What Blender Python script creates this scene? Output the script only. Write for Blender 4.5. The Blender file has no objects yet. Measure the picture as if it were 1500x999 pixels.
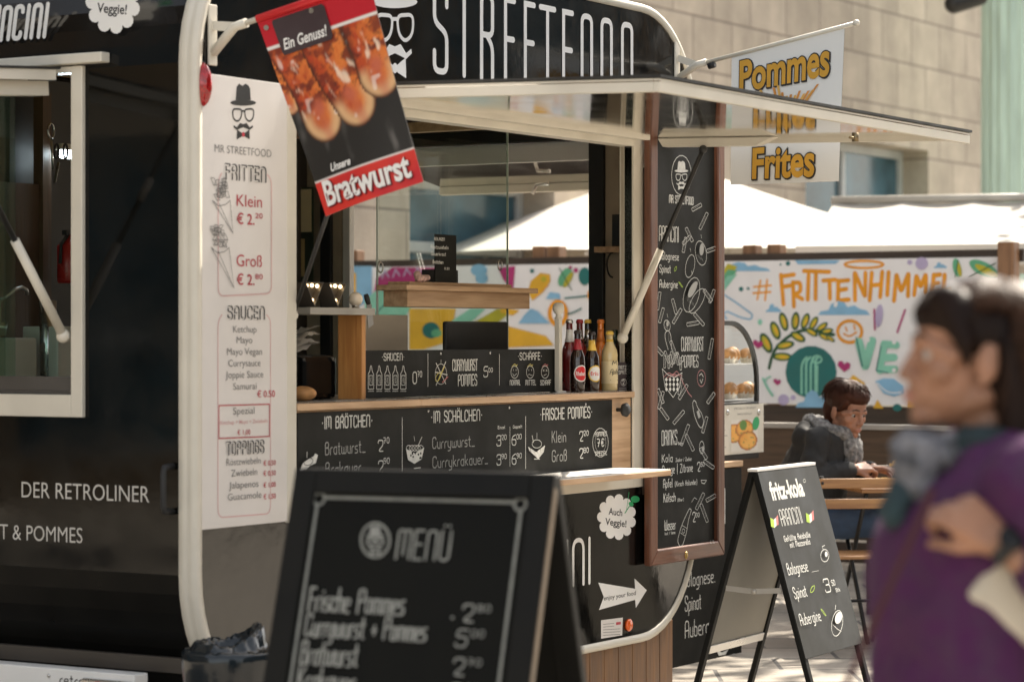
import bpy, math, random
from mathutils import Vector, Matrix
random.seed(7)
R = math.radians
SC = bpy.context.scene
COL = SC.collection
# ---------------------------------------------------------------- camera
FPX, HZ, CAMH = 3880.0, 493.0, 1.53          # focal length in photo pixels, horizon row, eye height
cd = bpy.data.cameras.new('camera'); cam = bpy.data.objects.new('camera', cd); COL.objects.link(cam)
cam.location = (0, 0, CAMH); cam.rotation_euler = (R(90), 0, 0)
cd.sensor_width = 36; cd.lens = FPX / 1500 * 36; cd.shift_y = -6.5 / 1500
cd.clip_start = .1; cd.clip_end = 600
cd.dof.use_dof = True; cd.dof.focus_distance = 10.7; cd.dof.aperture_fstop = 3.1; cd.dof.aperture_blades = 0
SC.camera = cam
# ---------------------------------------------------------------- sky, sun, exposure
SUN_AZ, SUN_EL = 57.0, 50.0                  # azimuth counted from +X towards +Y
w = bpy.data.worlds.new('World'); SC.world = w; w.use_nodes = True
nt = w.node_tree
sk = nt.nodes.new('ShaderNodeTexSky'); sk.sky_type = 'NISHITA'; sk.sun_disc = False
sk.sun_elevation = R(SUN_EL); sk.sun_rotation = R(90 - SUN_AZ)
sk.air_density = 1.0; sk.dust_density = 2.5; sk.ozone_density = .6
bg = nt.nodes['Background']; bg.inputs[1].default_value = .12
hs = nt.nodes.new('ShaderNodeHueSaturation'); hs.inputs['Saturation'].default_value = .35     # hazy, pale summer sky
wt = nt.nodes.new('ShaderNodeMixRGB'); wt.blend_type = 'MULTIPLY'; wt.inputs[0].default_value = 1; wt.inputs[2].default_value = (1.03, 1.0, .95, 1)
nt.links.new(sk.outputs[0], hs.inputs['Color']); nt.links.new(hs.outputs[0], wt.inputs[1]); nt.links.new(wt.outputs[0], bg.inputs[0])
sl = bpy.data.lights.new('sun', 'SUN'); sl.energy = 4.0; sl.angle = R(.6); sl.color = (1, .90, .76)
so = bpy.data.objects.new('sun', sl); COL.objects.link(so)
sd = Vector((math.cos(R(SUN_EL)) * math.cos(R(SUN_AZ)), math.cos(R(SUN_EL)) * math.sin(R(SUN_AZ)), math.sin(R(SUN_EL))))
so.rotation_euler = sd.to_track_quat('Z', 'Y').to_euler(); so.location = (8, 12, 14)
vs = SC.view_settings
vs.view_transform = 'Standard'; vs.look = 'None'; vs.exposure = 1.66; vs.gamma = 1; vs.use_curve_mapping = False
SC.render.engine = 'CYCLES'
SC.cycles.max_bounces = 8; SC.cycles.transparent_max_bounces = 12
# ---------------------------------------------------------------- pixel <-> place helpers
CAM = Vector((0, 0, CAMH))
def ray(px, py): return Vector(((px - 750) / FPX, 1, -(py - HZ) / FPX))
def at(px, py, Y): return CAM + ray(px, py) * Y
class Plane:
    """a flat surface: origin o, right u, up v; P() finds the point of the surface seen at a photo pixel"""
    def __init__(s, o, u, v):
        s.o = Vector(o); s.u = Vector(u).normalized(); s.v = Vector(v).normalized(); s.n = s.u.cross(s.v).normalized()
    def P(s, px, py):
        d = ray(px, py); t = (s.o - CAM).dot(s.n) / d.dot(s.n); q = CAM + d * t - s.o
        return q.dot(s.u), q.dot(s.v)
    def W(s, a, b, d=0): return s.o + s.u * a + s.v * b + s.n * d
# trailer frame: x along the serving side, y inwards, z up
TA = 31.2
UX = Vector((math.sin(R(TA)), math.cos(R(TA)), 0)); NX = Vector((math.cos(R(TA)), -math.sin(R(TA)), 0)); ZZ = Vector((0, 0, 1))
T0 = Vector(((287 - 750) / 450, FPX / 450, 0))
T = Matrix.Translation(T0) @ Matrix.Rotation(R(90 - TA), 4, 'Z')
def side(y=0): return Plane(T @ Vector((0, y, 0)), UX, ZZ)       # plane parallel to serving side
def rear(x=0): return Plane(T @ Vector((x, 0, 0)), NX, ZZ)       # plane parallel to rear (u = -y)
def sx(px, py, y=0): return side(y).P(px, py)
# ---------------------------------------------------------------- materials
MAT = {}
def mat(name, col=(.5, .5, .5), rough=.5, metal=0, var=.12, vs=6, bump=0, bs=80, coat=0, spec=.5, trans=0, emit=0, sss=0, rv=.12, stretch=None):
    if name in MAT: return MAT[name]
    m = bpy.data.materials.new(name); m.use_nodes = True; t = m.node_tree; N = t.nodes; L = t.links
    b = N['Principled BSDF']
    b.inputs['Metallic'].default_value = metal; b.inputs['Roughness'].default_value = rough
    b.inputs['Specular IOR Level'].default_value = spec
    if coat: b.inputs['Coat Weight'].default_value = coat; b.inputs['Coat Roughness'].default_value = .04
    if trans: b.inputs['Transmission Weight'].default_value = trans
    if sss: b.inputs['Subsurface Weight'].default_value = sss; b.inputs['Subsurface Radius'].default_value = (.012, .005, .003)
    if emit: b.inputs['Emission Color'].default_value = (*col, 1); b.inputs['Emission Strength'].default_value = emit
    tc = N.new('ShaderNodeTexCoord'); mp = N.new('ShaderNodeMapping'); L.new(tc.outputs['Object'], mp.inputs[0])
    if stretch: mp.inputs['Scale'].default_value = stretch
    nz = N.new('ShaderNodeTexNoise'); nz.inputs['Scale'].default_value = vs; nz.inputs['Detail'].default_value = 6
    L.new(mp.outputs[0], nz.inputs['Vector'])
    cr = N.new('ShaderNodeValToRGB'); L.new(nz.outputs[0], cr.inputs[0])
    lo = [c * (1 - var) for c in col]; hi = [min(1, c * (1 + var)) for c in col]
    cr.color_ramp.elements[0].color = (*lo, 1); cr.color_ramp.elements[0].position = .3
    cr.color_ramp.elements[1].color = (*hi, 1); cr.color_ramp.elements[1].position = .7
    L.new(cr.outputs[0], b.inputs['Base Color'])
    if rv:
        mr = N.new('ShaderNodeMapRange'); L.new(nz.outputs[0], mr.inputs[0])
        mr.inputs[1].default_value = .3; mr.inputs[2].default_value = .7
        mr.inputs[3].default_value = max(.01, rough * (1 - rv * 2)); mr.inputs[4].default_value = min(1, rough * (1 + rv * 2))
        L.new(mr.outputs[0], b.inputs['Roughness'])
    if bump:
        n2 = N.new('ShaderNodeTexNoise'); n2.inputs['Scale'].default_value = bs; n2.inputs['Detail'].default_value = 4
        L.new(mp.outputs[0], n2.inputs['Vector'])
        bp = N.new('ShaderNodeBump'); bp.inputs['Strength'].default_value = bump; bp.inputs['Distance'].default_value = .01
        L.new(n2.outputs[0], bp.inputs['Height']); L.new(bp.outputs[0], b.inputs['Normal'])
    MAT[name] = m; return m
def wood(name, c1, c2, axis='x', scale=1.0, rough=.5, coat=0):
    st = {'x': (1.2, 14, 14), 'y': (14, 1.2, 14), 'z': (14, 14, 1.2)}[axis]
    m = mat(name, c1, rough, coat=coat, stretch=[a * scale for a in st], vs=3, bump=.15, bs=6, var=.3)
    cr = [n for n in m.node_tree.nodes if n.type == 'VALTORGB'][0]
    cr.color_ramp.elements[0].color = (*c2, 1); cr.color_ramp.elements[1].color = (*c1, 1)
    cr.color_ramp.elements[0].position = .35; cr.color_ramp.elements[1].position = .62
    return m
def glass(name, tint=(.93, .97, .95)):
    m = bpy.data.materials.new(name); m.use_nodes = True; t = m.node_tree; N = t.nodes; L = t.links
    N.remove(N['Principled BSDF']); out = N['Material Output']
    a = N.new('ShaderNodeBsdfTransparent'); a.inputs[0].default_value = (*tint, 1)
    g = N.new('ShaderNodeBsdfGlossy'); g.inputs['Roughness'].default_value = .01
    lw = N.new('ShaderNodeLayerWeight'); lw.inputs[0].default_value = .5
    pw = N.new('ShaderNodeMath'); pw.operation = 'POWER'; L.new(lw.outputs['Facing'], pw.inputs[0]); pw.inputs[1].default_value = 4.5
    f = N.new('ShaderNodeMath'); f.operation = 'MULTIPLY_ADD'; L.new(pw.outputs[0], f.inputs[0]); f.inputs[1].default_value = .8; f.inputs[2].default_value = .04
    x = N.new('ShaderNodeMixShader'); L.new(f.outputs[0], x.inputs[0]); L.new(a.outputs[0], x.inputs[1]); L.new(g.outputs[0], x.inputs[2])
    L.new(x.outputs[0], out.inputs[0]); MAT[name] = m; return m
def blocks(name, c1, c2, mortar, bw, bh, ms, plane='xz', rough=.8, bump=.3, offset=.5):
    m = bpy.data.materials.new(name); m.use_nodes = True; t = m.node_tree; N = t.nodes; L = t.links
    b = N['Principled BSDF']; b.inputs['Roughness'].default_value = rough; b.inputs['Specular IOR Level'].default_value = .3
    tc = N.new('ShaderNodeTexCoord'); sp = N.new('ShaderNodeSeparateXYZ'); cb = N.new('ShaderNodeCombineXYZ')
    L.new(tc.outputs['Object'], sp.inputs[0]); L.new(sp.outputs[0], cb.inputs[0]); L.new(sp.outputs['XYZ'.index(plane[1].upper())], cb.inputs[1])
    br = N.new('ShaderNodeTexBrick'); L.new(cb.outputs[0], br.inputs['Vector'])
    br.inputs['Scale'].default_value = 1; br.inputs['Brick Width'].default_value = bw; br.inputs['Row Height'].default_value = bh
    br.inputs['Mortar Size'].default_value = ms; br.inputs['Mortar Smooth'].default_value = .3; br.offset = offset
    br.inputs['Color1'].default_value = (*c1, 1); br.inputs['Color2'].default_value = (*c2, 1); br.inputs['Mortar'].default_value = (*mortar, 1)
    nz = N.new('ShaderNodeTexNoise'); nz.inputs['Scale'].default_value = 1.7; nz.inputs['Detail'].default_value = 9; nz.inputs['Roughness'].default_value = .65
    L.new(tc.outputs['Object'], nz.inputs['Vector'])
    mr = N.new('ShaderNodeMapRange'); L.new(nz.outputs[0], mr.inputs[0]); mr.inputs[1].default_value = .25; mr.inputs[2].default_value = .75
    mr.inputs[3].default_value = .72; mr.inputs[4].default_value = 1.2
    m3 = N.new('ShaderNodeMapping'); m3.inputs['Scale'].default_value = (2.6, 2.6, .22) if plane == 'xz' else (.7, .7, .7); L.new(tc.outputs['Object'], m3.inputs[0])
    n3 = N.new('ShaderNodeTexNoise'); n3.inputs['Scale'].default_value = 1; n3.inputs['Detail'].default_value = 8; L.new(m3.outputs[0], n3.inputs['Vector'])
    r3 = N.new('ShaderNodeMapRange'); L.new(n3.outputs[0], r3.inputs[0]); r3.inputs[1].default_value = .35; r3.inputs[2].default_value = .6; r3.inputs[3].default_value = .90; r3.inputs[4].default_value = 1.04
    pm = N.new('ShaderNodeMath'); pm.operation = 'MULTIPLY'; L.new(mr.outputs[0], pm.inputs[0]); L.new(r3.outputs[0], pm.inputs[1]); mr = pm
    mx = N.new('ShaderNodeVectorMath'); mx.operation = 'MULTIPLY'; L.new(br.outputs[0], mx.inputs[0]); L.new(mr.outputs[0], mx.inputs[1])
    L.new(mx.outputs[0], b.inputs['Base Color'])
    n2 = N.new('ShaderNodeTexNoise'); n2.inputs['Scale'].default_value = 40; L.new(tc.outputs['Object'], n2.inputs['Vector'])
    ad = N.new('ShaderNodeMath'); ad.operation = 'MULTIPLY_ADD'; L.new(br.outputs['Fac'], ad.inputs[0]); ad.inputs[1].default_value = -1.5; L.new(n2.outputs[0], ad.inputs[2])
    bp = N.new('ShaderNodeBump'); bp.inputs['Strength'].default_value = bump; bp.inputs['Distance'].default_value = .01
    L.new(ad.outputs[0], bp.inputs['Height']); L.new(bp.outputs[0], b.inputs['Normal'])
    MAT[name] = m; return m
def printmat(name, rough=.45):
    m = bpy.data.materials.new(name); m.use_nodes = True; t = m.node_tree; b = t.nodes['Principled BSDF']
    a = t.nodes.new('ShaderNodeVertexColor'); a.layer_name = 'print'; t.links.new(a.outputs[0], b.inputs['Base Color'])
    b.inputs['Roughness'].default_value = rough; MAT[name] = m; return m
# ---------------------------------------------------------------- objects
WM = {}                                         # world matrix of every thing (parts share their thing's)
def mark(o, label=None, cat=None, group=None, kind=None):
    if label: o['label'] = label
    if cat: o['category'] = cat
    if group: o['group'] = group
    if kind: o['kind'] = kind
    return o
def thing(name, label, cat, loc=(0, 0, 0), rotz=0, group=None):
    o = bpy.data.objects.new(name, None); COL.objects.link(o); o.empty_display_size = .1
    o.location = loc; o.rotation_euler = (0, 0, rotz)
    WM[o.name] = Matrix.Translation(Vector(loc)) @ Matrix.Rotation(rotz, 4, 'Z')
    return mark(o, label, cat, group)
TZ = R(90 - TA)
def tthing(name, label, cat, x, y, z, group=None): return thing(name, label, cat, T @ Vector((x, y, z)), TZ, group)
def copy_tree(o, parent=None):
    c = o.copy(); COL.objects.link(c)
    if parent is not None: c.parent = parent
    WM[c.name] = WM.get(o.name, Matrix())
    for ch in [k for k in bpy.data.objects if k.parent == o]: copy_tree(ch, c)
    return c
class MB:
    def __init__(s, M=None): s.v = []; s.f = []; s.m = []; s.sm = []; s.M = M or Matrix(); s.col = None
    def pt(s, p): s.v.append(s.M @ Vector(p)); return len(s.v) - 1
    def face(s, idx, m=0, sm=False): s.f.append(list(idx)); s.m.append(m); s.sm.append(sm)
    def poly(s, pts, m=0): s.face([s.pt(p) for p in pts], m)
    def box(s, x0, x1, y0, y1, z0, z1, m=0, M=None):
        q = [(x, y, z) for z in (z0, z1) for y in (y0, y1) for x in (x0, x1)]
        if M is not None: q = [M @ Vector(p) for p in q]
        i = [s.pt(p) for p in q]
        for a in ((0, 2, 3, 1), (4, 5, 7, 6), (0, 1, 5, 4), (2, 6, 7, 3), (0, 4, 6, 2), (1, 3, 7, 5)): s.face([i[k] for k in a], m)
    def bar(s, p, q, wx, wy, m=0, up=(0, 0, 1)):
        p = Vector(p); q = Vector(q); d = (q - p); L = d.length; d.normalize()
        a = Vector(up).cross(d)
        if a.length < 1e-4: a = Vector((1, 0, 0)).cross(d)
        a.normalize(); b = d.cross(a)
        M = Matrix((a, b, d)).transposed().to_4x4(); M.translation = p
        s.box(-wx / 2, wx / 2, -wy / 2, wy / 2, 0, L, m, M)
    def prism(s, pts, e, m=0):
        """pts: planar outline in 3D; e: extrusion vector"""
        e = Vector(e); n = len(pts); a = [s.pt(p) for p in pts]; b = [s.pt(Vector(p) + e) for p in pts]
        s.face(a[::-1], m); s.face(b, m)
        for i in range(n): s.face([a[i], a[(i + 1) % n], b[(i + 1) % n], b[i]], m)
    def tube(s, pts, r, n=10, m=0, closed=False, caps=True):
        pts = [Vector(p) for p in pts]; k = len(pts); rr = r if isinstance(r, (list, tuple)) else [r] * k
        rings = []; ref = None
        for i, p in enumerate(pts):
            a = pts[(i - 1) % k] if (i or closed) else p; b = pts[(i + 1) % k] if (i < k - 1 or closed) else p
            d = (b - a).normalized()
            if ref is None: ref = Vector((0, 0, 1)) if abs(d.z) < .9 else Vector((1, 0, 0))
            x = (ref - d * ref.dot(d)); x.normalize(); ref = x; y = d.cross(x)
            rings.append([s.pt(p + (x * math.cos(t) + y * math.sin(t)) * rr[i]) for t in [2 * math.pi * j / n for j in range(n)]])
        for i in range(k if closed else k - 1):
            A = rings[i]; B = rings[(i + 1) % k]
            for j in range(n): s.face([A[j], A[(j + 1) % n], B[(j + 1) % n], B[j]], m, True)
        if caps and not closed: s.face(rings[0][::-1], m); s.face(rings[-1], m)
    def lathe(s, prof, c=(0, 0, 0), n=20, m=0, M=None, mf=None):
        """prof: list of (r, z); revolved about z through c"""
        M = M if M is not None else Matrix.Translation(Vector(c)); rings = []
        for r, z in prof:
            if r < 1e-5: rings.append([s.pt(M @ Vector((0, 0, z)))] * n)
            else: rings.append([s.pt(M @ Vector((r * math.cos(2 * math.pi * j / n), r * math.sin(2 * math.pi * j / n), z))) for j in range(n)])
        for i in range(len(prof) - 1):
            for j in range(n):
                q = [rings[i][j], rings[i][(j + 1) % n], rings[i + 1][(j + 1) % n], rings[i + 1][j]]
                u = []
                for k in q:
                    if k not in u: u.append(k)
                if len(u) > 2: s.face(u, mf(i) if mf else m, True)
        if prof[0][0] > 1e-5: s.face(rings[0][::-1], m)
        if prof[-1][0] > 1e-5: s.face(rings[-1], m)
    def ball(s, c, r, m=0, n=16, k=10, M=None):
        r = r if isinstance(r, (list, tuple)) else (r, r, r)
        B = Matrix.Translation(Vector(c)) @ (M if M is not None else Matrix()) @ Matrix.Diagonal((*r, 1))
        s.lathe([(math.sin(math.pi * i / k), -math.cos(math.pi * i / k)) for i in range(k + 1)], n=n, m=m, M=B)
    def cap(s, p, r0, q, r1, m=0, n=14):
        """tapered capsule"""
        p = Vector(p); q = Vector(q); d = q - p; L = max(d.length, 1e-5)
        M = Matrix.Translation(p) @ d.to_track_quat('Z', 'Y').to_matrix().to_4x4()
        pr = [(r0 * math.sin(a), -r0 * math.cos(a)) for a in [math.pi / 2 * i / 5 for i in range(6)]]
        pr += [(r1 * math.cos(a), L + r1 * math.sin(a)) for a in [math.pi / 2 * i / 5 for i in range(6)]]
        s.lathe(pr, n=n, m=m, M=M)
    def build(s, name, mats, parent=None, bevel=0, smooth=None):
        mats = mats if isinstance(mats, (list, tuple)) else [mats]
        W = WM.get(parent.name, Matrix()) if parent else Matrix()
        I = W.inverted(); me = bpy.data.meshes.new(name)
        me.from_pydata([I @ p for p in s.v], [], s.f)
        for q in mats: me.materials.append(q)
        me.polygons.foreach_set('material_index', s.m); me.polygons.foreach_set('use_smooth', s.sm if smooth is None else [smooth] * len(s.f))
        if s.col is not None:
            ca = me.color_attributes.new('print', 'FLOAT_COLOR', 'POINT')
            ca.data.foreach_set('color', [x for c in s.col for x in (*c, 1)])
        me.update()
        o = bpy.data.objects.new(name, me); COL.objects.link(o)
        if parent: o.parent = parent
        WM[o.name] = W
        if bevel:
            b = o.modifiers.new('bevel', 'BEVEL'); b.width = bevel; b.segments = 2; b.limit_method = 'ANGLE'; b.angle_limit = R(40)
        return o
    def build_at(s, name, mats, loc, rotz=0, **k):
        """a thing that is one mesh, with its origin at loc"""
        W = Matrix.Translation(Vector(loc)) @ Matrix.Rotation(rotz, 4, 'Z'); I = W.inverted()
        s.v = [I @ p for p in s.v]; o = s.build(name, mats, None, **k)
        o.location = loc; o.rotation_euler = (0, 0, rotz); WM[o.name] = W; return o
def bake(o, *mods):
    """apply modifiers (voxel remesh, smooth) so that a body is one continuous surface"""
    for kind, kw in mods:
        m = o.modifiers.new(kind, kind)
        for a, b in kw.items(): setattr(m, a, b)
    bpy.context.view_layer.update()
    dg = bpy.context.evaluated_depsgraph_get()
    me = bpy.data.meshes.new_from_object(o.evaluated_get(dg)); o.modifiers.clear()
    mats = [s.material for s in o.material_slots]; o.data = me; me.materials.clear()
    for q in mats: me.materials.append(q)
    for p in me.polygons: p.use_smooth = True; p.material_index = 0
    return o
# ---------------------------------------------------------------- flat artwork and lettering on a Plane
def rounded(pts, r, closed=False):
    n = len(pts); out = []
    P = [Vector(p) for p in pts]
    for i, p in enumerate(P):
        if not closed and (i == 0 or i == n - 1): out.append(p); continue
        a = P[(i - 1) % n]; b = P[(i + 1) % n]
        la = (a - p).length; lb = (b - p).length
        if la < 1e-6 or lb < 1e-6: out.append(p); continue
        ka = la * (1 if (not closed and i == 1) else .5); kb = lb * (1 if (not closed and i == n - 2) else .5)
        q = min(r, ka * .98, kb * .98)
        A = p + (a - p) / la * q; B = p + (b - p) / lb * q
        for t in (0, .2, .4, .6, .8, 1): out.append(A * (1 - t) ** 2 + p * 2 * t * (1 - t) + B * t * t)
    return out
def ell(cx, cy, rx, ry, a0=0, a1=360, n=18, rot=0):
    c = math.cos(R(rot)); s_ = math.sin(R(rot)); o = []
    for i in range(n + 1):
        t = R(a0 + (a1 - a0) * i / n); x = rx * math.cos(t); y = ry * math.sin(t); o.append((cx + x * c - y * s_, cy + x * s_ + y * c))
    return o
GL = {}
def _g(ch, adv, *st): GL[ch] = (adv, st)
# glyphs: strokes on a 1 x 2 grid; leading '!' = sharp corners, trailing 'c' = closed
for L in '''A 1|0,0 0,2 1,2 1,0|0,.85 1,.85
B 1|0,0 0,2 .9,2 .9,1.1 0,1.1|0,1.1 1,1.1 1,0 0,0
C 1|1,1.6 1,2 0,2 0,0 1,0 1,.4
D 1|0,0 0,2 1,2 1,0 0,0
E .85|!.85,2 0,2 0,0 .85,0|0,1.05 .75,1.05
F .85|!.85,2 0,2 0,0|0,1.05 .75,1.05
G 1|1,1.6 1,2 0,2 0,0 1,0 1,1 .5,1
H 1|0,0 0,2|1,0 1,2|0,1 1,1
I .15|.08,0 .08,2
J .8|.8,2 .8,0 0,0 0,.4
K 1|0,0 0,2|.95,2 .05,.9|.3,1.2 1,0
L .8|!0,2 0,0 .8,0
M 1.4|0,0 0,2 .7,2 .7,.3|.7,1.6 .7,2 1.4,2 1.4,0
N 1|0,0 0,2 1,2 1,0
O 1|0,0 0,2 1,2 1,0c
P 1|0,0 0,2 1,2 1,1 0,1
Q 1|0,0 0,2 1,2 1,0c|.6,.4 1.1,-.1
R 1|0,0 0,2 1,2 1,1.05 0,1.05|.45,1.05 1,.8 1,0
S 1|1,1.55 1,2 0,2 0,1.15 1,.9 1,0 0,0 0,.45
T 1|0,2 1,2|.5,2 .5,0
U 1|0,2 0,0 1,0 1,2
V 1|!0,2 .5,0 1,2
W 1.4|0,2 0,0 .7,0 .7,1.6|.7,.4 .7,0 1.4,0 1.4,2
X 1|0,0 1,2|0,2 1,0
Y 1|0,2 .5,1 1,2|.5,1 .5,0
Z 1|!0,2 1,2 0,0 1,0
a .8|.8,1.15 0,1.15 0,0 .8,0|.8,1.2 .8,0
b .8|0,2 0,0 .8,0 .8,1.15 0,1.15
c .75|.75,.95 .75,1.15 0,1.15 0,0 .75,0 .75,.2
d .8|.8,2 .8,0 0,0 0,1.15 .8,1.15
e .8|0,.6 .8,.6 .8,1.15 0,1.15 0,0 .8,0
f .6|.6,2 .2,2 .2,0|0,1.15 .55,1.15
g .8|.8,1.15 0,1.15 0,0 .8,0|.8,1.2 .8,-.6 0,-.6
h .8|0,2 0,0|0,1 .0,1.15 .8,1.15 .8,0
i .15|.08,0 .08,1.15|.08,1.6 .08,1.65
j .3|.2,1.15 .2,-.6 -.1,-.6|.2,1.6 .2,1.65
k .8|0,2 0,0|.7,1.15 0,.5|.2,.65 .8,0
l .2|.08,2 .08,0 .2,0
m 1.3|0,0 0,1.15 .65,1.15 .65,0|.65,.9 .65,1.15 1.3,1.15 1.3,0
n .8|0,0 0,1.15 .8,1.15 .8,0
o .8|0,0 0,1.15 .8,1.15 .8,0c
p .8|0,-.6 0,1.15 .8,1.15 .8,0 0,0
q .8|.8,-.6 .8,1.15 0,1.15 0,0 .8,0
r .55|0,0 0,1.15 .55,1.15
s .7|.7,1.15 0,1.15 0,.6 .7,.55 .7,0 0,0
t .6|.25,1.8 .25,0 .6,0|0,1.25 .55,1.25
u .8|0,1.15 0,0 .8,0|.8,1.15 .8,0
v .8|!0,1.15 .4,0 .8,1.15
w 1.3|0,1.15 0,0 .65,0 .65,1|.65,.2 .65,0 1.3,0 1.3,1.15
x .8|0,0 .8,1.15|0,1.15 .8,0
y .8|0,1.15 0,0 .8,0|.8,1.15 .8,-.6 0,-.6
z .8|!0,1.15 .8,1.15 0,0 .8,0
0 .9|0,0 0,2 .9,2 .9,0c
1 .5|0,1.6 .4,2 .4,0
2 .9|0,1.5 0,2 .9,2 .9,1.1 0,0 .9,0
3 .9|0,1.6 0,2 .9,2 .9,1.1 .3,1.1|.3,1.1 .9,1.1 .9,0 0,0 0,.4
4 1|.75,0 .75,2 0,.6 1,.6
5 .9|.9,2 .1,2 0,1.1 .9,1.2 .9,0 0,0 0,.35
6 .9|.8,2 0,1.6 0,0 .9,0 .9,1.1 0,1.1
7 .9|0,2 .9,2 .35,0|.2,1 .75,1
8 .9|0,1.1 0,2 .9,2 .9,1.1c|0,0 0,1.1 .9,1.1 .9,0c
9 .9|.9,1 0,1 0,2 .9,2 .9,.4 .2,0
. .2|.08,0 .08,.06
, .2|.1,.1 0,-.3
- .6|.05,.8 .55,.8
! .2|.08,2 .08,.6|.08,0 .08,.06
· .5|.25,.95 .25,1.02
+ .8|.05,.8 .75,.8|.4,.4 .4,1.2
( .4|.35,2.1 0,1.6 0,.2 .35,-.3
) .4|0,2.1 .35,1.6 .35,.2 0,-.3
/ .6|0,0 .6,2
€ .9|.9,1.7 .7,2 .2,2 .2,0 .7,0 .9,.3|0,1.2 .6,1.2|0,.8 .6,.8
# 1|.2,0 .4,2|.65,0 .85,2|0,.6 1,.6|.05,1.35 1.05,1.35
ß .8|0,0 0,2 .75,2 .75,1.15 .3,1.1|.3,1.1 .8,1.1 .8,0 .3,0
_ .8|0,0 .8,0
% .2|.08,-.3 .08,2.2'''.split('\n'):
    ch, rest = L[0], L[2:].split('|'); GL[ch] = (float(rest[0]), rest[1:])
for a, b, h in (('Ä', 'A', 2.35), ('Ö', 'O', 2.35), ('Ü', 'U', 2.35), ('ä', 'a', 1.55), ('ö', 'o', 1.55), ('ü', 'u', 1.55)):
    GL[a] = (GL[b][0], GL[b][1] + ['.25,%g .25,%g' % (h, h + .05), '.75,%g .75,%g' % (h, h + .05)])
GL['|'] = GL['%']
FONTC = {}
def font_mesh(s, off=0):
    k = (s, off)
    if k in FONTC: return FONTC[k]
    c = bpy.data.curves.new('t', 'FONT'); c.body = s; c.size = 1; c.offset = off; c.resolution_u = 4
    o = bpy.data.objects.new('t', c); COL.objects.link(o); bpy.context.view_layer.update()
    me = bpy.data.meshes.new_from_object(o.evaluated_get(bpy.context.evaluated_depsgraph_get()))
    r = ([(v.co.x, v.co.y) for v in me.vertices], [list(p.vertices) for p in me.polygons])
    bpy.data.objects.remove(o); bpy.data.curves.remove(c); bpy.data.meshes.remove(me); FONTC[k] = r; return r
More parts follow.
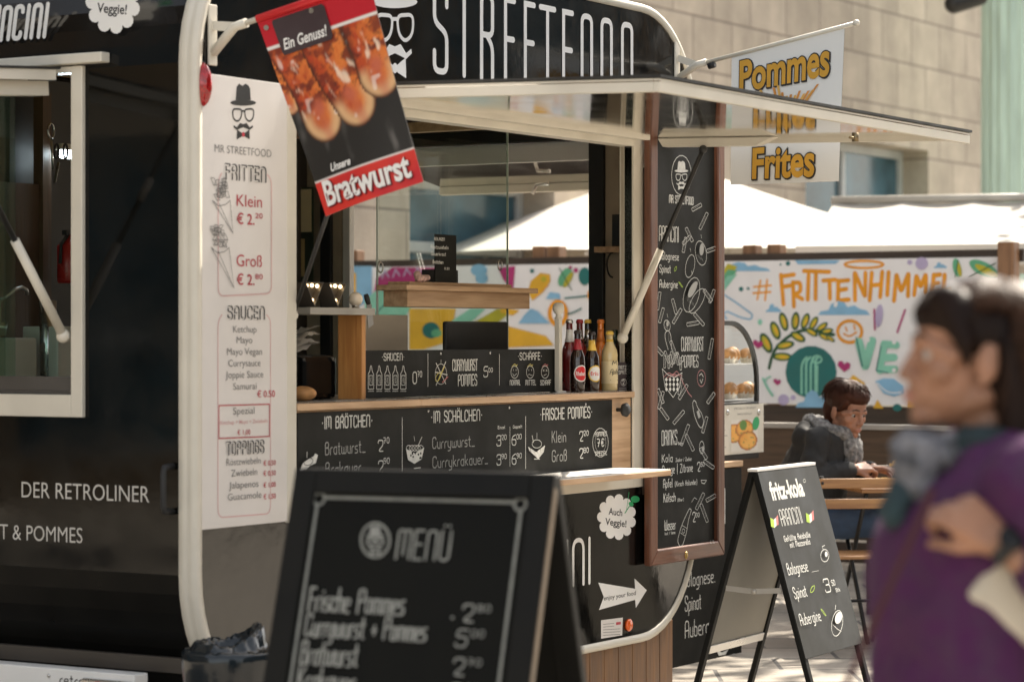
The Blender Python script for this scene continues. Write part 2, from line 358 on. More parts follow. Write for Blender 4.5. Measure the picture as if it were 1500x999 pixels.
class Art(MB):
    """paint, print and chalk lying on a plane; coordinates of draw calls are photo pixels unless raw=True"""
    def __init__(s, plane, d=.0012, raw=False): super().__init__(); s.p = plane; s.d0 = d; s.k = 0; s.raw = raw
    def q(s, x, y): return (x, y) if s.raw else s.p.P(x, y)
    def lay(s): s.k += 1; return s.d0 + s.k * .00006
    def put(s, a, b, d): return s.pt(s.p.W(a, b, d))
    def fillp(s, pts, m=0):
        d = s.lay(); s.face([s.put(a, b, d) for a, b in pts], m)
    def fill(s, pts, m=0): s.fillp([s.q(*p) for p in pts], m)
    def ribbon(s, pts, w, m=0, closed=False):
        P = []
        for p in pts:
            p = Vector(p)
            if not P or (p - P[-1]).length > 1e-5: P.append(p)
        if closed and len(P) > 2 and (P[0] - P[-1]).length < 1e-5: P.pop()
        n = len(P); d = s.lay()
        if n == 1: P.append(P[0] + Vector((w * .2, 0))); n = 2
        h = w / 2; Lf = []; Rt = []
        for i in range(n):
            a = P[(i - 1) % n] if (i or closed) else None; b = P[(i + 1) % n] if (i < n - 1 or closed) else None
            t1 = (P[i] - a).normalized() if a is not None else None; t2 = (b - P[i]).normalized() if b is not None else None
            t = t1 if t2 is None else t2 if t1 is None else (t1 + t2)
            if t.length < 1e-4: t = t1
            t = t.normalized(); nn = Vector((-t.y, t.x)); kk = 1
            if t1 is not None and t2 is not None: kk = 1 / max(.5, abs(nn.dot(Vector((-t1.y, t1.x)))))
            Lf.append(P[i] + nn * h * kk); Rt.append(P[i] - nn * h * kk)
        li = [s.put(p.x, p.y, d + i * 1.5e-6) for i, p in enumerate(Lf)]; ri = [s.put(p.x, p.y, d + i * 1.5e-6) for i, p in enumerate(Rt)]
        for i in range(n if closed else n - 1):
            j = (i + 1) % n; s.face([ri[i], ri[j], li[j], li[i]], m)
        if not closed:
            for e, (A, B) in ((0, (li[0], ri[0])), (n - 1, (ri[-1], li[-1]))):
                t = (P[0] - P[1]) if e == 0 else (P[-1] - P[-2]); t.normalize(); nn = Vector((-t.y, t.x))
                ar = [P[e] + (nn * -math.cos(R(q)) + t * math.sin(R(q))) * h for q in (30, 60, 90, 120, 150)]
                ids = [s.put(p.x, p.y, d + e * 1.5e-6) for p in ar]
                s.face([A, *ids, B], m)
    def line(s, pts, w, m=0, closed=False, r=0):
        """w in metres"""
        P = [s.q(*p) for p in pts]
        if r: P = [tuple(v) for v in rounded(P, r, closed)]
        s.ribbon(P, w, m, closed)
    def text(s, t, x0, yb, x1, h, w=.1, m=0, gap=.42, slant=0, jit=0, rnd=.5, rise=0):
        """stroke lettering from pixel x0 to x1 on baseline yb, cap height h px; w = stroke / cap height"""
        u0, v0 = s.q(x0, yb); u1, _ = s.q(x1, yb); H = abs(s.q(x0, yb - h)[1] - v0) if not s.raw else h
        tot = sum((GL[c][0] if c in GL else .7) + gap for c in t) - gap
        k = (u1 - u0) / tot; ky = H / 2; x = u0; sw = w * H
        for c in t:
            if c in GL:
                jy = random.uniform(-jit, jit) * H; adv, st = GL[c]
                for q in st:
                    cl = q.endswith('c'); sh = q.startswith('!'); q = q.strip('!c')
                    pts = [tuple(map(float, e.split(','))) for e in q.split()]
                    pts = [(x + a * k + slant * b * ky + 0, v0 + b * ky + jy + rise * (x - u0)) for a, b in pts]
                    if not sh and len(pts) > 2: pts = rounded(pts, max(k, .4 * ky) * rnd, cl)
                    s.ribbon([tuple(e) for e in pts], sw, m, cl)
                x += (adv + gap) * k
            else: x += (.7 + gap) * k
    def ftext(s, t, x0, yb, x1, h, m=0, off=0, slant=0, rise=0):
        """sans lettering (built-in font), fitted to x0..x1 with cap height h"""
        V, F = font_mesh(t, off)
        if not V: return
        u0, v0 = s.q(x0, yb); u1, _ = s.q(x1, yb); H = abs(s.q(x0, yb - h)[1] - v0) if not s.raw else h
        mn = min(p[0] for p in V); mx = max(p[0] for p in V); k = (u1 - u0) / (mx - mn); ky = H / .72; d = s.lay()
        ids = [s.put(u0 + (a - mn) * k + slant * b * ky, v0 + b * ky + rise * (a - mn) * k, d) for a, b in V]
        for f in F: s.face([ids[i] for i in f], m)
# ================================================================ materials
BLACK = mat('gloss_black', (.005, .0048, .0045), .14, var=.25, spec=.3, bump=.05, bs=25, rv=.2)
BLACKM = mat('matt_black', (.014, .014, .013), .5, var=.3)
CREAM = mat('cream_paint', (.62, .585, .50), .38, var=.06)
CREAMD = mat('cream_interior', (.42, .37, .29), .5, var=.1)
WHITE = mat('white_print', (.78, .77, .74), .5, var=.03)
BOARDW = mat('white_board', (.66, .63, .60), .45, var=.03)
CHALK = mat('chalk', (.62, .62, .58), .85, var=.16, vs=60)
CHALKB = mat('chalkboard', (.0115, .0115, .0095), .6, var=.4, vs=7, bump=.03, spec=.18)
CHALKG = mat('chalkboard_grey', (.017, .017, .0145), .5, var=.3, vs=5, spec=.3)
ALU = mat('brushed_aluminium', (.92, .90, .86), .09, metal=1, var=.04, vs=4, rv=.25)
STEEL = mat('steel', (.55, .54, .52), .28, metal=1, var=.1)
RUBBER = mat('rubber', (.02, .02, .02), .7)
GREYT = mat('grey_print', (.16, .155, .15), .6); BLK = mat('black_print', (.02, .02, .02), .6)
REDT = mat('red_print', (.42, .03, .05), .5); PINK = mat('pink_line', (.62, .36, .36), .6)
RED = mat('bright_red', (.62, .02, .025), .4); GREEN = mat('green_print', (.03, .33, .12), .5); LIME = mat('lime_chalk', (.35, .50, .05), .8)
ORANGE = mat('orange_reflector', (.85, .13, .01), .2, coat=.6)
OAK = wood('oak_laminate', (.58, .39, .235), (.43, .27, .15), 'x')
OAKZ = wood('honey_wood', (.50, .24, .07), (.36, .15, .04), 'z')
MAHOG = wood('mahogany', (.16, .060, .030), (.085, .030, .016), 'z', coat=.25, rough=.4)
MAHOGX = wood('mahogany_rail', (.16, .060, .030), (.085, .030, .016), 'x', coat=.25, rough=.4)
PLANK = wood('larch_plank', (.20, .10, .042), (.11, .052, .022), 'z', .8)
DARKW = wood('dark_timber', (.055, .036, .024), (.03, .02, .014), 'x', .7)
FENCEW = wood('brown_post', (.30, .16, .08), (.18, .09, .045), 'z', .8)
PANE = glass('window_glass'); PANEG = glass('green_glass', (.72, .84, .80))
# ================================================================ setting: ground and buildings
PAVE = blocks('paving', (.335, .30, .255), (.265, .24, .205), (.10, .095, .09), .62, .42, .012, 'xy', .75, .25)
g = MB(); g.poly([(-150, -120, 0), (150, -120, 0), (150, 220, 0), (-150, 220, 0)])
o = g.build('ground', PAVE); mark(o, kind='structure'); o.rotation_euler = (0, 0, 0)
STONE = blocks('sandstone', (.48, .415, .335), (.41, .355, .285), (.26, .22, .18), .80, .50, .014, 'xz', .85, .35)
STONE2 = blocks('brown_stone', (.22, .16, .10), (.17, .12, .075), (.10, .075, .05), .9, .5, .014, 'xz', .85, .35)
PANEB = mat('sky_glass', (.045, .10, .135), .16, var=.45, vs=2.5, spec=.25); GREYF = mat('grey_frame', (.42, .44, .44), .5)
def facade(name, label, o, ang, w, h, depth, wins, stone, cat='building'):
    """front face on the local x axis facing -y"""
    t = thing(name, label, cat, o, ang); M = WM[t.name]
    b = MB(M)
    xs = sorted({0, w, *[a for q in wins for a in (q[0], q[1])]}); zs = sorted({0, h, *[a for q in wins for a in (q[2], q[3])]})
    for i in range(len(xs) - 1):
        for j in range(len(zs) - 1):
            cx = (xs[i] + xs[i + 1]) / 2; cz = (zs[j] + zs[j + 1]) / 2
            if any(q[0] < cx < q[1] and q[2] < cz < q[3] for q in wins): continue
            b.poly([(xs[i], 0, zs[j]), (xs[i + 1], 0, zs[j]), (xs[i + 1], 0, zs[j + 1]), (xs[i], 0, zs[j + 1])])
    for x0, x1, z0, z1 in wins:
        for q in (((x0, z0), (x1, z0)), ((x1, z0), (x1, z1)), ((x1, z1), (x0, z1)), ((x0, z1), (x0, z0))):
            (a, c), (d, e) = q; b.poly([(a, 0, c), (a, .45, c), (d, .45, e), (d, 0, e)])
    b.box(0, w, .6, depth, 0, h - .01); b.poly([(0, 0, h), (w, 0, h), (w, .6, h), (0, .6, h)])
    b.build('wall', stone, t)
    c = MB(M); c.box(-.3, w + .3, -.35, .3, h, h + .6); c.build('cornice', stone, t)
    for x0, x1, z0, z1 in wins:
        f = MB(M); e = .09
        f.box(x0, x0 + e, .30, .40, z0, z1); f.box(x1 - e, x1, .30, .40, z0, z1); f.box(x0 + e, x1 - e, .30, .40, z1 - e, z1); f.box(x0 + e, x1 - e, .30, .40, z0, z0 + e)
        n = max(1, int((x1 - x0) / 1.3))
        for k in range(1, n): xx = x0 + (x1 - x0) * k / n; f.box(xx - e / 2, xx + e / 2, .30, .40, z0 + e, z1 - e)
        zz = z0 + (z1 - z0) * .36; f.box(x0 + e, x1 - e, .31, .39, zz - e / 2, zz + e / 2)
        fo = f.build('window', GREYF, t, bevel=.01)
        p = MB(M); p.box(x0 + e, x1 - e, .345, .355, z0 + e, z1 - e); p.build('pane', PANEB, fo)
        cu = MB(M); x = x0 + .1
        pts = []
        while x < x1 - .1: pts.append((x, .5 + .03 * math.sin(x * 21))); x += .04
        for a, c_ in zip(pts, pts[1:]): cu.poly([(a[0], a[1], z0), (c_[0], c_[1], z0), (c_[0], c_[1], z1), (a[0], a[1], z1)])
    return t
FB = Vector((3.125, 26.9, 0)); FO = FB - UX * 16
def fx(px):                                                     # facade length coordinate seen at a photo column
    d = (px - 750) / FPX; k = (FO.y * d - FO.x) / (UX.x - d * UX.y); return k
def fz(py, px): y = (FO + UX * fx(px)).y; return CAMH - (py - HZ) / FPX * y
wins = [(fx(600), fx(812), fz(420, 700), fz(262, 700)), (fx(1180), fx(1360), fz(420, 1250), fz(204, 1250))]
wins.append((wins[1][1] + 2.6, wins[1][1] + 4.4, wins[1][2], wins[1][3]))
wins += [(a, b, c + 4.2, d + 4.0) for a, b, c, d in wins]
facade('stone_building', 'pale sandstone block building with blue windows behind the market', FO, TZ, 34, 12, 9, wins, STONE)
wl = [(2.0 + 4.6 * i, 4.9 + 4.6 * i, .4 + 4 * j, 3.5 + 4 * j) for i in range(7) for j in range(3)]
facade('brown_building', 'brown stone building across the square, seen as a dull reflection in the black trailer end', (-25, -17, 0), R(68), 38, 12.5, 8, wl, STONE2)
facade('grey_building', 'shaded stone building to the right of the market, seen only in reflections', (19, 24, 0), R(-90), 42, 11, 8, wl, STONE2)
# mint green fluted column in front of the stone building
MINT = mat('mint_paint', (.56, .74, .64), .55, var=.18, vs=3, stretch=(6, 6, .5))
c0 = at(1487, 493, 27.5); cc = thing('fluted_column', 'mint green fluted column before the stone facade', 'column', (c0.x, c0.y, 0)); M = WM[cc.name]
m = MB(M); n = 96; rr = lambda j, z: (.36 - .012 * z / 7) * (1 - .07 * abs(math.sin(j * math.pi / 4.8)))
lv = [(.0, 0), (.0, 7.5)]
rings = [[m.pt((rr(j, z) * math.cos(2 * math.pi * j / n), rr(j, z) * math.sin(2 * math.pi * j / n), z)) for j in range(n)] for z in (.5, 7.5)]
for j in range(n): m.face([rings[0][j], rings[0][(j + 1) % n], rings[1][(j + 1) % n], rings[1][j]])
m.build('shaft', MINT, cc)
m = MB(M); m.lathe([(.5, 0), (.5, .2), (.44, .26), (.46, .36), (.39, .5)], n=40); m.build('base', MINT, cc)
m = MB(M); m.lathe([(.37, 7.5), (.42, 7.6), (.54, 7.8), (.54, 8.0)], n=40); m.box(-.6, .6, -.6, .6, 8.0, 8.2); m.build('capital', MINT, cc)
lp = at(1417, 4, 26.6); m = MB(); t = thing('spotlight', 'small black spotlight high on the stone wall left of the green column', 'lamp', (lp.x, lp.y, lp.z)); M = WM[t.name]
m = MB(M); m.cap((-.14, -.05, -.02), .10, (.14, .05, .05), .075); m.build('lamp_head', BLACKM, t)
m = MB(M); m.bar((0, 0, 0), (.3, .9, .2), .04, .04); m.build('bracket', BLACKM, t)
# ================================================================ food trailer
TL, TB, TH, TR_, TW = 3.545, .25, 2.925, .50, 2.1          # length, underside, roof, corner radius, width
def outline(off=0, n=12):
    o = []; r = TR_ + off
    for cx, cz, a in ((TR_, TB + TR_, 180), (TL - TR_, TB + TR_, 270), (TL - TR_, TH - TR_, 0), (TR_, TH - TR_, 90)):
        for i in range(n + 1): t = R(a + 90 * i / n); o.append((cx + r * math.cos(t), cz + r * math.sin(t)))
    return o
def clip(poly, f):
    """keep the part of a polygon where f(p) >= 0 (f linear)"""
    o = []
    for i, p in enumerate(poly):
        q = poly[(i + 1) % len(poly)]; a, b = f(p), f(q)
        if a >= 0: o.append(p)
        if (a >= 0) != (b >= 0): t = a / (a - b); o.append((p[0] + (q[0] - p[0]) * t, p[1] + (q[1] - p[1]) * t))
    return o
trailer = thing('food_trailer', 'black retro food trailer with rounded cream trimmed corners and raised silver serving flap', 'food trailer', T0, TZ)
CZ = 1.303                                                  # counter height
OX0, OX1, OZ0, OZ1 = .545, 2.96, .945, 2.35
P0 = outline(0)
def slab(name, y0, y1, hole, m, par=trailer):
    b = MB(T); parts = [P0] if not hole else [clip(P0, lambda p: OX0 - p[0]), clip(P0, lambda p: p[0] - OX1),
        clip(clip(clip(P0, lambda p: p[0] - OX0), lambda p: OX1 - p[0]), lambda p: p[1] - OZ1), clip(clip(clip(P0, lambda p: p[0] - OX0), lambda p: OX1 - p[0]), lambda p: OZ0 - p[1])]
    for q in parts: b.prism([(x, y0, z) for x, z in q], (0, y1 - y0, 0))
    return b.build(name, m, par)
SKIN = mat('side_skin', (.004, .0038, .0034), .12, var=.3, spec=.65, bump=.10, bs=14, rv=.2)
slab('side_panel', 0, .035, True, SKIN)
slab('far_side_panel', TW - .035, TW, False, BLACK)
def shellseg(b, pts, th, y0, y1):
    """curved wall: outer points and inner points offset towards the middle"""
    n = len(pts); inn = []
    for x, z in pts:
        cx = min(max(x, TR_), TL - TR_); cz = min(max(z, TB + TR_), TH - TR_); d = Vector((x - cx, z - cz))
        if d.length < 1e-6: d = Vector((-1 if x < 1 else 1, 0))
        d.normalize(); inn.append((x - d.x * th, z - d.y * th))
    for i in range(n - 1):
        a, c = pts[i], pts[i + 1]; e, f = inn[i], inn[i + 1]
        for q, s_ in (((a, c), True), ((f, e), False)):
            k = [b.pt((q[0][0], y0, q[0][1])), b.pt((q[1][0], y0, q[1][1])), b.pt((q[1][0], y1, q[1][1])), b.pt((q[0][0], y1, q[0][1]))]; b.face(k, 0, True)
c = P0; n = 13
b = MB(T); shellseg(b, c[0:13] + c[13:26], .04, .036, TW - .036); b.build('underbody', mat('underbody_black', (.004, .004, .0035), .35, spec=.12), trailer)
b = MB(T); shellseg(b, c[26:39] + c[39:52], .04, .036, TW - .036); b.build('roof', BLACK, trailer)
RW0, RW1, RZ0, RZ1 = .515, 1.75, 1.335, 2.415                      # rear window (y range, z range)
zb, zt = TB + TR_, TH - TR_
def endwall(name, x0, x1, y0, y1, z0, z1, m):
    b = MB(T)
    for q in ((.036, y0, zb, zt), (y1, TW - .036, zb, zt), (y0, y1, zb, z0), (y0, y1, z1, zt)):
        if q[3] > q[2] + 1e-4: b.box(x0, x1, q[0], q[1], q[2], q[3])
    return b.build(name, m, trailer)
REAR = mat('rear_skin', (.004, .0038, .003), .08, var=.3, spec=.34, bump=.035, bs=5, rv=.3)
endwall('rear_panel', 0, .04, RW0, RW1, RZ0, RZ1, REAR)
FW0, FW1, FZ0, FZ1 = .44, 1.84, 1.20, 2.41                     # window at the far end
endwall('front_panel', TL - .04, TL, FW0, FW1, FZ0, FZ1, BLACK)
# edge moulding all round the serving side, and its twin on the far side
po, pi_ = outline(.012), outline(-.022)
for y0, y1 in ((-.012, .066), (TW - .07, TW + .012)):
    b = MB(T); N_ = len(po)
    pm = outline(.0005)
    a1 = [b.pt((x, y0 + .004, z)) for x, z in pi_]; a2 = [b.pt((x, y0, z)) for x, z in outline(0)]; a3 = [b.pt((x, y0 + .006, z)) for x, z in po]
    a4 = [b.pt((x, (y0 + y1) / 2 - .008, z)) for x, z in po]; a5 = [b.pt((x, (y0 + y1) / 2, z)) for x, z in outline(.008)]; a6 = [b.pt((x, (y0 + y1) / 2 + .008, z)) for x, z in po]
    a7 = [b.pt((x, y1 - .004, z)) for x, z in po]; a8 = [b.pt((x, y1, z)) for x, z in pm]; a0 = [b.pt((x, (0.0005 if y0 < 1 else TW - .0005), z)) for x, z in pi_]
    L_ = [a0, a1, a2, a3, a4, a5, a6, a7, a8]
    for A, B in zip(L_, L_[1:]):
        for i in range(N_): j = (i + 1) % N_; b.face([A[i], A[j], B[j], B[i]], 0, True)
    b.build('edge_trim', CREAM, trailer)
# interior lining, floor, ceiling
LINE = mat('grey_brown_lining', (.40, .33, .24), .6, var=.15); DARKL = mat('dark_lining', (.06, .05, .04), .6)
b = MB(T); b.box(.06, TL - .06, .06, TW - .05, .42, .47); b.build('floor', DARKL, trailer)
b = MB(T); b.box(.30, TL - .3, .06, TW - .06, 2.62, 2.64); b.build('ceiling', mat('warm_ceiling', (.42, .27, .10), .5), trailer)
b = MB(T); b.box(TL - .075, TL - .045, .04, FW0 - .004, .5, 2.45); b.box(TL - .075, TL - .045, FW1 + .004, TW - .05, .5, 2.45); b.box(TL - .075, TL - .045, FW0, FW1, .5, FZ0 - .004); b.build('end_lining', LINE, trailer)
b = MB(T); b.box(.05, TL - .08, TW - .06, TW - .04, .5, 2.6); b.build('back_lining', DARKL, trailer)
b = MB(T); b.box(TL - .35, TL - .30, .05, TW - .05, 2.455, 2.50); b.build('ceiling_beam', OAK, trailer)
# serving opening: aluminium frame, wood front, counter
b = MB(T); f = -.010
b.box(OX0 - .055, OX0, f, .06, OZ0 - .05, OZ1 + .03); b.box(OX1, OX1 + .055, f, .06, OZ0 - .05, OZ1 + .03); b.box(OX1 + .058, OX1 + .118, f + .004, .0, OZ0 - .05, OZ1 + .03)
b.box(OX0, OX1, f, .06, OZ0 - .05, OZ0 - .002); b.box(OX0, OX1, f, .06, OZ1 - .02, OZ1 + .03)
b.build('opening_frame', CREAM, trailer, bevel=.004)
b = MB(T); b.box(OX0 + .003, OX1 - .003, .004, .03, OZ0, 1.272); b.build('counter_front', OAK, trailer)
cb_ = MB(T); cb_.box(OX0 + .002, 1.32, -.016, .62, 1.275, 1.299); cb_.box(1.321, OX1 - .002, -.016, .62, 1.275, 1.299)
ct = cb_.build('counter', OAK, trailer, bevel=.002)
b = MB(T); b.box(OX0 + .03, OX1 - .03, .02, .60, 1.2995, CZ); b.build('worktop', STEEL, ct)
b = MB(T); b.box(OX1 - .002, TL - .08, .036, .05, .5, 2.4); b.build('jamb_lining', CREAMD, trailer)
b = MB(T); p = sx(905, 600); b.lathe([(.008, 0), (.008, .025), (.026, .03), (.03, .045), (.02, .055), (0, .056)], M=Matrix.Translation((p[0], .004, p[1])) @ Matrix.Rotation(R(90), 4, 'X')); b.build('latch_knob', RUBBER, trailer)
# outside shelf
b = MB(T); b.box(.60, 2.775, -.285, -.011, .962, .984); sh = b.build('outer_shelf', OAK, trailer, bevel=.002)
b = MB(T); b.box(.603, 2.772, -.282, -.013, .9842, .987); b.build('shelf_top', mat('white_laminate', (.78, .76, .72), .35, var=.04), sh)
for x in (.9, 1.9): b = MB(T); b.prism([(x, -.012, .76), (x, -.012, .955), (x, -.22, .955)], (.012, 0, 0)); b.build('shelf_bracket', STEEL, sh)
# serving hatch (flap) standing out, tilted slightly down; a slot by the wall lets the hanging board's head through
HX0, HX1, HW, HZ0 = .54, 3.185, 1.42, 2.352
HM = T @ Matrix.Translation((0, 0, HZ0)) @ Matrix.Rotation(R(1.5), 4, 'X') @ Matrix.Translation((0, 0, -HZ0))
hb = MB(HM); hb.box(HX0, HX1, -HW, -.062, HZ0 + .018, HZ0 + .022)
hatch = hb.build('serving_hatch', ALU, trailer)
b = MB(HM)
b.box(HX0, HX1, -HW, -HW + .022, HZ0 - .014, HZ0 + .030); b.box(HX0, HX0 + .022, -HW + .0225, -.062, HZ0 - .014, HZ0 + .030); b.box(HX1 - .022, HX1, -HW + .0225, -.062, HZ0 - .002, HZ0 + .030)
b.box(HX0, 3.01, -.0615, -.011, HZ0 + .006, HZ0 + .03)
b.build('hatch_frame', CREAM, hatch, bevel=.003)
b = MB(HM); b.box(HX0 - .006, HX1 + .006, -HW - .006, -.063, HZ0 + .031, HZ0 + .041); b.build('hatch_skin', BLACKM, hatch)
b = MB(HM)
b.prism([(HX1 - .14, -.075, HZ0 + .016), (HX1 - .14, -.62, HZ0 + .016), (HX1 - .14, -.54, HZ0 - .020), (HX1 - .14, -.10, HZ0 - .020)], (.05, 0, 0)); b.build('hatch_beam', CREAM, hatch, bevel=.004)
def strut(a, b_, par, frac=.52, r=.013):
    a, b_ = Vector(a), Vector(b_); k = a.lerp(b_, frac)
    m = MB(T); m.tube([a, k], r * .62, 12); m.ball(a, r * 1.1); rod = m.build('gas_strut', BLACKM, par)
    m = MB(T); m.tube([k, b_], r, 14); m.ball(b_, r * 1.5); m.build('strut_sleeve', CREAM, par)
Pa = sx(1030, 219, -.30); Pb = sx(912, 495, .02)
strut((Pa[0], -.30, Pa[1]), (Pb[0], .02, Pb[1]), hatch, .53, .016)
Pa = sx(500, 255, -.30); Pb = sx(436, 462, .02); strut((Pa[0], -.30, Pa[1]), (OX0 + .02, .02, Pb[1]), hatch, .97, .012)
for x in (1.2, 2.6):
    m = MB(T); m.box(x, x + .06, -.03, .0, HZ0 + .042, HZ0 + .075); m.tube([(x - .02, -.02, HZ0 + .06), (x + .08, -.02, HZ0 + .06)], .014); m.build('hinge', BLACKM, hatch)
pl = at(1253, 203, 9.6); m = MB(); m.tube([pl + Vector((0, 0, -.012)), pl + Vector((0, 0, .02))], .013); m.tube([pl - UX * .05, pl + UX * .02], .005); m.build('latch', mat('worn_brass', (.22, .17, .10), .4, metal=1), hatch)
# rear window frame, its raised flap and strut
b = MB(T); fx0 = -.018; e = .05
b.box(fx0, .0, RW0 - e, RW0, RZ0 - .075, RZ1 + .02); b.box(fx0, .0, RW1, RW1 + e, RZ0 - .075, RZ1 + .02); b.box(fx0, .0, RW0, RW1, RZ0 - .075, RZ0); b.box(fx0, 0, RW0, RW1, RZ1, RZ1 + .02)
rf = b.build('rear_window_frame', CREAM, trailer, bevel=.003)
b = MB(T); b.box(0, .05, RW0, RW1, RZ0 + .001, RZ0 + .012); b.box(.0, .05, RW0, RW1, RZ0 + .013, RZ0 + .06); b.build('sill', mat('dark_sill', (.06, .055, .05), .4), rf)
b = MB(T); b.box(-.045, 0, .36, RW1 + .2, RZ1 + .024, RZ1 + .058); b.build('hinge_rail', CREAM, rf, bevel=.004)
fl = MB(T); F_ = Matrix.Rotation(R(-4), 4, 'Y')
def rfl(x0, x1, y0, y1, z0, z1, m=0): fl.box(x0, x1, y0, y1, z0, z1, m, Matrix.Translation((-.05, 0, RZ1 + .012)) @ F_)
rfl(-1.1, 0, .53, RW1, -.004, .004); rh = fl.build('rear_hatch', BLACKM, rf)
fl = MB(T); rfl(-1.1, -.02, .535, .555, -.04, -.005); rfl(-1.1, -1.08, .556, RW1, -.04, -.005); rfl(-1.1, -.02, .57, .64, -.09, -.042); rfl(-1.08, -.02, .66, RW1, -.05, -.02); fl.build('hatch_lining', CREAM, rf)
a = rear(-.02).P(112, 492); b1 = Vector((-.02, RW0 + .03, a[1])); q0 = Vector((-.62, RW0 + .03, RZ1 - .10))
strut(q0, b1, rf, .60, .016)
m = MB(T); m.tube([q0.lerp(b1, .30), q0.lerp(b1, .40)], .014); m.build('strut_collar', CREAM, rf)
yg = -rear(.015).P(17, 400)[0]; b = MB(T); b.box(.012, .018, yg + .03, RW1, RZ0 + .03, RZ1); b.box(.028, .034, yg, 1.3, RZ0 + .03, RZ1); b.build('sliding_pane', PANEG, rf)
# far end window: black frame, sliding panes, raised flap
b = MB(T); x0, x1 = TL - .10, TL - .076
b.box(x0, x1, FW0 - .03, FW0 + .045, FZ0, FZ1 + .06); b.box(x0, x1, FW1 + .05, FW1 + .11, FZ0, FZ1 + .06); b.box(x0, x1, FW0 + .046, FW1, FZ1 + .0, FZ1 + .06)
ff = b.build('end_window_frame', BLACKM, trailer, bevel=.003)
b = MB(T); b.box(TL - .06, TL - .03, FW0 + .05, FW1, FZ1 - .09, FZ1 - .005); b.box(TL - .07, TL - .03, FW1 - .04, FW1, FZ0, FZ1 - .1); b.build('inner_rail', WHITE, ff, bevel=.004)
EM = T @ Matrix.Translation((TL, 0, FZ1)) @ Matrix.Rotation(R(9), 4, 'Y') @ Matrix.Translation((-TL, 0, -FZ1))
fl = MB(EM); fl.box(TL + .01, TL + .85, FW0 - .02, FW1 + .02, FZ1 + .0, FZ1 + .02); eh = fl.build('end_hatch', ALU, trailer)
fl = MB(EM); fl.box(TL + .82, TL + .85, FW0 - .02, FW1 + .02, FZ1 - .04, FZ1 - .002); fl.box(TL + .02, TL + .819, FW0 - .02, FW0 + .01, FZ1 - .04, FZ1 - .002); fl.build('hatch_edge', CREAM, eh)
for y in (.62, 1.15): m = MB(EM); m.tube([(TL + .70, y, FZ1 - .03), (TL + .70, y + .07, FZ1 - .035), (TL + .70, y + .09, FZ1 - .08)], .009); m.build('latch', STEEL, eh)
# inside window panes are clear of the frame
# tail light, marker reflector, plates, handle
p = sx(300, 125); m = MB(T); m.ball((.030, -.004, p[1]), (.028, .034, .072), n=20, k=14); tl = m.build('tail_light', mat('red_lens', (.30, .003, .005), .08, coat=.6, var=.5, vs=90), trailer)
m = MB(T); m.lathe([(.078, -.0), (.078, .006), (.06, .008)], M=Matrix.Translation((.03, -.0005, p[1])) @ Matrix.Rotation(R(90), 4, 'X') @ Matrix.Diagonal((.42, 1, 1, 1)), n=24); m.build('lamp_base', RUBBER, tl)
p = sx(920, 915); m = MB(T); m.lathe([(.026, 0), (.026, .008), (.02, .013), (.006, .012), (.005, .015), (0, .015)], M=Matrix.Translation((p[0], 0, p[1])) @ Matrix.Rotation(R(90), 4, 'X'), n=28); m.build('side_reflector', ORANGE, trailer)
m = MB(T); a = rear(-.03); y0 = -a.P(245, 690)[0]; z0, z1 = a.P(245, 750)[1], a.P(245, 683)[1]
m.tube([(-.0, y0, z1), (-.045, y0, z1 - .004), (-.05, y0, z1 - .02), (-.05, y0, z0 + .02), (-.045, y0, z0 + .004), (0, y0, z0)], .011); m.build('grab_handle', RUBBER, trailer)
# rear bumper with lettered plate
q = rear(-.09); m = MB(T); yb = -q.P(197, 985)[0]; zz = q.P(100, 980)[1]
m.box(-.09, -.02, yb, TW - .2, zz - .16, zz); bm_ = m.build('rear_bumper', WHITE, trailer, bevel=.004)
A = Art(rear(-.09), .001); A.text('retro', 88, 1001, 122, 14, .12, 0); A.build('plate_lettering', BLK, bm_)
m = MB(T); ys = -rear(-.1).P(122, 990)[0], -rear(-.1).P(200, 990)[0]; m.box(-.115, -.092, ys[1], ys[0], zz - .08, zz - .022); m.build('plate_lamp', STEEL, bm_, bevel=.006)
m = MB(T); m.ball((-.116, (ys[0] * .66 + ys[1] * .34), zz - .05), (.012, .03, .022)); m.build('red_lens', RED, bm_)
m = MB(T); yy = -rear(-.09).P(72, 987)[0]; m.ball((-.091, yy, zz - .026), .007); m.build('screw', STEEL, bm_)
# wooden skirt under the trailer
m = MB(T); x = .55
while x < 3.26: m.box(x, x + .118, .012, .034, .0, TB - .016 + (.0 if x < 2.9 else .07)); x += .122
m.build('wood_skirt', PLANK, trailer, bevel=.003)
m = MB(T); 
for x in (1.2, 2.0):
    m.lathe([(.0, -.08), (.2, -.08), (.29, -.06), (.3, 0), (.29, .06), (.2, .08), (0, .08)], M=Matrix.Translation((x, .25, .3)) @ Matrix.Rotation(R(90), 4, 'X'), n=28)
m.build('wheel', RUBBER, trailer)
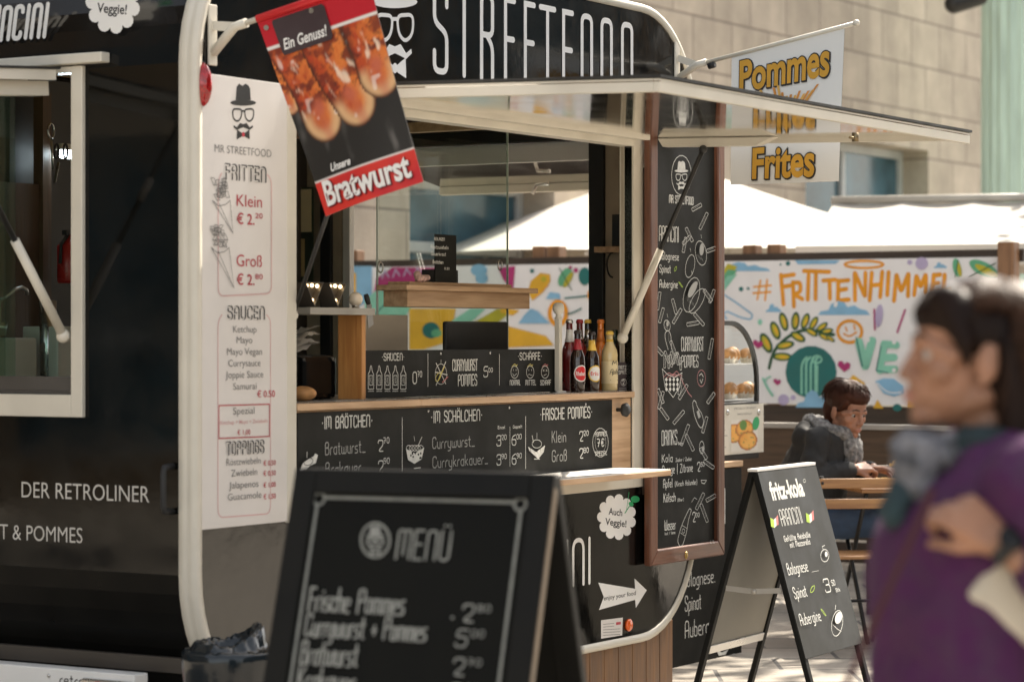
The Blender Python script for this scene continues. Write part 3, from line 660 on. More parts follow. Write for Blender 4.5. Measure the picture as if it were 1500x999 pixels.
# ---------------------------------------------------------------- trailer lettering
def cloud_sticker(A, cx, cy, k, mw, mt, mg):
    """white cloud with two words and a green herb sprig"""
    pts = []; bumps = 11
    for i in range(bumps):
        a0 = 2 * math.pi * i / bumps; a1 = 2 * math.pi * (i + 1) / bumps
        p = Vector((math.cos(a0), math.sin(a0))); q = Vector((math.cos(a1), math.sin(a1))); mid = (p + q) / 2; h = (q - p).length / 2; d0 = math.atan2(p.y - mid.y, p.x - mid.x)
        for j in range(6): t = d0 + math.pi * j / 6; pts.append((cx + k * 23 * (mid.x + h * 1.05 * math.cos(t)), cy + k * 27 * (mid.y + h * 1.05 * math.sin(t))))
    A.fill(pts, mw)
    A.ftext('Auch', cx - 12 * k, cy - 4 * k, cx + 8 * k, 10 * k, mt, .02, .1, -.12); A.ftext('Veggie!', cx - 17 * k, cy + 11 * k, cx + 14 * k, 10 * k, mt, .02, .1, -.12)
    A.line([(cx + 12 * k, cy - 6 * k), (cx + 20 * k, cy - 18 * k), (cx + 25 * k, cy - 25 * k)], .006 * k, mg); A.line([(cx + 14 * k, cy - 8 * k), (cx + 18 * k, cy - 36 * k)], .004 * k, mg)
    A.fill(ell(cx + 27 * k, cy - 26 * k, 6.5 * k, 5 * k), mg); A.fill(ell(cx + 21 * k, cy - 19 * k, 4 * k, 3 * k, rot=30), mg)
def gent(A, cx, y0, h, m, lw=.006, ax=.66, mr=None):
    """hat, glasses, moustache and bow tie; y0 top of hat, h total height in px, drawn in pixel units"""
    k = h / 100.0; kx = k * ax; X = lambda a: cx + a * kx; Y = lambda b: y0 + b * k
    A.fill([(X(-21), Y(30)), (X(-18), Y(6)), (X(-12), Y(0)), (X(-2), Y(4)), (X(6), Y(0)), (X(14), Y(3)), (X(19), Y(9)), (X(21), Y(30))], m)
    A.fill(ell(X(0), Y(35), 36 * kx, 5.5 * k), m)
    for s in (-1, 1): A.line([(X(s * 3), Y(47)), (X(s * 30), Y(46)), (X(s * 28), Y(64)), (X(s * 16), Y(70)), (X(s * 6), Y(63))], lw, m, True, .02 * h / 40)
    A.line([(X(-4), Y(50)), (X(4), Y(50))], lw, m)
    for s in (-1, 1): A.fill([(X(0), Y(74)), (X(s * 9), Y(72)), (X(s * 18), Y(80)), (X(s * 26), Y(76)), (X(s * 27), Y(80)), (X(s * 18), Y(85)), (X(s * 8), Y(82)), (X(0), Y(80))], m)
    for s in (-1, 1): A.fill([(X(s * 2), Y(91)), (X(s * 17), Y(84)), (X(s * 18), Y(102)), (X(s * 2), Y(96))], m)
    A.fill(ell(X(0), Y(93), 4 * kx, 4.5 * k), mr if mr is not None else m)
A = Art(side(-.0005))
for ch, x0, x1 in (('S', 636, 654), ('T', 669, 690), ('R', 705, 721), ('E', 740, 753), ('E', 769, 782), ('T', 791, 812), ('F', 825, 838), ('O', 852, 866), ('O', 881, 895), ('D', 911, 925)):
    V0 = A.p.P(x0, 60); V1 = A.p.P(x1, 60); Hh = .318; z0 = 2.518
    adv, st = GL[ch]
    for q in st:
        cl = q.endswith('c'); sh_ = q.startswith('!'); q = q.strip('!c')
        pts = [(V0[0] + float(e.split(',')[0]) / adv * (V1[0] - V0[0]), z0 + float(e.split(',')[1]) * Hh / 2) for e in q.split()]
        if not sh_ and len(pts) > 2: pts = [tuple(v) for v in rounded(pts, .032, cl)]
        A.ribbon(pts, .023, 0, cl)
A.build('name_lettering', WHITE, trailer); A = Art(side(-.0005)); gent(A, 578, -55, 167, 0, .014, .55); A.build('emblem', WHITE, trailer); A = Art(side(-.0005))
A.text('CINI', 806, 862, 864, 66, .10, 0, .5, rnd=.6)
A.build('snack_lettering', WHITE, trailer); A = Art(side(-.0005)); cloud_sticker(A, 903, 757, 1.0, 0, 1, 2); A.build('cloud_sticker', [WHITE, BLK, GREEN], trailer); A = Art(side(-.0005))
A.fill([(876, 853), (930, 862), (929, 847), (947, 864), (931, 890), (930, 878), (877, 893), (884, 874)], 0)
A.ftext('enjoy your food', 884, 879, 931, 6.5, 1, .015)
A.build('arrow_sticker', [WHITE, BLK], trailer); A = Art(side(-.0005))
A.fill([(880, 908), (912, 904), (911, 930), (880, 935)], 3); A.fill([(902, 911), (909, 910), (909, 914), (902, 915)], 4)
for i in range(5): A.line([(883, 914 + i * 4), (899 if i < 2 else 908, 912.5 + i * 4)], .0016, 1)
A.build('data_plate', [WHITE, BLK, GREEN, BOARDW, REDT], trailer)
A = Art(rear(-.0005))
SILV = mat('silver_lettering', (.55, .53, .49), .4, var=.08)
A.ftext('DER RETROLINER', 32, 728, 219, 24, 0, -.005, 0); A.ftext('T & POMMES', 0, 789, 121, 23, 0, -.005, 0)
A.build('maker_lettering', SILV, trailer); A = Art(rear(-.0005)); A.text('ancini', -16, 60, 66, 80, .085, 1, .55, .16, rnd=.8)
A.build('snack_lettering', [SILV, WHITE], trailer); A = Art(rear(-.0005)); cloud_sticker(A, 166, 3, 1.4, 1, 2, 3); A.build('cloud_sticker', [SILV, WHITE, BLK, GREEN], trailer)
# ================================================================ signs fixed to the trailer
def poly_round(x0, y0, x1, y1): return [(x0, y0), (x1, y0), (x1, y1), (x0, y1)]
# white price board beside the opening
zt_, zb_ = sx(292, 107)[1], sx(291, 776)[1]; xl = sx(290.5, 400)[0]; xr = sx(418, 400)[0]
pb = tthing('price_board', 'tall white price board with fries cones and red prices beside the hatch', 'sign', xl, 0, zb_)
m = MB(T); m.box(xl, xr, -.008, -.001, zb_, zt_); m.build('panel', BOARDW, pb, bevel=.001)
A = Art(side(-.008), .0008)
gent(A, 356, 123, 80, 0, .006, mr=2)
A.ftext('MR STREETFOOD', 314, 223, 397, 12, 1, -.008)
A.build('emblem', [BLK, GREYT, REDT, PINK, BOARDW], pb); A = Art(side(-.008), .0008)
def shadowed(t, x0, yb, x1, h): A.text(t, x0 + 1.6, yb - .6, x1 + 1.6, h, .22, 0, .5); A.text(t, x0, yb, x1, h, .10, 4, .5)
shadowed('FRITTEN', 329, 262, 387, 20)
A.line([(324, 254), (319, 262), (319, 434), (397, 430), (397, 262), (391, 256)], .0035, 3, False, .03)
for q, x, yb in (('Klein', 346, 302), ('Groß', 346, 390)):
    A.ftext(q, x, yb, 383, 18, 2, -.004)
A.ftext('€ 2.', 346, 328, 372, 16, 2, .008); A.ftext('20', 373, 320, 384, 8, 2); A.ftext('€ 2.', 346, 417, 372, 16, 2, .008); A.ftext('80', 373, 409, 384, 8, 2)
for cx, y0, y1, tip in ((323, 268, 342, 340), (321, 337, 422, 341)):
    w_ = 14; k = y0 + 34
    for j in range(17):
        x = cx + random.uniform(-10, 10); y = y0 + random.uniform(2, 26); a = random.uniform(-.6, .6); l = random.uniform(7, 13)
        dx, dy = l * math.sin(a), -l * math.cos(a); ww = 2.4
        A.line([(x - ww, y), (x - ww + dx, y + dy), (x + ww + dx, y + dy), (x + ww, y)], .0022, 1, True)
    A.line([(cx - 13, k - 8), (tip, y1), (cx + 13, k - 8)], .0025, 1); A.line([(cx - 3, k - 3), (tip, y1)], .0022, 1); A.line([(cx - 13, k - 8), (cx - 4, k), (cx + 6, k - 2), (cx + 13, k - 8)], .0025, 1)
A.build('fries_prices', [BLK, GREYT, REDT, PINK, BOARDW], pb); A = Art(side(-.008), .0008)
A.line([(325, 461), (319, 469), (319, 758), (396, 752), (396, 466), (390, 461)], .0035, 3, False, .03)
shadowed('SAUCEN', 332, 467, 385, 17)
for t, x0, yb, x1 in (('Ketchup', 341, 487, 375), ('Mayo', 346, 503, 369), ('Mayo Vegan', 332, 520, 383), ('Currysauce', 334, 537, 381), ('Joppie Sauce', 330, 554, 385), ('Samurai', 341, 571, 375), ('Spezial', 341, 607, 372), ('Röstzwiebeln', 331, 682, 381), ('Zwiebeln', 338, 698, 376), ('Jalapenos', 335, 716, 378), ('Guacamole', 333, 733, 382)):
    A.ftext(t, x0, yb, x1, 10.5, 1, -.006)
A.ftext('€ 0.50', 376, 582, 402, 10, 2, .004)
A.line([(320, 594), (394, 592), (394, 639), (320, 642)], .0035, 2, True)
A.ftext('Ketchup + Mayo + Zwiebeln', 322, 622, 391, 6, 3, .004); A.ftext('€ 1,00', 347, 637, 366, 7.5, 2, .002)
A.build('sauce_list', [BLK, GREYT, REDT, PINK, BOARDW], pb); A = Art(side(-.008), .0018)
shadowed('TOPPINGS', 330, 666, 384, 17)
for p, yb in (('€ 0,50', 682), ('€ 0,50', 697), ('€ 1,00', 714), ('€ 1,50', 731)): A.ftext(p, 385, yb, 403, 7.5, 2, .006)
A.build('lettering', [BLK, GREYT, REDT, PINK, BOARDW], pb)
# menu strips on and above the counter
def chalk_strip(name, label, y, x0, x1, z0, z1, th=.006):
    t = tthing(name, label, 'sign', x0, y, z0); m = MB(T); m.box(x0, x1, y - th, y, z0, z1); m.build('panel', CHALKB, t, bevel=.0015)
    m = MB(T); r = .005
    for k in (.12, .37, .63, .9): m.ball((x0 + (x1 - x0) * k, y - th, z1 - .014), (r, .002, r), n=10, k=6)
    m.build('screws', STEEL, t); return t, Art(side(y - th), .0006)
cf, A = chalk_strip('counter_menu', 'long chalkboard strip on the counter front, headed IM BRÖTCHEN, IM SCHÄLCHEN', .003, sx(434, 640, .003)[0], sx(895, 640, .003)[0], sx(895, 689, .003)[1], 1.268)
A.text('·IM BRÖTCHEN·', 471, 628, 545, 17, .12, jit=.01); A.text('Bratwurst_', 476, 666, 534, 18, .09, 1, jit=.02); A.text('2', 553, 661, 560, 16, .1); A.text('70', 561, 649, 569, 8, .14)
A.text('Brakauer_', 476, 696, 534, 18, .09, 1, jit=.02); A.text('2', 553, 691, 560, 16, .1); A.text('90', 561, 679, 569, 8, .14)
A.build('bun_list', [CHALK, mat('thin_chalk', (.34, .34, .32), .85), CHALKB], cf); A = Art(side(-.003), .0006); A.line([(589, 612), (589, 690)], .003); A.text('·IM SCHÄLCHEN·', 631, 619, 706, 16, .12, jit=.01)
A.text('Currywurst_', 633, 657, 694, 16, .1, 1, jit=.02); A.text('Currykrakauer_', 633, 685, 713, 16, .1, 1, jit=.02)
A.text('Einzel', 728, 628, 738, 4, .2); A.text('Doppelt', 750, 627, 763, 4, .2)
for a, b, x, yb in (('3', '20', 726, 653), ('6', '00', 748, 652), ('3', '90', 726, 681), ('6', '90', 748, 680)): A.text(a, x, yb, x + 6, 15, .1); A.text(b, x + 7, yb - 9, x + 14, 7, .15)
A.line([(745, 625), (745, 683)], .0025); A.line([(768, 610), (768, 686)], .003)
A.build('bowl_list', [CHALK, mat('thin_chalk', (.34, .34, .32), .85), CHALKB], cf); A = Art(side(-.003), .0007)
A.text('·FRISCHE POMMES·', 791, 615, 867, 16, .12, jit=.01); A.text('Klein', 808, 648, 828, 16, .1, 1); A.text('Groß', 808, 676, 829, 16, .1, 1)
for a, b, yb in (('2', '20', 646), ('2', '80', 671)): A.text(a, 848, yb, 853, 14, .1); A.text(b, 854, yb - 8, 861, 7, .15)
def tray(cx, cy, k, dots=True):
    A.fill([(cx - 14 * k, cy - 4 * k), (cx, cy + 3 * k), (cx + 14 * k, cy - 6 * k), (cx + 10 * k, cy + 12 * k), (cx - 1 * k, cy + 19 * k), (cx - 11 * k, cy + 13 * k)], 0)
    for j in range(9): x = cx + random.uniform(-9, 9) * k; y = cy + random.uniform(2, 12) * k; A.fill(ell(x, y, 1.3 * k, 1.8 * k, n=8), 2)
    for j in range(5): x = cx - 10 * k + j * 4.6 * k; A.line(ell(x, cy - 5 * k, 4 * k, 4.5 * k, n=10)[:-1], .0022, 0, True)
    A.line([(cx + 4 * k, cy - 8 * k), (cx + 10 * k, cy - 22 * k)], .003); A.line([(cx - 1 * k, cy - 16 * k), (cx - 2 * k, cy - 23 * k)], .002)
    A.line([(cx - 2 * k, cy + 26 * k), (cx + 8 * k, cy + 25 * k)], .003)
tray(607, 661, .95)
A.fill([(772, 654), (784, 662), (797, 652), (795, 662), (787, 672), (774, 660)], 0); A.line(ell(785, 650, 7, 6)[:-1], .0025, 0, True)
for j in range(4): A.line([(775 + j * 5, 656), (776 + j * 5, 663)], .0018, 2)
A.line([(780, 648), (778, 638)], .003); A.line([(785, 642), (785, 634)], .002); A.line([(781, 672), (789, 672)], .003)
A.fill([(437, 690), (442, 678), (452, 671), (458, 668), (460, 664), (464, 666), (461, 678), (452, 682), (444, 690)], 0); A.line([(448, 670), (448, 662)], .003); A.line(ell(450, 676, 7, 5, rot=-25)[:-1], .0025, 2, True)
A.line(ell(878, 648, 11.5, 21)[:-1], .0025, 0, True); A.line(ell(878, 648, 8, 15)[:-1], .0012, 0, True)
A.text('POMMES', 870, 639, 887, 6, .16); A.text('7€', 873, 654, 883, 11, .14); A.text('SPEZIAL', 870, 667, 887, 5.5, .16)
A.build('lettering', [CHALK, mat('thin_chalk', (.34, .34, .32), .85), CHALKB], cf)
us, A = chalk_strip('sauce_menu', 'narrow chalkboard strip standing on the counter with drawn sauce bottles and faces', .11, sx(533, 540, .11)[0], sx(812, 540, .11)[0], CZ+.002, sx(700, 512, .11)[1])
A.text('·SAUCEN·', 559, 528, 592, 10, .14)
for x in (543, 555, 567, 578.5, 590):
    A.line([(x - 4, 548), (x - 4, 570), (x + 4, 570), (x + 4, 548), (x + 1.5, 543), (x + .7, 536), (x - .7, 536), (x - 1.5, 543)], .003, 0, True, .004)
    A.line([(x - 2.4, 550), (x - 2.4, 564), (x + 2.4, 564), (x + 2.4, 550)], .0025, 0, True); A.line([(x - 4, 573), (x + 4, 573)], .002)
    A.line([(x, 553), (x - .4, 557), (x + .4, 561)], .002)
A.text('0', 604, 562, 609.5, 17, .1); A.text('70', 611, 552, 617, 8, .14); A.line([(626, 518), (626, 566)], .0028)
A.line(ell(645, 548, 8.5, 15)[:-1], .0022, 0, True)
for a in ((638, 532, 652, 562), (652, 530, 638, 564), (637, 545, 654, 549)): A.line([(a[0], a[1]), (a[2], a[3])], .004, 0)
A.line([(641, 557), (650, 537)], .006, 3); A.line([(647, 560), (655, 552)], .004, 4); A.line([(645, 532), (645, 527)], .002); A.line(ell(641, 552, 3, 7, rot=25)[:-1], .003, 3, True)
A.text('CURRYWURST', 662, 543, 698, 16, .11); A.text('POMMES', 670, 565, 697, 16, .11); A.text('5', 707, 552, 713, 15, .1); A.text('00', 714, 545, 720, 6, .16)
A.line([(730, 519), (730, 564)], .0028); A.text('·SCHÄRFE·', 757, 527, 792, 10, .14)
for x, t, mth, hat in ((752, 'NORMAL', 0, 3), (774.5, 'MITTEL', 1, 3), (796, 'SCHARF', 2, 4)):
    A.line(ell(x, 545, 5.5, 9)[:-1], .0026, 0, True)
    for s in (-1, 1):
        if mth == 2: A.line([(x + s * 2.2 - 1, 541), (x + s * 2.2 + 1, 544)], .0018); A.line([(x + s * 2.2 + 1, 541), (x + s * 2.2 - 1, 544)], .0018)
        else: A.line([(x + s * 2, 541), (x + s * 2, 543)], .0024)
    A.line({0: [(x - 3, 547), (x - 1, 551), (x + 3, 547)], 1: [(x - 3, 549), (x - 1, 548), (x + 1, 550), (x + 3, 549)], 2: [(x - 2, 550), (x + 2, 548)]}[mth], .002, 0, False, .003)
    A.line([(x - 4, 537), (x, 533), (x + 3, 536)], .003, hat, False, .004); A.line([(x + 1, 537), (x + 4, 534)], .0025, hat); A.text(t, x - 7, 564, x + 8, 7, .16)
A.build('lettering', [CHALK, CHALK, CHALKB, mat('yellow_chalk', (.55, .48, .12), .85), mat('red_chalk', (.50, .16, .15), .85)], us)
# tall framed chalkboard at the right end
BX0, BX1 = sx(946, 700, -.03)[0], sx(1055, 700, -.03)[0]; BZ0, BZ1 = sx(946, 829, -.03)[1], 2.445
fb = tthing('framed_chalkboard', 'tall chalkboard in a reddish brown wooden frame hanging at the trailer end', 'chalkboard', BX0, 0, BZ0)
e = .066
m = MB(T); m.box(BX0 + e - .01, BX1 - e + .01, -.034, -.022, BZ0 + e - .01, BZ1 - e + .01); m.build('slate', CHALKB, fb)
def rail(pts, mt):
    m = MB(T)
    inner = [(x, -.020, z) for x, z in pts]; m.prism(inner, (0, -.034, 0)); m.build('frame_rail', mt, fb, bevel=.006)
rail([(BX0, BZ0), (BX0 + e, BZ0 + e), (BX0 + e, BZ1 - e), (BX0, BZ1)], MAHOG); rail([(BX1, BZ0), (BX1, BZ1), (BX1 - e, BZ1 - e), (BX1 - e, BZ0 + e)], MAHOG)
rail([(BX0, BZ0), (BX1, BZ0), (BX1 - e, BZ0 + e), (BX0 + e, BZ0 + e)], MAHOGX); rail([(BX0, BZ1), (BX0 + e, BZ1 - e), (BX1 - e, BZ1 - e), (BX1, BZ1)], MAHOGX)
p = sx(1005, 813, -.054); m = MB(T); m.ball((p[0], -.055, p[1]), (.012, .006, .016)); m.build('lock', mat('brass', (.6, .42, .16), .3, metal=1), fb)
p = sx(1046, 822, -.05); m = MB(T); m.box(.0 + BX0 + .02, BX0 + .1, -.020, -.0015, BZ0 + .3, BZ1 - .2); m.build('wall_batten', DARKW, fb)
A = Art(side(-.034), .0006); A.d0 = .0006
A.line(ell(998, 257, 14.5, 29)[:-1], .0035, 0, True); gent(A, 998, 236, 42, 0, .004); A.text('MR STREETFOOD', 980, 297, 1015, 11, .15)
A.text('ARANCINI', 965, 353, 993, 22, .08)
A.text('Bolognese', 965, 380, 993, 11, .12); A.text('Spinat', 965, 399, 981, 11, .12); A.text('Aubergine', 965, 421, 991, 11, .12)
def leaf(x, y, l, a, m=2, w=.0028): A.line([(x - l * math.cos(R(a)), y + l * math.sin(R(a))), (x - .2 * l, y - .5 * l), (x + l * math.cos(R(a)), y - l * math.sin(R(a))), (x + .2 * l, y + .5 * l)], w, m, True, .02)
leaf(988, 394, 4.5, 60); leaf(995.5, 417, 5.5, -50)
def fry(x, y, l, a, w=2.6):
    c, s_ = math.cos(R(a)), math.sin(R(a)); q = lambda u, v: (x + u * c - v * s_ * .7, y - u * s_ - v * c)
    A.line([q(-l, -w), q(l, -w), q(l, w), q(-l, w)], .0024, 0, True, .004); A.line([q(-l * .7, 0), q(l * .6, w * .2)], .0012, 1)
for f in ((1019, 304, 8, 30), (1029, 324, 13, 65), (1008, 344, 11, -65), (1001, 359, 11, 80), (1004, 352, 8, 45), (1040, 366, 7, 20), (963, 441, 13, 82), (967, 462, 11, 75), (986, 449, 11, -75), (990, 463, 12, 60), (1035, 433, 10, -55), (1041, 434, 10, 70), (1022, 468, 11, -50), (1013, 474, 9, 10), (1039, 511, 15, 80), (963, 513, 9, -50), (984, 510, 11, -70), (966, 586, 13, 75), (971, 606, 10, -55), (992, 611, 12, 50), (1001, 637, 16, 70), (1008, 648, 13, -65), (1030, 622, 12, 75), (1039, 583, 9, 55), (1036, 680, 9, -35), (1023, 734, 13, 65), (1029, 751, 14, -70), (1039, 729, 8, 30), (1028, 664, 9, -60), (965, 580, 11, -70), (994, 566, 12, 80), (998, 574, 12, 60)): fry(*f)
def pot(x, y, rx, ry, a, cut=True):
    A.line(ell(x, y, rx, ry, rot=a)[:-1], .0026, 0, True)
    if cut:
        A.fill(ell(x + rx * .15, y - ry * .3, rx * .4, ry * .5, rot=a + 12), 1)
        for j in range(5): A.line([(x - rx * .6 + j * rx * .2, y + ry * (.1 + .08 * j)), (x - rx * .5 + j * rx * .22, y + ry * (.35 + .08 * j))], .0012, 1)
    A.line([(x + 1, y - ry - 4), (x, y - ry - 9)], .002)
pot(1024, 371, 8, 18, -8); pot(1008, 390, 6.5, 17, 10, False); pot(1010, 432, 11, 26, 14); pot(1018, 441, 8, 20, 28, False); pot(974, 477, 4.5, 8, -10)
A.text('CURRYWURST', 995, 514, 1027, 20, .07); A.text('POMMES', 995, 538, 1019, 17, .08)
A.line([(975, 512), (971, 498), (970, 488), (975, 483), (979, 490), (980, 512)], .003, 0, False, .02); A.line([(976, 486), (976, 500)], .0014, 1)
for j in range(9): fry(970 + j * 2.9, 528 + random.uniform(-5, 5), 9, random.uniform(60, 120), 2)
A.line([(966, 540), (973, 548), (984, 553), (995, 546), (992, 566), (982, 582), (970, 566)], .003, 0, True)
for r_ in range(3):
    for j in range(4): x = 972 + j * 5.4; y = 556 + r_ * 7; A.fill([(x - 2, y), (x, y - 3.4), (x + 2, y), (x, y + 3.4)], 0)
for j in range(5): A.line([(968 + j * 4, 553 + random.uniform(-3, 3)), (975 + j * 4, 545 + random.uniform(-4, 4)), (983 + j * 3, 551)], .0022, 3, False, .02)
A.line([(992, 552), (999, 566), (1004, 576), (1009, 581)], .0032, 3, False, .03)
A.line([(1010, 590), (1012, 586), (1015, 588), (1017, 596), (1024, 606), (1027, 619), (1023, 628), (1018, 622), (1012, 606)], .003, 0, True, .02); A.fill([(1016, 603), (1019, 600), (1022, 610), (1019, 613)], 1)
A.line(ell(1023, 554, 6, 12)[:-1], .0026, 3, True); A.line([(1020, 550), (1023, 547), (1026, 552)], .003); A.line([(1021, 556), (1023, 561), (1025, 555)], .003)
A.text('DRINKS', 965, 652, 987, 21, .08); A.text('Becher', 989, 651, 996, 4, .16)
A.text('Kola', 965, 677, 980, 11, .12); A.text('Zucker / Zucker', 985, 676, 1008, 5, .16)
A.text('Orange | Zitrone', 965, 694, 1009, 12, .11); A.text('2', 1016, 690, 1020, 13, .11); A.text('50', 1021, 683, 1026, 6, .16)
A.text('Apfel', 966, 714, 979, 12, .11); A.text('(Kirsch Holunder)', 983, 712, 1015, 7, .14); A.text('Kölsch', 966, 735, 983, 12, .12); A.text('(Bier)', 986, 734, 995, 4, .18)
A.text('2', 1008, 764, 1012, 14, .1); A.text('00', 1013, 757, 1018, 6, .15); A.text('Wasser', 967, 776, 983, 14, .1); A.text('laut / leise', 967, 783, 982, 4, .16)
A.line(ell(1021, 655, 3.5, 9)[:-1], .0026, 0, True); A.fill(ell(1023, 657, 2, 4), 1); A.line([(1020, 703), (1021, 707), (1025, 708), (1028, 703)], .003, 0, True)
A.line([(985, 792), (991, 770), (997, 756), (1003, 744), (1006, 746), (1001, 762), (999, 778), (993, 798), (989, 800)], .003, 0, True, .03); A.line([(990, 780), (996, 784)], .002); A.line([(992, 769), (999, 773)], .002); A.line(ell(994, 777, 2, 3)[:-1], .002, 0, True)
A.line([(1006, 735), (1010, 728), (1014, 731)], .002, 0, False, .01); A.text('LL', 1034, 795, 1040, 4, .2)
A.build('lettering', [CHALK, mat('thin_chalk'), LIME, mat('pink_chalk', (.50, .22, .22), .85)], fb)
# ---------------------------------------------------------------- pole banners
def pole_bracket(t, x, y0, z, tip, col=CREAM, c0=None, sleeve=None):
    c0 = Vector(c0); tip = Vector(tip); dr = (tip - c0).normalized(); up = Vector((0, 0, .006)); st = c0 - dr * ((-.10 - c0.y) / -dr.y) if abs(dr.y) > .01 else c0
    st = c0 - dr * (abs(c0.y) - .09)
    W = T.inverted(); m = MB(T); m.box(x - .022, x + .022, -.010, -.0015, z - .10, z + .10); m.build('bracket', col, t, bevel=.003)
    m = MB(T); m.tube([(x, -.008, z - .06), st, st + dr * .05], .016); m.bar((x, -.009, z + .03), st, .012, .03); m.build('socket', col, t)
    m = MB(T); m.tube([st, tip + dr * .02], .0095, 10); m.ball(tip + dr * .02, .015); m.build('pole', col, t)
    if sleeve: m = MB(T); m.tube([c0 + dr * .004, tip - dr * .004], .0135, 12); m.build('sleeve', sleeve, t)
def patch(TLc, TRc, BRc, BLc, nu, nv, wave, colf, mt, name, par, thick=.003):
    """printed cloth hanging from its pole: gently waved, printed sheet with a backing"""
    TLc, TRc, BRc, BLc = map(Vector, (TLc, TRc, BRc, BLc)); m = MB(T); m.col = []; ids = []
    for side_ in (0, 1):
        g_ = []
        for j in range(nv + 1):
            row = []
            for i in range(nu + 1):
                u, v = i / nu, j / nv; p = TLc.lerp(TRc, u).lerp(BLc.lerp(BRc, u), v)
                p = p + Vector((wave(u, v) + side_ * thick, 0, 0)); row.append(m.pt(p)); m.col.append(colf(u, v) if side_ == 0 else (.45, .43, .40))
            g_.append(row)
        for j in range(nv):
            for i in range(nu): q = [g_[j][i], g_[j][i + 1], g_[j + 1][i + 1], g_[j + 1][i]]; m.face(q if side_ else q[::-1], 0, True)
        ids.append(g_)
    return m.build(name, mt, par)
def smooth(a, b, x): t = min(1, max(0, (x - a) / (b - a))); return t * t * (3 - 2 * t)
def lerp3(a, b, t): return tuple(x + (y - x) * t for x, y in zip(a, b))
def hsh(x, y, s=0): v = math.sin(x * 127.1 + y * 311.7 + s * 74.7) * 43758.5453; return v - math.floor(v)
def vn(x, y, s=0):
    i, j = math.floor(x), math.floor(y); f, g_ = x - i, y - j; f = f * f * (3 - 2 * f); g_ = g_ * g_ * (3 - 2 * g_)
    return (hsh(i, j, s) * (1 - f) + hsh(i + 1, j, s) * f) * (1 - g_) + (hsh(i, j + 1, s) * (1 - f) + hsh(i + 1, j + 1, s) * f) * g_
def fbm(x, y, s=0): return .55 * vn(x, y, s) + .3 * vn(x * 2.1, y * 2.1, s + 3) + .15 * vn(x * 4.3, y * 4.3, s + 7)
SAUS = [((-.06, .22), (.02, .42), .11), ((.17, .16), (.27, .545), .19), ((.46, .14), (.61, .525), .195), ((.80, .06), (.88, .435), .185)]
def sausage_print(u, v):
    """printed photograph of grilled sausages on a black grill between two red bands"""
    a = .62; top = .155; bot = .835
    if v < top - .006: return (.48, .008, .02)
    if v < top + .004 or abs(v - bot) < .006: return (.75, .72, .68)
    if v > bot: return lerp3((.50, .01, .022), (.62, .03, .02), smooth(.2, .6, fbm(u * 3, v * 6)))
    c = lerp3((.014, .013, .012), (.17, .16, .15), smooth(.42, .85, abs(math.sin((u + .1 * v) * 15.5)) * fbm(u * 6, v * 5)))
    for k, (p, q, r) in enumerate(SAUS):
        ax, ay = p[0], p[1] * 1.5; bx, by = q[0], q[1] * 1.5; px, py = u, v * 1.5
        dx, dy = bx - ax, by - ay; L2 = dx * dx + dy * dy; t = min(1, max(0, ((px - ax) * dx + (py - ay) * dy) / L2))
        bend = .03 * math.sin(t * 3.1) * (1 if k % 2 else -1)
        ex, ey = px - (ax + dx * t) - bend, py - (ay + dy * t); d = math.hypot(ex, ey) / r; s_ = (ex * dy - ey * dx) / (r * math.sqrt(L2))
        if d < 1:
            n = fbm(s_ * 2.2 + k * 5, t * 9, k); n2 = fbm(u * 26, v * 30, k + 9); al = fbm(s_ * 3.2 + k * 7, t * 3.2 + k, k + 5)
            b = lerp3((.44, .05, .012), (.70, .20, .04), smooth(-.9, .6, s_ + (n2 - .5) * 1.2))
            b = lerp3(b, (.17, .022, .010), smooth(.46, .62, n) * (1 - smooth(.78, 1, t)) * .9)
            b = lerp3(b, (.58, .11, .02), smooth(.55, .75, n2) * .5); b = lerp3(b, (.09, .02, .012), smooth(.60, .74, fbm(u * 44 + k, v * 52, k + 1)) * .55 * (1 - smooth(.8, 1, t)))
            b = lerp3(b, (.86, .66, .50), smooth(.62, .76, al) * (1 - smooth(.9, 1, t)) * .85)
            b = lerp3(b, (.70, .45, .23), smooth(.80, 1.0, t) * smooth(.25, .75, d) * .9)
            b = lerp3(b, (.52, .12, .07), smooth(.55, .1, math.hypot(s_ * 1.1, (t - .9) * 3.0)) * .8)
            b = lerp3(b, (.90, .80, .72), smooth(.86, .95, vn(u * 17, v * 20, k + 2)) * .5)
            c = lerp3(b, (.07, .018, .008), smooth(.72, 1, d) ** 2)
    return c
PRT = printmat('banner_print', .4)
def edgep(px, py, x): y_, z_ = rear(x).P(px, py); return Vector((x, -y_, z_))
bx = .085
wb = tthing('sausage_banner', 'red bordered banner printed with grilled sausages on a slanted white pole', 'banner', bx, 0, 2.2)
c_ = [edgep(376, 29, bx), edgep(541, -26, bx), edgep(617.5, 266, bx), edgep(477, 317, bx)]
wave = lambda u, v: .011 * math.sin(u * 4.5 + v * 3) * v
patch(*c_, 84, 126, wave, sausage_print, PRT, 'cloth', wb)
p = sx(309, 52); pole_bracket(wb, p[0], 0, p[1], c_[1], CREAM, c_[0], RED)
class Skew(Plane):
    """artwork on the hanging cloth: plane through its corners, sheared like the cloth"""
    pass
def cloth_art(cs, off):
    TLc, TRc, BRc, BLc = [T @ c for c in cs]; u = (BRc - BLc); v = (TLc - BLc)
    class Q:
        def W(s, a, b, d=0):
            k = TLc.lerp(TRc, a).lerp(BLc.lerp(BRc, a), b); return k - UX * (d - wave(a, b)) * 1
    q = Q(); A = Art(q, off, raw=True); return A
A = cloth_art(c_, .004); A.W0 = None
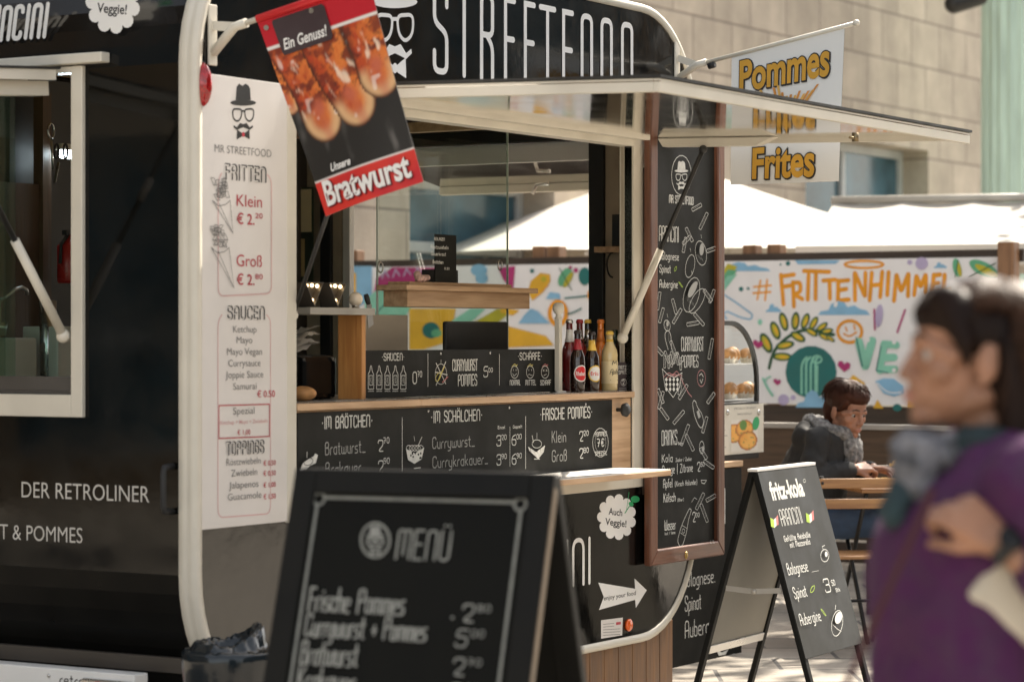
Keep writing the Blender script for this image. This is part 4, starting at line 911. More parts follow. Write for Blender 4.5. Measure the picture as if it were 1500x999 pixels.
# raw coordinates: a across 0..1, b down 0..1 -> flip so that glyphs stand up
class Flip:
    def __init__(s, q): s.q = q
    def W(s, a, b, d=0): return s.q.W(a, 1 - b, d)
A.p = Flip(A.p)
def rtext(t, x0, b0, x1, h, m, off): A.ftext(t, x0, b0, x1, h, m, off, 0, 0)
for dx, dy, mm, of in ((.012, -.006, 1, .04), (0, 0, 0, .028)):
    V, F = font_mesh('Bratwurst', of); mn = min(p[0] for p in V); mx = max(p[0] for p in V); k = .86 / (mx - mn); d = A.lay()
    ids = [A.put(.06 + dx + (a - mn) * k + .16 * b * .105, .042 + dy + b * .165, d) for a, b in V]
    for f in F: A.face([ids[i] for i in f], mm)
V, F = font_mesh('Unsere', .03); d = A.lay(); mn = min(p[0] for p in V); mx = max(p[0] for p in V)
ids = [A.put(.20 + (a - mn) * .21 / (mx - mn) + .03 * b, .188 + b * .052, d) for a, b in V]
for f in F: A.face([ids[i] for i in f], 0)
A.fillp([(.13, .79), (.57, .79), (.59, .81), (.59, .955), (.57, .97), (.13, .97), (.12, .955), (.12, .81)], 2)
V, F = font_mesh('Ein Genuss!', .02); d = A.lay(); mn = min(p[0] for p in V); mx = max(p[0] for p in V)
ids = [A.put(.15 + (a - mn) * .39 / (mx - mn) + .03 * b, .815 + b * .075, d + .002) for a, b in V]
for f in F: A.face([ids[i] for i in f], 0)
for a, b in ((.06, .945), (.47, .955)): A.fillp(ell(a, b, .022, .013), 3)
A.build('lettering', [WHITE, mat('dark_red_print', (.12, .004, .008), .5), mat('plum_print', (.045, .028, .032), .4), STEEL], wb)
# fries banner
bx = 3.375
fbn = tthing('fries_banner', 'white banner with yellow black edged lettering on a thin white pole', 'banner', bx, 0, 2.2)
c_ = [edgep(1072, 82, bx), edgep(1237, 40, bx), edgep(1229, 266, bx), edgep(1069, 271, bx)]
wave = lambda u, v: .007 * math.sin(u * 4 + v * 2) * v
patch(*c_, 24, 30, wave, lambda u, v: (.78, .78, .75), PRT, 'cloth', fbn)
p = sx(990, 96); pole_bracket(fbn, p[0], 0, p[1], edgep(1248, 36, bx), CREAM, c_[0])
m = MB(T); a, b = Vector((bx, -.06, p[1] - .03)), edgep(1248, 36, bx); m.tube([a.lerp(b, .12), a.lerp(b, .16)], .014); m.build('pole_clip', RUBBER, fbn)
A = cloth_art(c_, .004); A.p = Flip(A.p)
def btext(t, x0, x1, b0, h, pad):
    V, F = font_mesh(t, .055); mn = min(p[0] for p in V); mx = max(p[0] for p in V); cx = (mn + mx) / 2; k = (x1 - x0) / (mx - mn)
    V2, F2 = font_mesh(t, .028); k2 = k
    for VV, FF, mm, dx in ((V, F, 1, .008), (V, F, 1, 0), (V2, F2, 0, 0)):
        d = A.lay(); ids = [A.put((x0 + x1) / 2 + dx + (a - cx) * k, b0 - dx * .6 + b * h / .72, d) for a, b in VV]
        for f in FF: A.face([ids[i] for i in f], mm)
btext('Pommes', .07, .89, .71, .235, 0); btext('Frites', .20, .79, .045, .225, 0)
FRYC = mat('fries_print', (.62, .27, .06), .5, var=.3, vs=30)
A.fillp([(.40, .50), (.60, .50), (.56, .30), (.44, .30)], 3)
for j in range(16):
    x = .38 + .016 * j; a = (j - 8) * .06; y = .48; l = random.uniform(.12, .22); A.fillp([(x - .011, y), (x + .011, y), (x + .011 + a * .4, y + l), (x - .011 + a * .4, y + l)], 2 if j % 2 else 4)
A.build('lettering', [mat('yellow_print', (.62, .33, .035), .5), BLK, FRYC, mat('pale_yellow_print', (.62, .52, .28), .5), mat('gold_print', (.68, .40, .10), .5)], fbn)
# ================================================================ things on the counter and inside the trailer
def ip(px, py, y): return sx(px, py, y)
GLOSSP = dict(rough=.06, var=.1, coat=.6)
COLA = mat('cola_glass', (.016, .006, .004), .05, coat=.6); DGREEN = mat('green_bottle_glass', (.008, .03, .02), .06, coat=.6)
ORJ = mat('orange_drink', (.90, .24, .015), .08, trans=.1, coat=.6); LEM = mat('cloudy_lemonade', (.70, .55, .28), .08, trans=.1, coat=.6); REDJ = mat('dark_red_drink', (.20, .012, .012), .06, trans=.3, coat=.6)
def bottle(label, px, ytop, ybase, y, glassm, capm, neckm, labm, kind='long', art=None):
    x, z1 = ip(px, ytop, y); z0 = CZ; h = z1 - z0; r = .031 if kind == 'long' else .034
    t = tthing('drink_bottle', label, 'bottle', x, y, z0, 'drink bottles on the counter'); M = T @ Matrix.Translation((x, y, z0))
    if kind == 'long': pr = [(0, 0), (r * .9, .0), (r, .006), (r, h * .52), (r * .93, h * .59), (r * .62, h * .68), (r * .46, h * .76), (r * .42, h * .955), (r * .42, h * .96)]
    else: pr = [(0, 0), (r * .9, 0), (r, .006), (r, h * .60), (r * .92, h * .68), (r * .55, h * .78), (r * .42, h * .84), (r * .42, h * .96)]
    m = MB(M); m.lathe(pr, n=24); m.build('glass_body', glassm, t)
    m = MB(M); m.lathe([(r * .44, h * .945), (r * .52, h * .948), (r * .50, h * .975), (r * .40, h), (0, h + .001)], n=20); m.build('crown_cap', capm, t)
    if neckm: m = MB(M); m.lathe([(r * .66, h * .685), (r * .475, h * .77), (r * .45, h * .86)], n=24); m.build('neck_label', neckm, t)
    if labm:
        m = MB(M); m.lathe([(r * 1.015, h * .12), (r * 1.02, h * .125), (r * 1.02, h * .49), (r * 1.015, h * .495)], n=28); lb = m.build('label', labm, t)
        if art:
            pl_ = Plane(T @ Vector((x, y - r * 1.02, z0 + h * .3)), UX, ZZ)
            class Cyl:
                # wraps flat print round the bottle, turned towards the customer
                def W(s, a, b, d=0): q = (a + art[0]) / (r * 1.03); rr_ = r * 1.03 + d; return T @ Vector((x + rr_ * math.sin(q), y - rr_ * math.cos(q), z0 + h * .3 + b))
            A = Art(Cyl(), .0004, raw=True)
            if art[1] == 'disc':
                n = 5
                for rad, mi in ((.034, 0), (.029, 1)):
                    for k in range(12):
                        a0, a1 = -1 + k / 6, -1 + (k + 1) / 6; f = lambda q: rad * math.sqrt(max(0, 1 - q * q))
                        A.k = 1 if mi == 0 else 3; A.fillp([(a0 * rad, -f(a0)), (a1 * rad, -f(a1)), (a1 * rad, f(a1)), (a0 * rad, f(a0))], mi)
                A.k = 5; A.ftext(art[2], -.024, -.008, .024, .017, art[3], .02)
            else:
                A.text(art[2], -.022, -.005, .024, .02, .12, 1, slant=.3); A.line([(-.012, .035), (-.008, .05), (0, .04), (.008, .05), (.012, .035)], .003, 1); A.line([(-.02, -.03), (.02, -.03)], .002, 2)
            A.build('label_print', art[4], lb)
    return t
SILC = mat('silver_cap', (.6, .6, .6), .3, metal=1); REDC = mat('red_cap', (.35, .02, .03), .35); YELC = mat('yellow_cap', (.80, .52, .08), .35); ORC = mat('orange_cap', (.80, .24, .05), .35)
PALE = mat('cream_label', (.72, .60, .36), .55)
bottle('front brown glass bottle with round red label and red cap', 846, 484, 577, .055, COLA, mat('dark_cap', (.03, .02, .02), .4), REDC, COLA, 'long', (-.016, 'disc', 'Rhabarb', 0, [WHITE, RED]))
bottle('front dark bottle with round white label and yellow neck label', 867, 486, 577, .05, COLA, mat('dark_cap'), YELC, COLA, 'long', (-.016, 'disc', 'fritz', 2, [YELC, WHITE, RED]))
bottle('bottle of bright orange drink with an orange cap', 880, 468, 576, .16, ORJ, ORC, ORC, None)
bottle('pale yellow lemonade bottle with cream label and yellow cap', 893, 485, 576, .055, LEM, YELC, YELC, PALE, 'fat', (-.014, 'txt', 'Apfel', 0, [PALE, BLK, BLK]))
bottle('back bottle of dark red drink under a silver cap, nearest the white post', 834, 468, 576, .20, REDJ, SILC, WHITE, None)
bottle('back bottle with a dark red cap behind the red labelled one', 849, 468, 576, .22, REDJ, REDC, SILC, None)
bottle('back bottle with yellow cap and clear neck', 861, 468, 576, .23, COLA, YELC, SILC, None)
x, z = ip(903, 487, .10); t = tthing('wine_bottle', 'dark green wine bottle tilted at the right end of the bottle row', 'bottle', x, .1, CZ)
M = T @ Matrix.Translation((x + .012, .1, (CZ+.002))) @ Matrix.Rotation(R(-7), 4, 'Y'); h = .255
m = MB(M); m.lathe([(0, 0), (.033, 0), (.036, .006), (.036, h * .58), (.030, h * .66), (.016, h * .74), (.0135, h * .80), (.0135, h)], n=24); m.build('glass_body', COLA, t)
m = MB(M); m.lathe([(.0145, h * .74), (.0145, h), (.0, h + .001)], n=20); m.build('foil', DGREEN, t)
x0, z1 = ip(902, 531, .03); x1, _ = ip(921, 531, .03); t = tthing('drinks_card', 'small dark card with white chalk writing standing before the bottles', 'card', x0, .03, CZ)
m = MB(T); m.box(x0, x1, .026, .032, CZ, z1); m.build('card', mat('plum_board', (.03, .018, .022), .6), t)
A = Art(side(.026), .0005); A.text('FRITZ', 906, 541, 917, 5, .16); A.text('SPRITZ', 906, 548, 919, 5, .16); A.line(ell(913, 560, 4, 5)[:-1], .0018, 0, True); A.text('2', 911, 563, 914, 6, .16)
for i in range(2): A.line([(906, 569 + 3 * i), (918, 568.5 + 3 * i)], .0014)
A.build('lettering', CHALK, t)
# white turned post
x, z1 = ip(818, 443, .09); t = tthing('counter_post', 'slim white post topped by a round ball on the counter', 'post', x, .09, CZ); M = T @ Matrix.Translation((x, .09, CZ)); h = z1 - CZ
m = MB(M); m.box(-.012, .012, -.012, .012, .006, h - .066); m.build('shaft', CREAM, t, bevel=.003)
m = MB(M); m.lathe([(.0, h - .0655), (.018, h - .066), (.011, h - .055), (.010, h - .048), (.016, h - .045), (.0225, h - .034), (.0245, h - .022), (.021, h - .008), (.012, h - .001), (0, h)], n=24); m.build('ball_finial', CREAM, t)
m = MB(M); m.lathe([(.035, 0), (.035, .005), (.0, .0055)], n=24); m.build('foot', STEEL, t)
# pass shelf with honey wood upright
xa, xb = ip(434, 455, .1)[0], ip(530, 455, .1)[0]; zs = ip(480, 456, .1)[1]
t = tthing('pass_shelf', 'small metal edged shelf on a honey coloured wooden upright at the left of the counter', 'shelf', xa, .1, CZ)
m = MB(T); m.box(xa, xb, .04, .36, zs - .012, zs + .012); m.build('shelf_board', mat('pale_metal_edge', (.42, .40, .36), .35, metal=.6), t, bevel=.002)
xu0 = ip(530, 520, .06)[0]; xu1 = xu0 + .026; m = MB(T); m.box(xu0, xu1, .06, .165, (CZ+.001), zs - .0125); m.build('upright', OAKZ, t, bevel=.002)
m = MB(T); m.box(xa, xu1 + .01, .045, .37, CZ, (CZ+.0015)); m.build('base_plate', STEEL, t)
# marquee lamps: two triangular boxes with lit bulbs
BULB = mat('lit_bulb', (1, .72, .38), .3, emit=2.2, var=0, rv=0); TIN = mat('dark_tin', (.06, .05, .04), .45)
def marquee(px, label):
    x, _ = ip(px, 440, .06); s = .10; z0 = zs + .0125
    t = tthing('marquee_lamp', label, 'lamp', x, .06, z0, 'triangular bulb lamps on the pass shelf'); D = .07
    tri = [(x, .06, z0 + .002), (x + s * .55, .06, z0 + s * .88), (x - s * .55, .06, z0 + s * .88)]
    c = Vector((x, .06, z0 + s * .58))
    m = MB(T); n = len(tri)
    for i in range(3):
        a, b = Vector(tri[i]), Vector(tri[(i + 1) % 3]); ai, bi = a.lerp(c, .09), b.lerp(c, .09); e = Vector((0, D, 0)); e2 = Vector((0, -.001, 0))
        m.poly([a, b, b + e, a + e]); m.poly([ai, bi, bi + e, ai + e]); m.poly([a, b, bi, ai])
    q = [Vector(p).lerp(c, .09) + Vector((0, .025, 0)) for p in tri]; m.poly(q); m.build('tin_box', TIN, t)
    for k in (.5,): pass
    pts = [Vector(p).lerp(c, .42) for p in tri] + [Vector(tri[1]).lerp(Vector(tri[2]), .5).lerp(c, .35)]
    for p in pts: m = MB(T); m.ball((p.x, p.y + .012, p.z), .0065); m.build('bulb', BULB, t)
marquee(461, 'left triangular marquee lamp with lit warm bulbs on the pass shelf'); marquee(495, 'right triangular marquee lamp with lit warm bulbs, next to the globe')
x, _ = ip(521, 440, .1); t = tthing('globe_lamp', 'small cream glass globe on the end of the pass shelf', 'lamp', x, .1, zs + .012)
m = MB(T); m.ball((x, .1, zs + .045), .026, n=24, k=16); m.build('globe', mat('opal_glass', (.72, .62, .48), .15, coat=.5), t); m = MB(T); m.lathe([(.014, 0), (.014, .022)], M=Matrix.Translation((x, .1, zs + .0125))); m.build('socket', STEEL, t)
# kitchen knife leaning beside the globe
a = Vector((*ip(537, 433, .16), 0)); a = Vector((ip(536, 432, .16)[0], .16, ip(536, 432, .16)[1])); b = Vector((ip(540, 452, .16)[0], .16, zs + .03))
t = tthing('kitchen_knife', 'black handled steel knife hooked beside the globe', 'knife', b.x, .16, zs)
m = MB(T); m.tube([a, a.lerp(b, .5), b], [.009, .011, .009]); m.build('handle', RUBBER, t)
m = MB(T); m.prism([(b.x - .016, .158, b.z), (b.x + .016, .158, b.z), (b.x + .03, .158, b.z - .075), (b.x - .005, .158, b.z - .09)], (0, .002, 0)); m.build('blade', STEEL, t)
# toaster, napkins, rolls below the pass shelf
x0, x1 = ip(437, 545, .2)[0], ip(489, 545, .2)[0]; zt2 = ip(460, 521, .2)[1]
t = tthing('toaster', 'black rounded toaster under the pass shelf', 'toaster', (x0 + x1) / 2, .2, (CZ+.001))
m = MB(T); m.box(x0, x1, .18, .34, (CZ+.002), zt2); m.build('body', BLACK, t, bevel=.02)
m = MB(T); m.box(x0 + .02, x1 - .02, .22, .24, zt2 - .002, zt2 + .002); m.box(x0 + .02, x1 - .02, .28, .30, zt2 - .002, zt2 + .002); m.build('slots', RUBBER, t)
t = tthing('napkin_pile', 'crumpled white paper napkins above the black toaster', 'napkins', (x0 + x1) / 2, .3, zt2)
PAPER = mat('white_paper', (.74, .71, .66), .8, var=.05)
for k in range(4):
    m = MB(T); n = 9; g_ = []
    for j in range(n):
        g_.append([m.pt((x0 + .015 + i * .018 + .01 * vn(i * .6, j * .7, k), .22 + j * .014, zt2 + .012 + .02 * k + .05 * fbm(i * .45, j * .4, k * 3) * (i / n + .2))) for i in range(n)])
    for j in range(n - 1):
        for i in range(n - 1): m.face([g_[j][i], g_[j][i + 1], g_[j + 1][i + 1], g_[j + 1][i]], 0, True)
    m.build('napkin', PAPER, t)
BREAD = mat('bread_crust', (.50, .25, .09), .6, var=.35, vs=22, bump=.1)
x, z = ip(447, 571, .1); m = MB(T); m.ball((x, .11, (CZ+.001) + .026), (.045, .05, .026), n=24, k=14); o = m.build_at('bread_roll', BREAD, T @ Vector((x, .11, (CZ+.001))), TZ); mark(o, 'pale brown bread roll beside the black toaster', 'bread roll')
# things on the back wall of the opening
def endpt(px, py, x): a = Plane(T @ Vector((x, 0, 0)), NX, ZZ).P(px, py); return -a[0], a[1]
xw = TL - .125
y0, z1 = endpt(437, 275, xw); y1, z0 = endpt(459, 430, xw); y0, y1 = min(y0, y1), max(y0, y1)
t = tthing('wall_poster', 'dark green poster with a cream sheet pinned inside the trailer, left of the window', 'poster', xw, y0, z0)
m = MB(T); m.box(xw, xw + .004, y0, y1, z0, z1); m.build('poster', mat('poster_green', (.035, .05, .03), .6), t)
m = MB(T); zc = endpt(450, 340, xw)[1]; m.box(xw - .004, xw - .001, y0 + .01, y1 - .01, zc, z1 - .01); m.build('cream_sheet', PALE, t)
m = MB(T); za, zb2 = endpt(445, 405, xw)[1], endpt(445, 350, xw)[1]; m.box(xw - .003, xw - .0005, y0 + .05, y0 + .09, za, zb2); m.build('tan_tag', mat('tan_card', (.50, .36, .16), .6), t)
y0, z1 = endpt(922, 315, TL - .078); y1, z0 = endpt(912, 362, TL - .078)
t = tthing('wifi_router', 'small black box on a wooden bracket beside the right jamb', 'router', TL - .1, (y0 + y1) / 2, z0)
m = MB(T); m.box(TL - .16, TL - .08, y0 - .02, y1 + .01, z0, z1); m.build('case', BLACKM, t, bevel=.004)
m = MB(T); yb, zb3 = endpt(890, 371, TL - .078); m.box(TL - .2, TL - .079, y0 - .03, yb, zb3, z0 - .001); m.build('wood_bracket', OAK, t)
pts = [(TL - .15, y1 + .01 + .03 * math.sin(a) , zb3 - .055 + .055 * math.cos(a)) for a in [math.pi * k / 8 for k in range(9)]]; m = MB(T); m.tube([(p[0], p[1], p[2]) for p in pts], .004); m.build('cable', RUBBER, t)
# glass screen on the counter with the wooden ledge it carries
YG = .48; ga, gb = ip(553, 400, YG)[0], ip(743, 400, YG)[0]; gz = 2.58
t = tthing('glass_screen', 'clear upright glass screen standing on the counter inside the hatch', 'glass screen', ga, YG, CZ)
m = MB(T); m.box(ga, gb, YG - .004, YG + .004, (CZ+.001), gz); m.build('pane', PANE, t)
EDGE = mat('pale_glass_edge', (.52, .56, .50), .2, coat=.5)
for k, xx in enumerate((ga - .004, gb)): m = MB(T); m.box(xx, xx + .004, YG - .004, YG + .004, (CZ+.001), gz); m.build('edge_strip', EDGE, t)
for px, py in ((557, 392), (732, 389)):
    q = ip(px, py, YG - .006); m = MB(T); m.tube([(q[0] + .016 * math.cos(a), YG - .008, q[1] + .020 * math.sin(a)) for a in [2 * math.pi * k / 20 for k in range(20)]], .003, 8, closed=True); m.build('finger_ring', STEEL, t)
la, lb = ip(597, 440, YG - .12)[0], ip(776, 440, YG - .12)[0]; lz0, lz1 = ip(690, 451, YG - .12)[1], ip(690, 428, YG - .12)[1]
t = tthing('wooden_ledge', 'thick oak ledge fixed across the glass screen', 'shelf', la, YG - .1, lz0)
m = MB(T); m.box(la, lb, YG - .12, YG - .006, lz0, lz1); m.build('apron', OAK, t, bevel=.002)
m = MB(T); m.box(la - .05, lb + .02, YG - .15, YG - .006, lz1 + .0005, lz1 + .022); m.build('top_board', OAK, t, bevel=.003)
m = MB(T); m.box(la + .03, lb - .13, YG - .11, YG - .007, lz1 + .0225, lz1 + .036); m.build('upper_board', OAK, t, bevel=.002)
lt = lz1 + .0365
c0_, c1_ = ip(628, 380, YG - .08)[0], ip(659, 380, YG - .08)[0]; ct_ = ip(640, 344, YG - .08)[1]
t = tthing('table_card', 'small upright black chalk card in a black block on the oak ledge', 'card', c0_, YG - .08, lt)
m = MB(T); m.box(c0_ - .005, c1_ + .022, YG - .105, YG - .05, lt, ip(640, 395, YG - .1)[1]); m.build('block', BLACKM, t)
m = MB(T); m.box(c0_, c1_, YG - .111, YG - .107, lt + .002, ct_); m.build('card', CHALKB, t)
A = Art(side(YG - .111), .0004); A.text('BEILAGEN', 636, 352, 651, 4, .18)
for a, b, c, d in (('Röstzwiebeln', 631, 364, 656), ('Sauerkraut', 631, 374, 652), ('Brötchen', 633, 386, 648)): A.text(a, b, c, d, 5, .16)
A.text('0,50', 650, 395, 657, 3, .2); A.build('lettering', CHALK, t)
q0 = ip(604, 410, YG - .09)[0]; q1 = ip(622, 410, YG - .09)[0]; m = MB(T)
m.cap((q0 + .01, YG - .11, lt + .014), .014, (q1 - .01, YG - .11, lt + .016), .012); m.ball((q0 + .006, YG - .11, lt + .026), .016)
for a in (.012, .04): m.cap((q0 + a, YG - .12, lt + .004), .005, (q0 + a, YG - .12, lt + .012), .006); m.cap((q0 + a, YG - .10, lt + .004), .005, (q0 + a, YG - .10, lt + .012), .006)
o = m.build_at('clip_figure', mat('speckled_pink', (.50, .33, .28), .6, var=.5, vs=60), T @ Vector((q0, YG - .11, lt)), TZ); mark(o, 'tiny speckled pinkish ornament at the left of the oak ledge', 'ornament')
# equipment behind the strip: screen and beige fryer hood
x0, x1 = ip(655, 490, .30)[0], ip(745, 490, .30)[0]; zt3 = ip(700, 471, .30)[1]
t = tthing('till_screen', 'flat black back of a till screen behind the sauce strip', 'till screen', x0, .3, (CZ+.001))
m = MB(T); m.box(x0, x1, .30, .325, (CZ+.05), zt3); m.build('screen', BLACKM, t, bevel=.008); m = MB(T); m.box(x0 + .1, x1 - .1, .29, .42, (CZ+.001), (CZ+.011)); m.box((x0 + x1) / 2 - .02, (x0 + x1) / 2 + .02, .326, .345, (CZ+.011), 1.42); m.build('stand', BLACKM, t)
x0, x1 = ip(530, 490, .40)[0], ip(600, 490, .40)[0]; zt4 = ip(560, 461, .4)[1]
t = tthing('warming_box', 'beige metal box behind the sauce strip, under the glass screen edge', 'food warmer', x0, .4, (CZ+.001))
m = MB(T); m.box(x0, x1 + .02, .42, .472, (CZ+.002), zt4); m.build('case', mat('beige_metal', (.42, .36, .28), .45, var=.05), t, bevel=.004)
# ================================================================ seen through the rear window
def rp(px, py, y): p = side(y).P(px, py); return p
WHT = mat('appliance_white', (.55, .53, .45), .4, var=.08)
yk = 1.45
def bx_(name, label, cat, px0, px1, py0, py1, y, d, m_, bev=.004, z0=None, part='case'):
    xa_, zt_a = rp(px0, py0, y); xb_, zb_a = rp(px1, py1, y)
    if z0 is not None: zb_a = z0
    t = tthing(name, label, cat, xa_, y, zb_a); m = MB(T); m.box(min(xa_, xb_), max(xa_, xb_), y, y + d, zb_a, zt_a); m.build(part, m_, t, bevel=bev); return t, (min(xa_, xb_), max(xa_, xb_), zb_a, zt_a)
kz = rp(50, 590, yk)[1]
t = tthing('work_bench', 'dark kitchen bench seen through the rear window', 'bench', .1, yk, .47)
m = MB(T); m.box(.06, .845, yk - .1, TW - .07, kz - .04, kz); m.build('bench_top', STEEL, t)
m = MB(T); m.box(.06, .84, yk - .06, TW - .07, .48, kz - .042); m.build('cabinet', DARKL, t)
bx_('white_machine', 'white kitchen machine behind the rear window glass', 'kitchen machine', -8, 55, 495, 600, yk, .3, WHT, .01, kz + .001)
tt, q = bx_('bread_bin', 'plain off white bin at the right of the rear window bench', 'bin', 85, 118, 478, 600, yk - .05, .18, WHT, .006, kz + .001)
x, zc = rp(76, 440, yk); m = MB(T); m.lathe([(.0, kz + .002), (.03, kz + .002), (.034, zc), (.031, zc), (.0, kz + .02)], M=Matrix.Translation((x, yk + .02, 0)), n=24); o = m.build_at('steel_cup', STEEL, T @ Vector((x, yk + .02, kz)), TZ); mark(o, 'tall shiny steel cup on the rear window bench', 'cup')
x, zc = rp(18, 492, yk); tz = rp(18, 472, yk)[1]; m = MB(T); m.lathe([(0, zc), (.05, zc), (.06, tz), (.055, tz), (.0, zc + .01)], M=Matrix.Translation((x, yk + .1, 0)), n=28); o = m.build_at('steel_bowl', STEEL, T @ Vector((x, yk + .1, zc)), TZ); mark(o, 'steel bowl standing on the white machine', 'bowl')
yt = 1.55; pts = [(0, 440), (12, 432), (22, 424), (32, 421), (39, 425), (40, 432)]; m = MB(T); m.tube([(rp(px, py, yt)[0], yt, rp(px, py, yt)[1]) for px, py in pts] , .008); m.tube([(rp(-2, 440, yt)[0], yt, rp(0, 440, yt)[1]), (rp(-2, 440, yt)[0], yt, kz)], .010); o = m.build_at('water_tap', STEEL, T @ Vector((rp(-2, 440, yt)[0], yt, kz)), TZ); mark(o, 'curved steel tap over the white machine', 'tap')
TILE = blocks('pale_tile', (.20, .24, .21), (.17, .21, .185), (.10, .11, .10), .12, .12, .004, 'xz', .3, .1, 0)
m = MB(T); xa_ = rp(14, 300, 1.9)[0]; m.box(.06, xa_, TW - .085, TW - .065, kz + .002, 2.3); o = m.build('tiled_splashback', TILE, trailer)
m = MB(T); a = rp(63, 300, 1.7); m.box(a[0], a[0] + .05, 1.7, 1.75, kz + .001, 2.5); o = m.build('upright_post', wood('brown_upright', (.10, .055, .03), (.07, .04, .02), 'z'), trailer)
m = MB(T); m.box(a[0] + .055, .845, 1.72, 1.74, kz + .001, rp(80, 272, 1.72)[1]); m.build('cupboard_panel', wood('brown_panel', (.085, .05, .03), (.06, .035, .02), 'z'), trailer)
xa_ = rp(14, 300, 1.82)[0]; xb_ = rp(64, 300, 1.82)[0]; t = tthing('tall_cupboard', 'dark tall cupboard at the back of the rear window', 'cupboard', xa_, 1.8, .47); m = MB(T); m.box(xa_, xb_ - .003, 1.82, 2.03, kz + .003, 2.6); m.build('door', mat('cupboard_black', (.012, .010, .008), .5), t)
m = MB(T); m.tube([(xa_ + .06, 1.80, 1.6), (xa_ + .06, 1.80, 1.8)], .008); m.build('handle', STEEL, t)
# lit tube lamp, hanging scissors and tongs, extinguisher
LT = mat('cold_lamp', (.75, .92, 1), .3, emit=10, var=0, rv=0)
xa_, za = rp(88, 220, 1.68); xb_, zb4 = rp(120, 234, 1.68); t = tthing('tube_lamp', 'cold white tube lamp lit inside the rear window', 'lamp', xa_, 1.68, za); m = MB(T); m.tube([(xa_, 1.67, (za + zb4) / 2), (xb_, 1.67, (za + zb4) / 2)], .018); m.build('tube', LT, t); m = MB(T); m.box(xa_ - .02, xb_ + .02, 1.655, 1.69, za, za + .025); m.build('fitting', CREAMD, t)
y = 1.5; t = tthing('scissors', 'black handled scissors hanging in the rear window', 'scissors', *[rp(88, 230, y)[0], y, rp(88, 250, y)[1]])
for px in (83, 96):
    q = rp(px, 222, y); m = MB(T); m.tube([(q[0] + .012 * math.cos(a), y, q[1] + .028 * math.sin(a)) for a in [2 * math.pi * k / 16 for k in range(16)]], .0045, 8, closed=True); m.build('handle', RUBBER, t)
q = rp(86, 238, y); q2 = rp(80, 268, y); m = MB(T); m.bar((q[0], y, q[1]), (q2[0], y, q2[1]), .012, .004); m.build('blades', STEEL, t)
y = 1.5; q = rp(75, 192, y); m = MB(T); m.tube([(q[0] + .018 * math.cos(a), y, q[1] + .028 * math.sin(a)) for a in [2 * math.pi * k / 16 for k in range(16)]], .004, 8, closed=True); m.tube([(q[0], y, q[1] - .03), (q[0] + .01, y, q[1] - .15)], .005); o = m.build_at('whisk', STEEL, T @ Vector((q[0], y, q[1])), TZ); mark(o, 'wire kitchen utensil hanging high in the rear window', 'utensil')
y = 1.62; q = rp(104, 345, y); q2 = rp(104, 415, y); t = tthing('fire_extinguisher', 'red fire extinguisher deep inside the rear window', 'fire extinguisher', q[0], y, q2[1])
h = q[1] - q2[1]; m = MB(T @ Matrix.Translation((q[0], y, q2[1]))); m.lathe([(0, 0), (.05, 0), (.055, .01), (.055, h * .78), (.03, h * .9), (.018, h * .93), (.018, h)], n=24); m.build('cylinder', mat('extinguisher_red', (.35, .02, .015), .3), t)
m = MB(T @ Matrix.Translation((q[0], y, q2[1]))); m.box(-.04, .02, -.012, .012, h, h + .02); m.tube([(-.02, 0, h), (-.06, 0, h * .8), (-.065, 0, h * .4)], .007); m.build('valve', RUBBER, t)
# ================================================================ A-frame boards
def aframe(name, label, TLp, TRp, n, spread, zb, frame_w, leg_r, board_m, frame_m, back_m, bars=True):
    """folding board: ridge TLp-TRp, n = horizontal way the written face looks"""
    TLp, TRp, n = Vector(TLp), Vector(TRp), Vector(n).normalized(); zt = TLp.z; ridge = (TRp - TLp).normalized(); W = (TRp - TLp).length
    base = (TLp + TRp) / 2; t = thing(name, label, 'chalkboard stand', (base.x, base.y, 0))
    out = []
    for s_ in (1, -1):
        dn = (n * spread * s_ - ZZ * zt).normalized(); nr = dn.cross(ridge) * (1 if s_ > 0 else -1)
        nr = nr if nr.dot(n * s_) > 0 else -nr; Lf = math.hypot(zt, spread)
        org = TLp + n * .018 * s_; Pl = Plane(org, ridge, -dn); Pl.n = nr
        def bx(u0, u1, d0, d1, th0, th1, m):
            m.prism([Pl.W(u0, -d0, th0), Pl.W(u1, -d0, th0), Pl.W(u1, -d1, th0), Pl.W(u0, -d1, th0)], nr * (th1 - th0))
        for u0, u1 in ((0, frame_w), (W - frame_w, W)):
            m = MB(); bx(u0, u1, 0, Lf, -leg_r, 0, m); m.build('leg', frame_m, t, bevel=.003)
        Lb = (zt - zb) / zt * Lf
        m = MB(); bx(frame_w + .0005, W - frame_w - .0005, 0, frame_w, -leg_r, 0, m); m.build('rail', frame_m, t, bevel=.002)
        m = MB(); bx(frame_w + .0005, W - frame_w - .0005, Lb - frame_w, Lb, -leg_r, 0, m); m.build('rail', back_m if not bars else STEEL if s_ < 0 else frame_m, t, bevel=.002)
        m = MB(); bx(.001, W - .001, .004, Lb - .002, .0006, .005, m) if s_ > 0 and bars else bx(frame_w, W - frame_w, frame_w, Lb - frame_w, -leg_r * .6, -leg_r * .6 + .006, m)
        pn = m.build('board' if s_ > 0 else 'rear_board', board_m if s_ > 0 else back_m, t)
        if s_ > 0: out = [t, pn, Plane(Pl.W(0, 0, .005 if bars else -leg_r * .6 + .006), ridge, -dn)]; out[2].n = nr; F = (Pl, Lf)
        else: B = (Pl, Lf)
    return (*out, F, B, W)
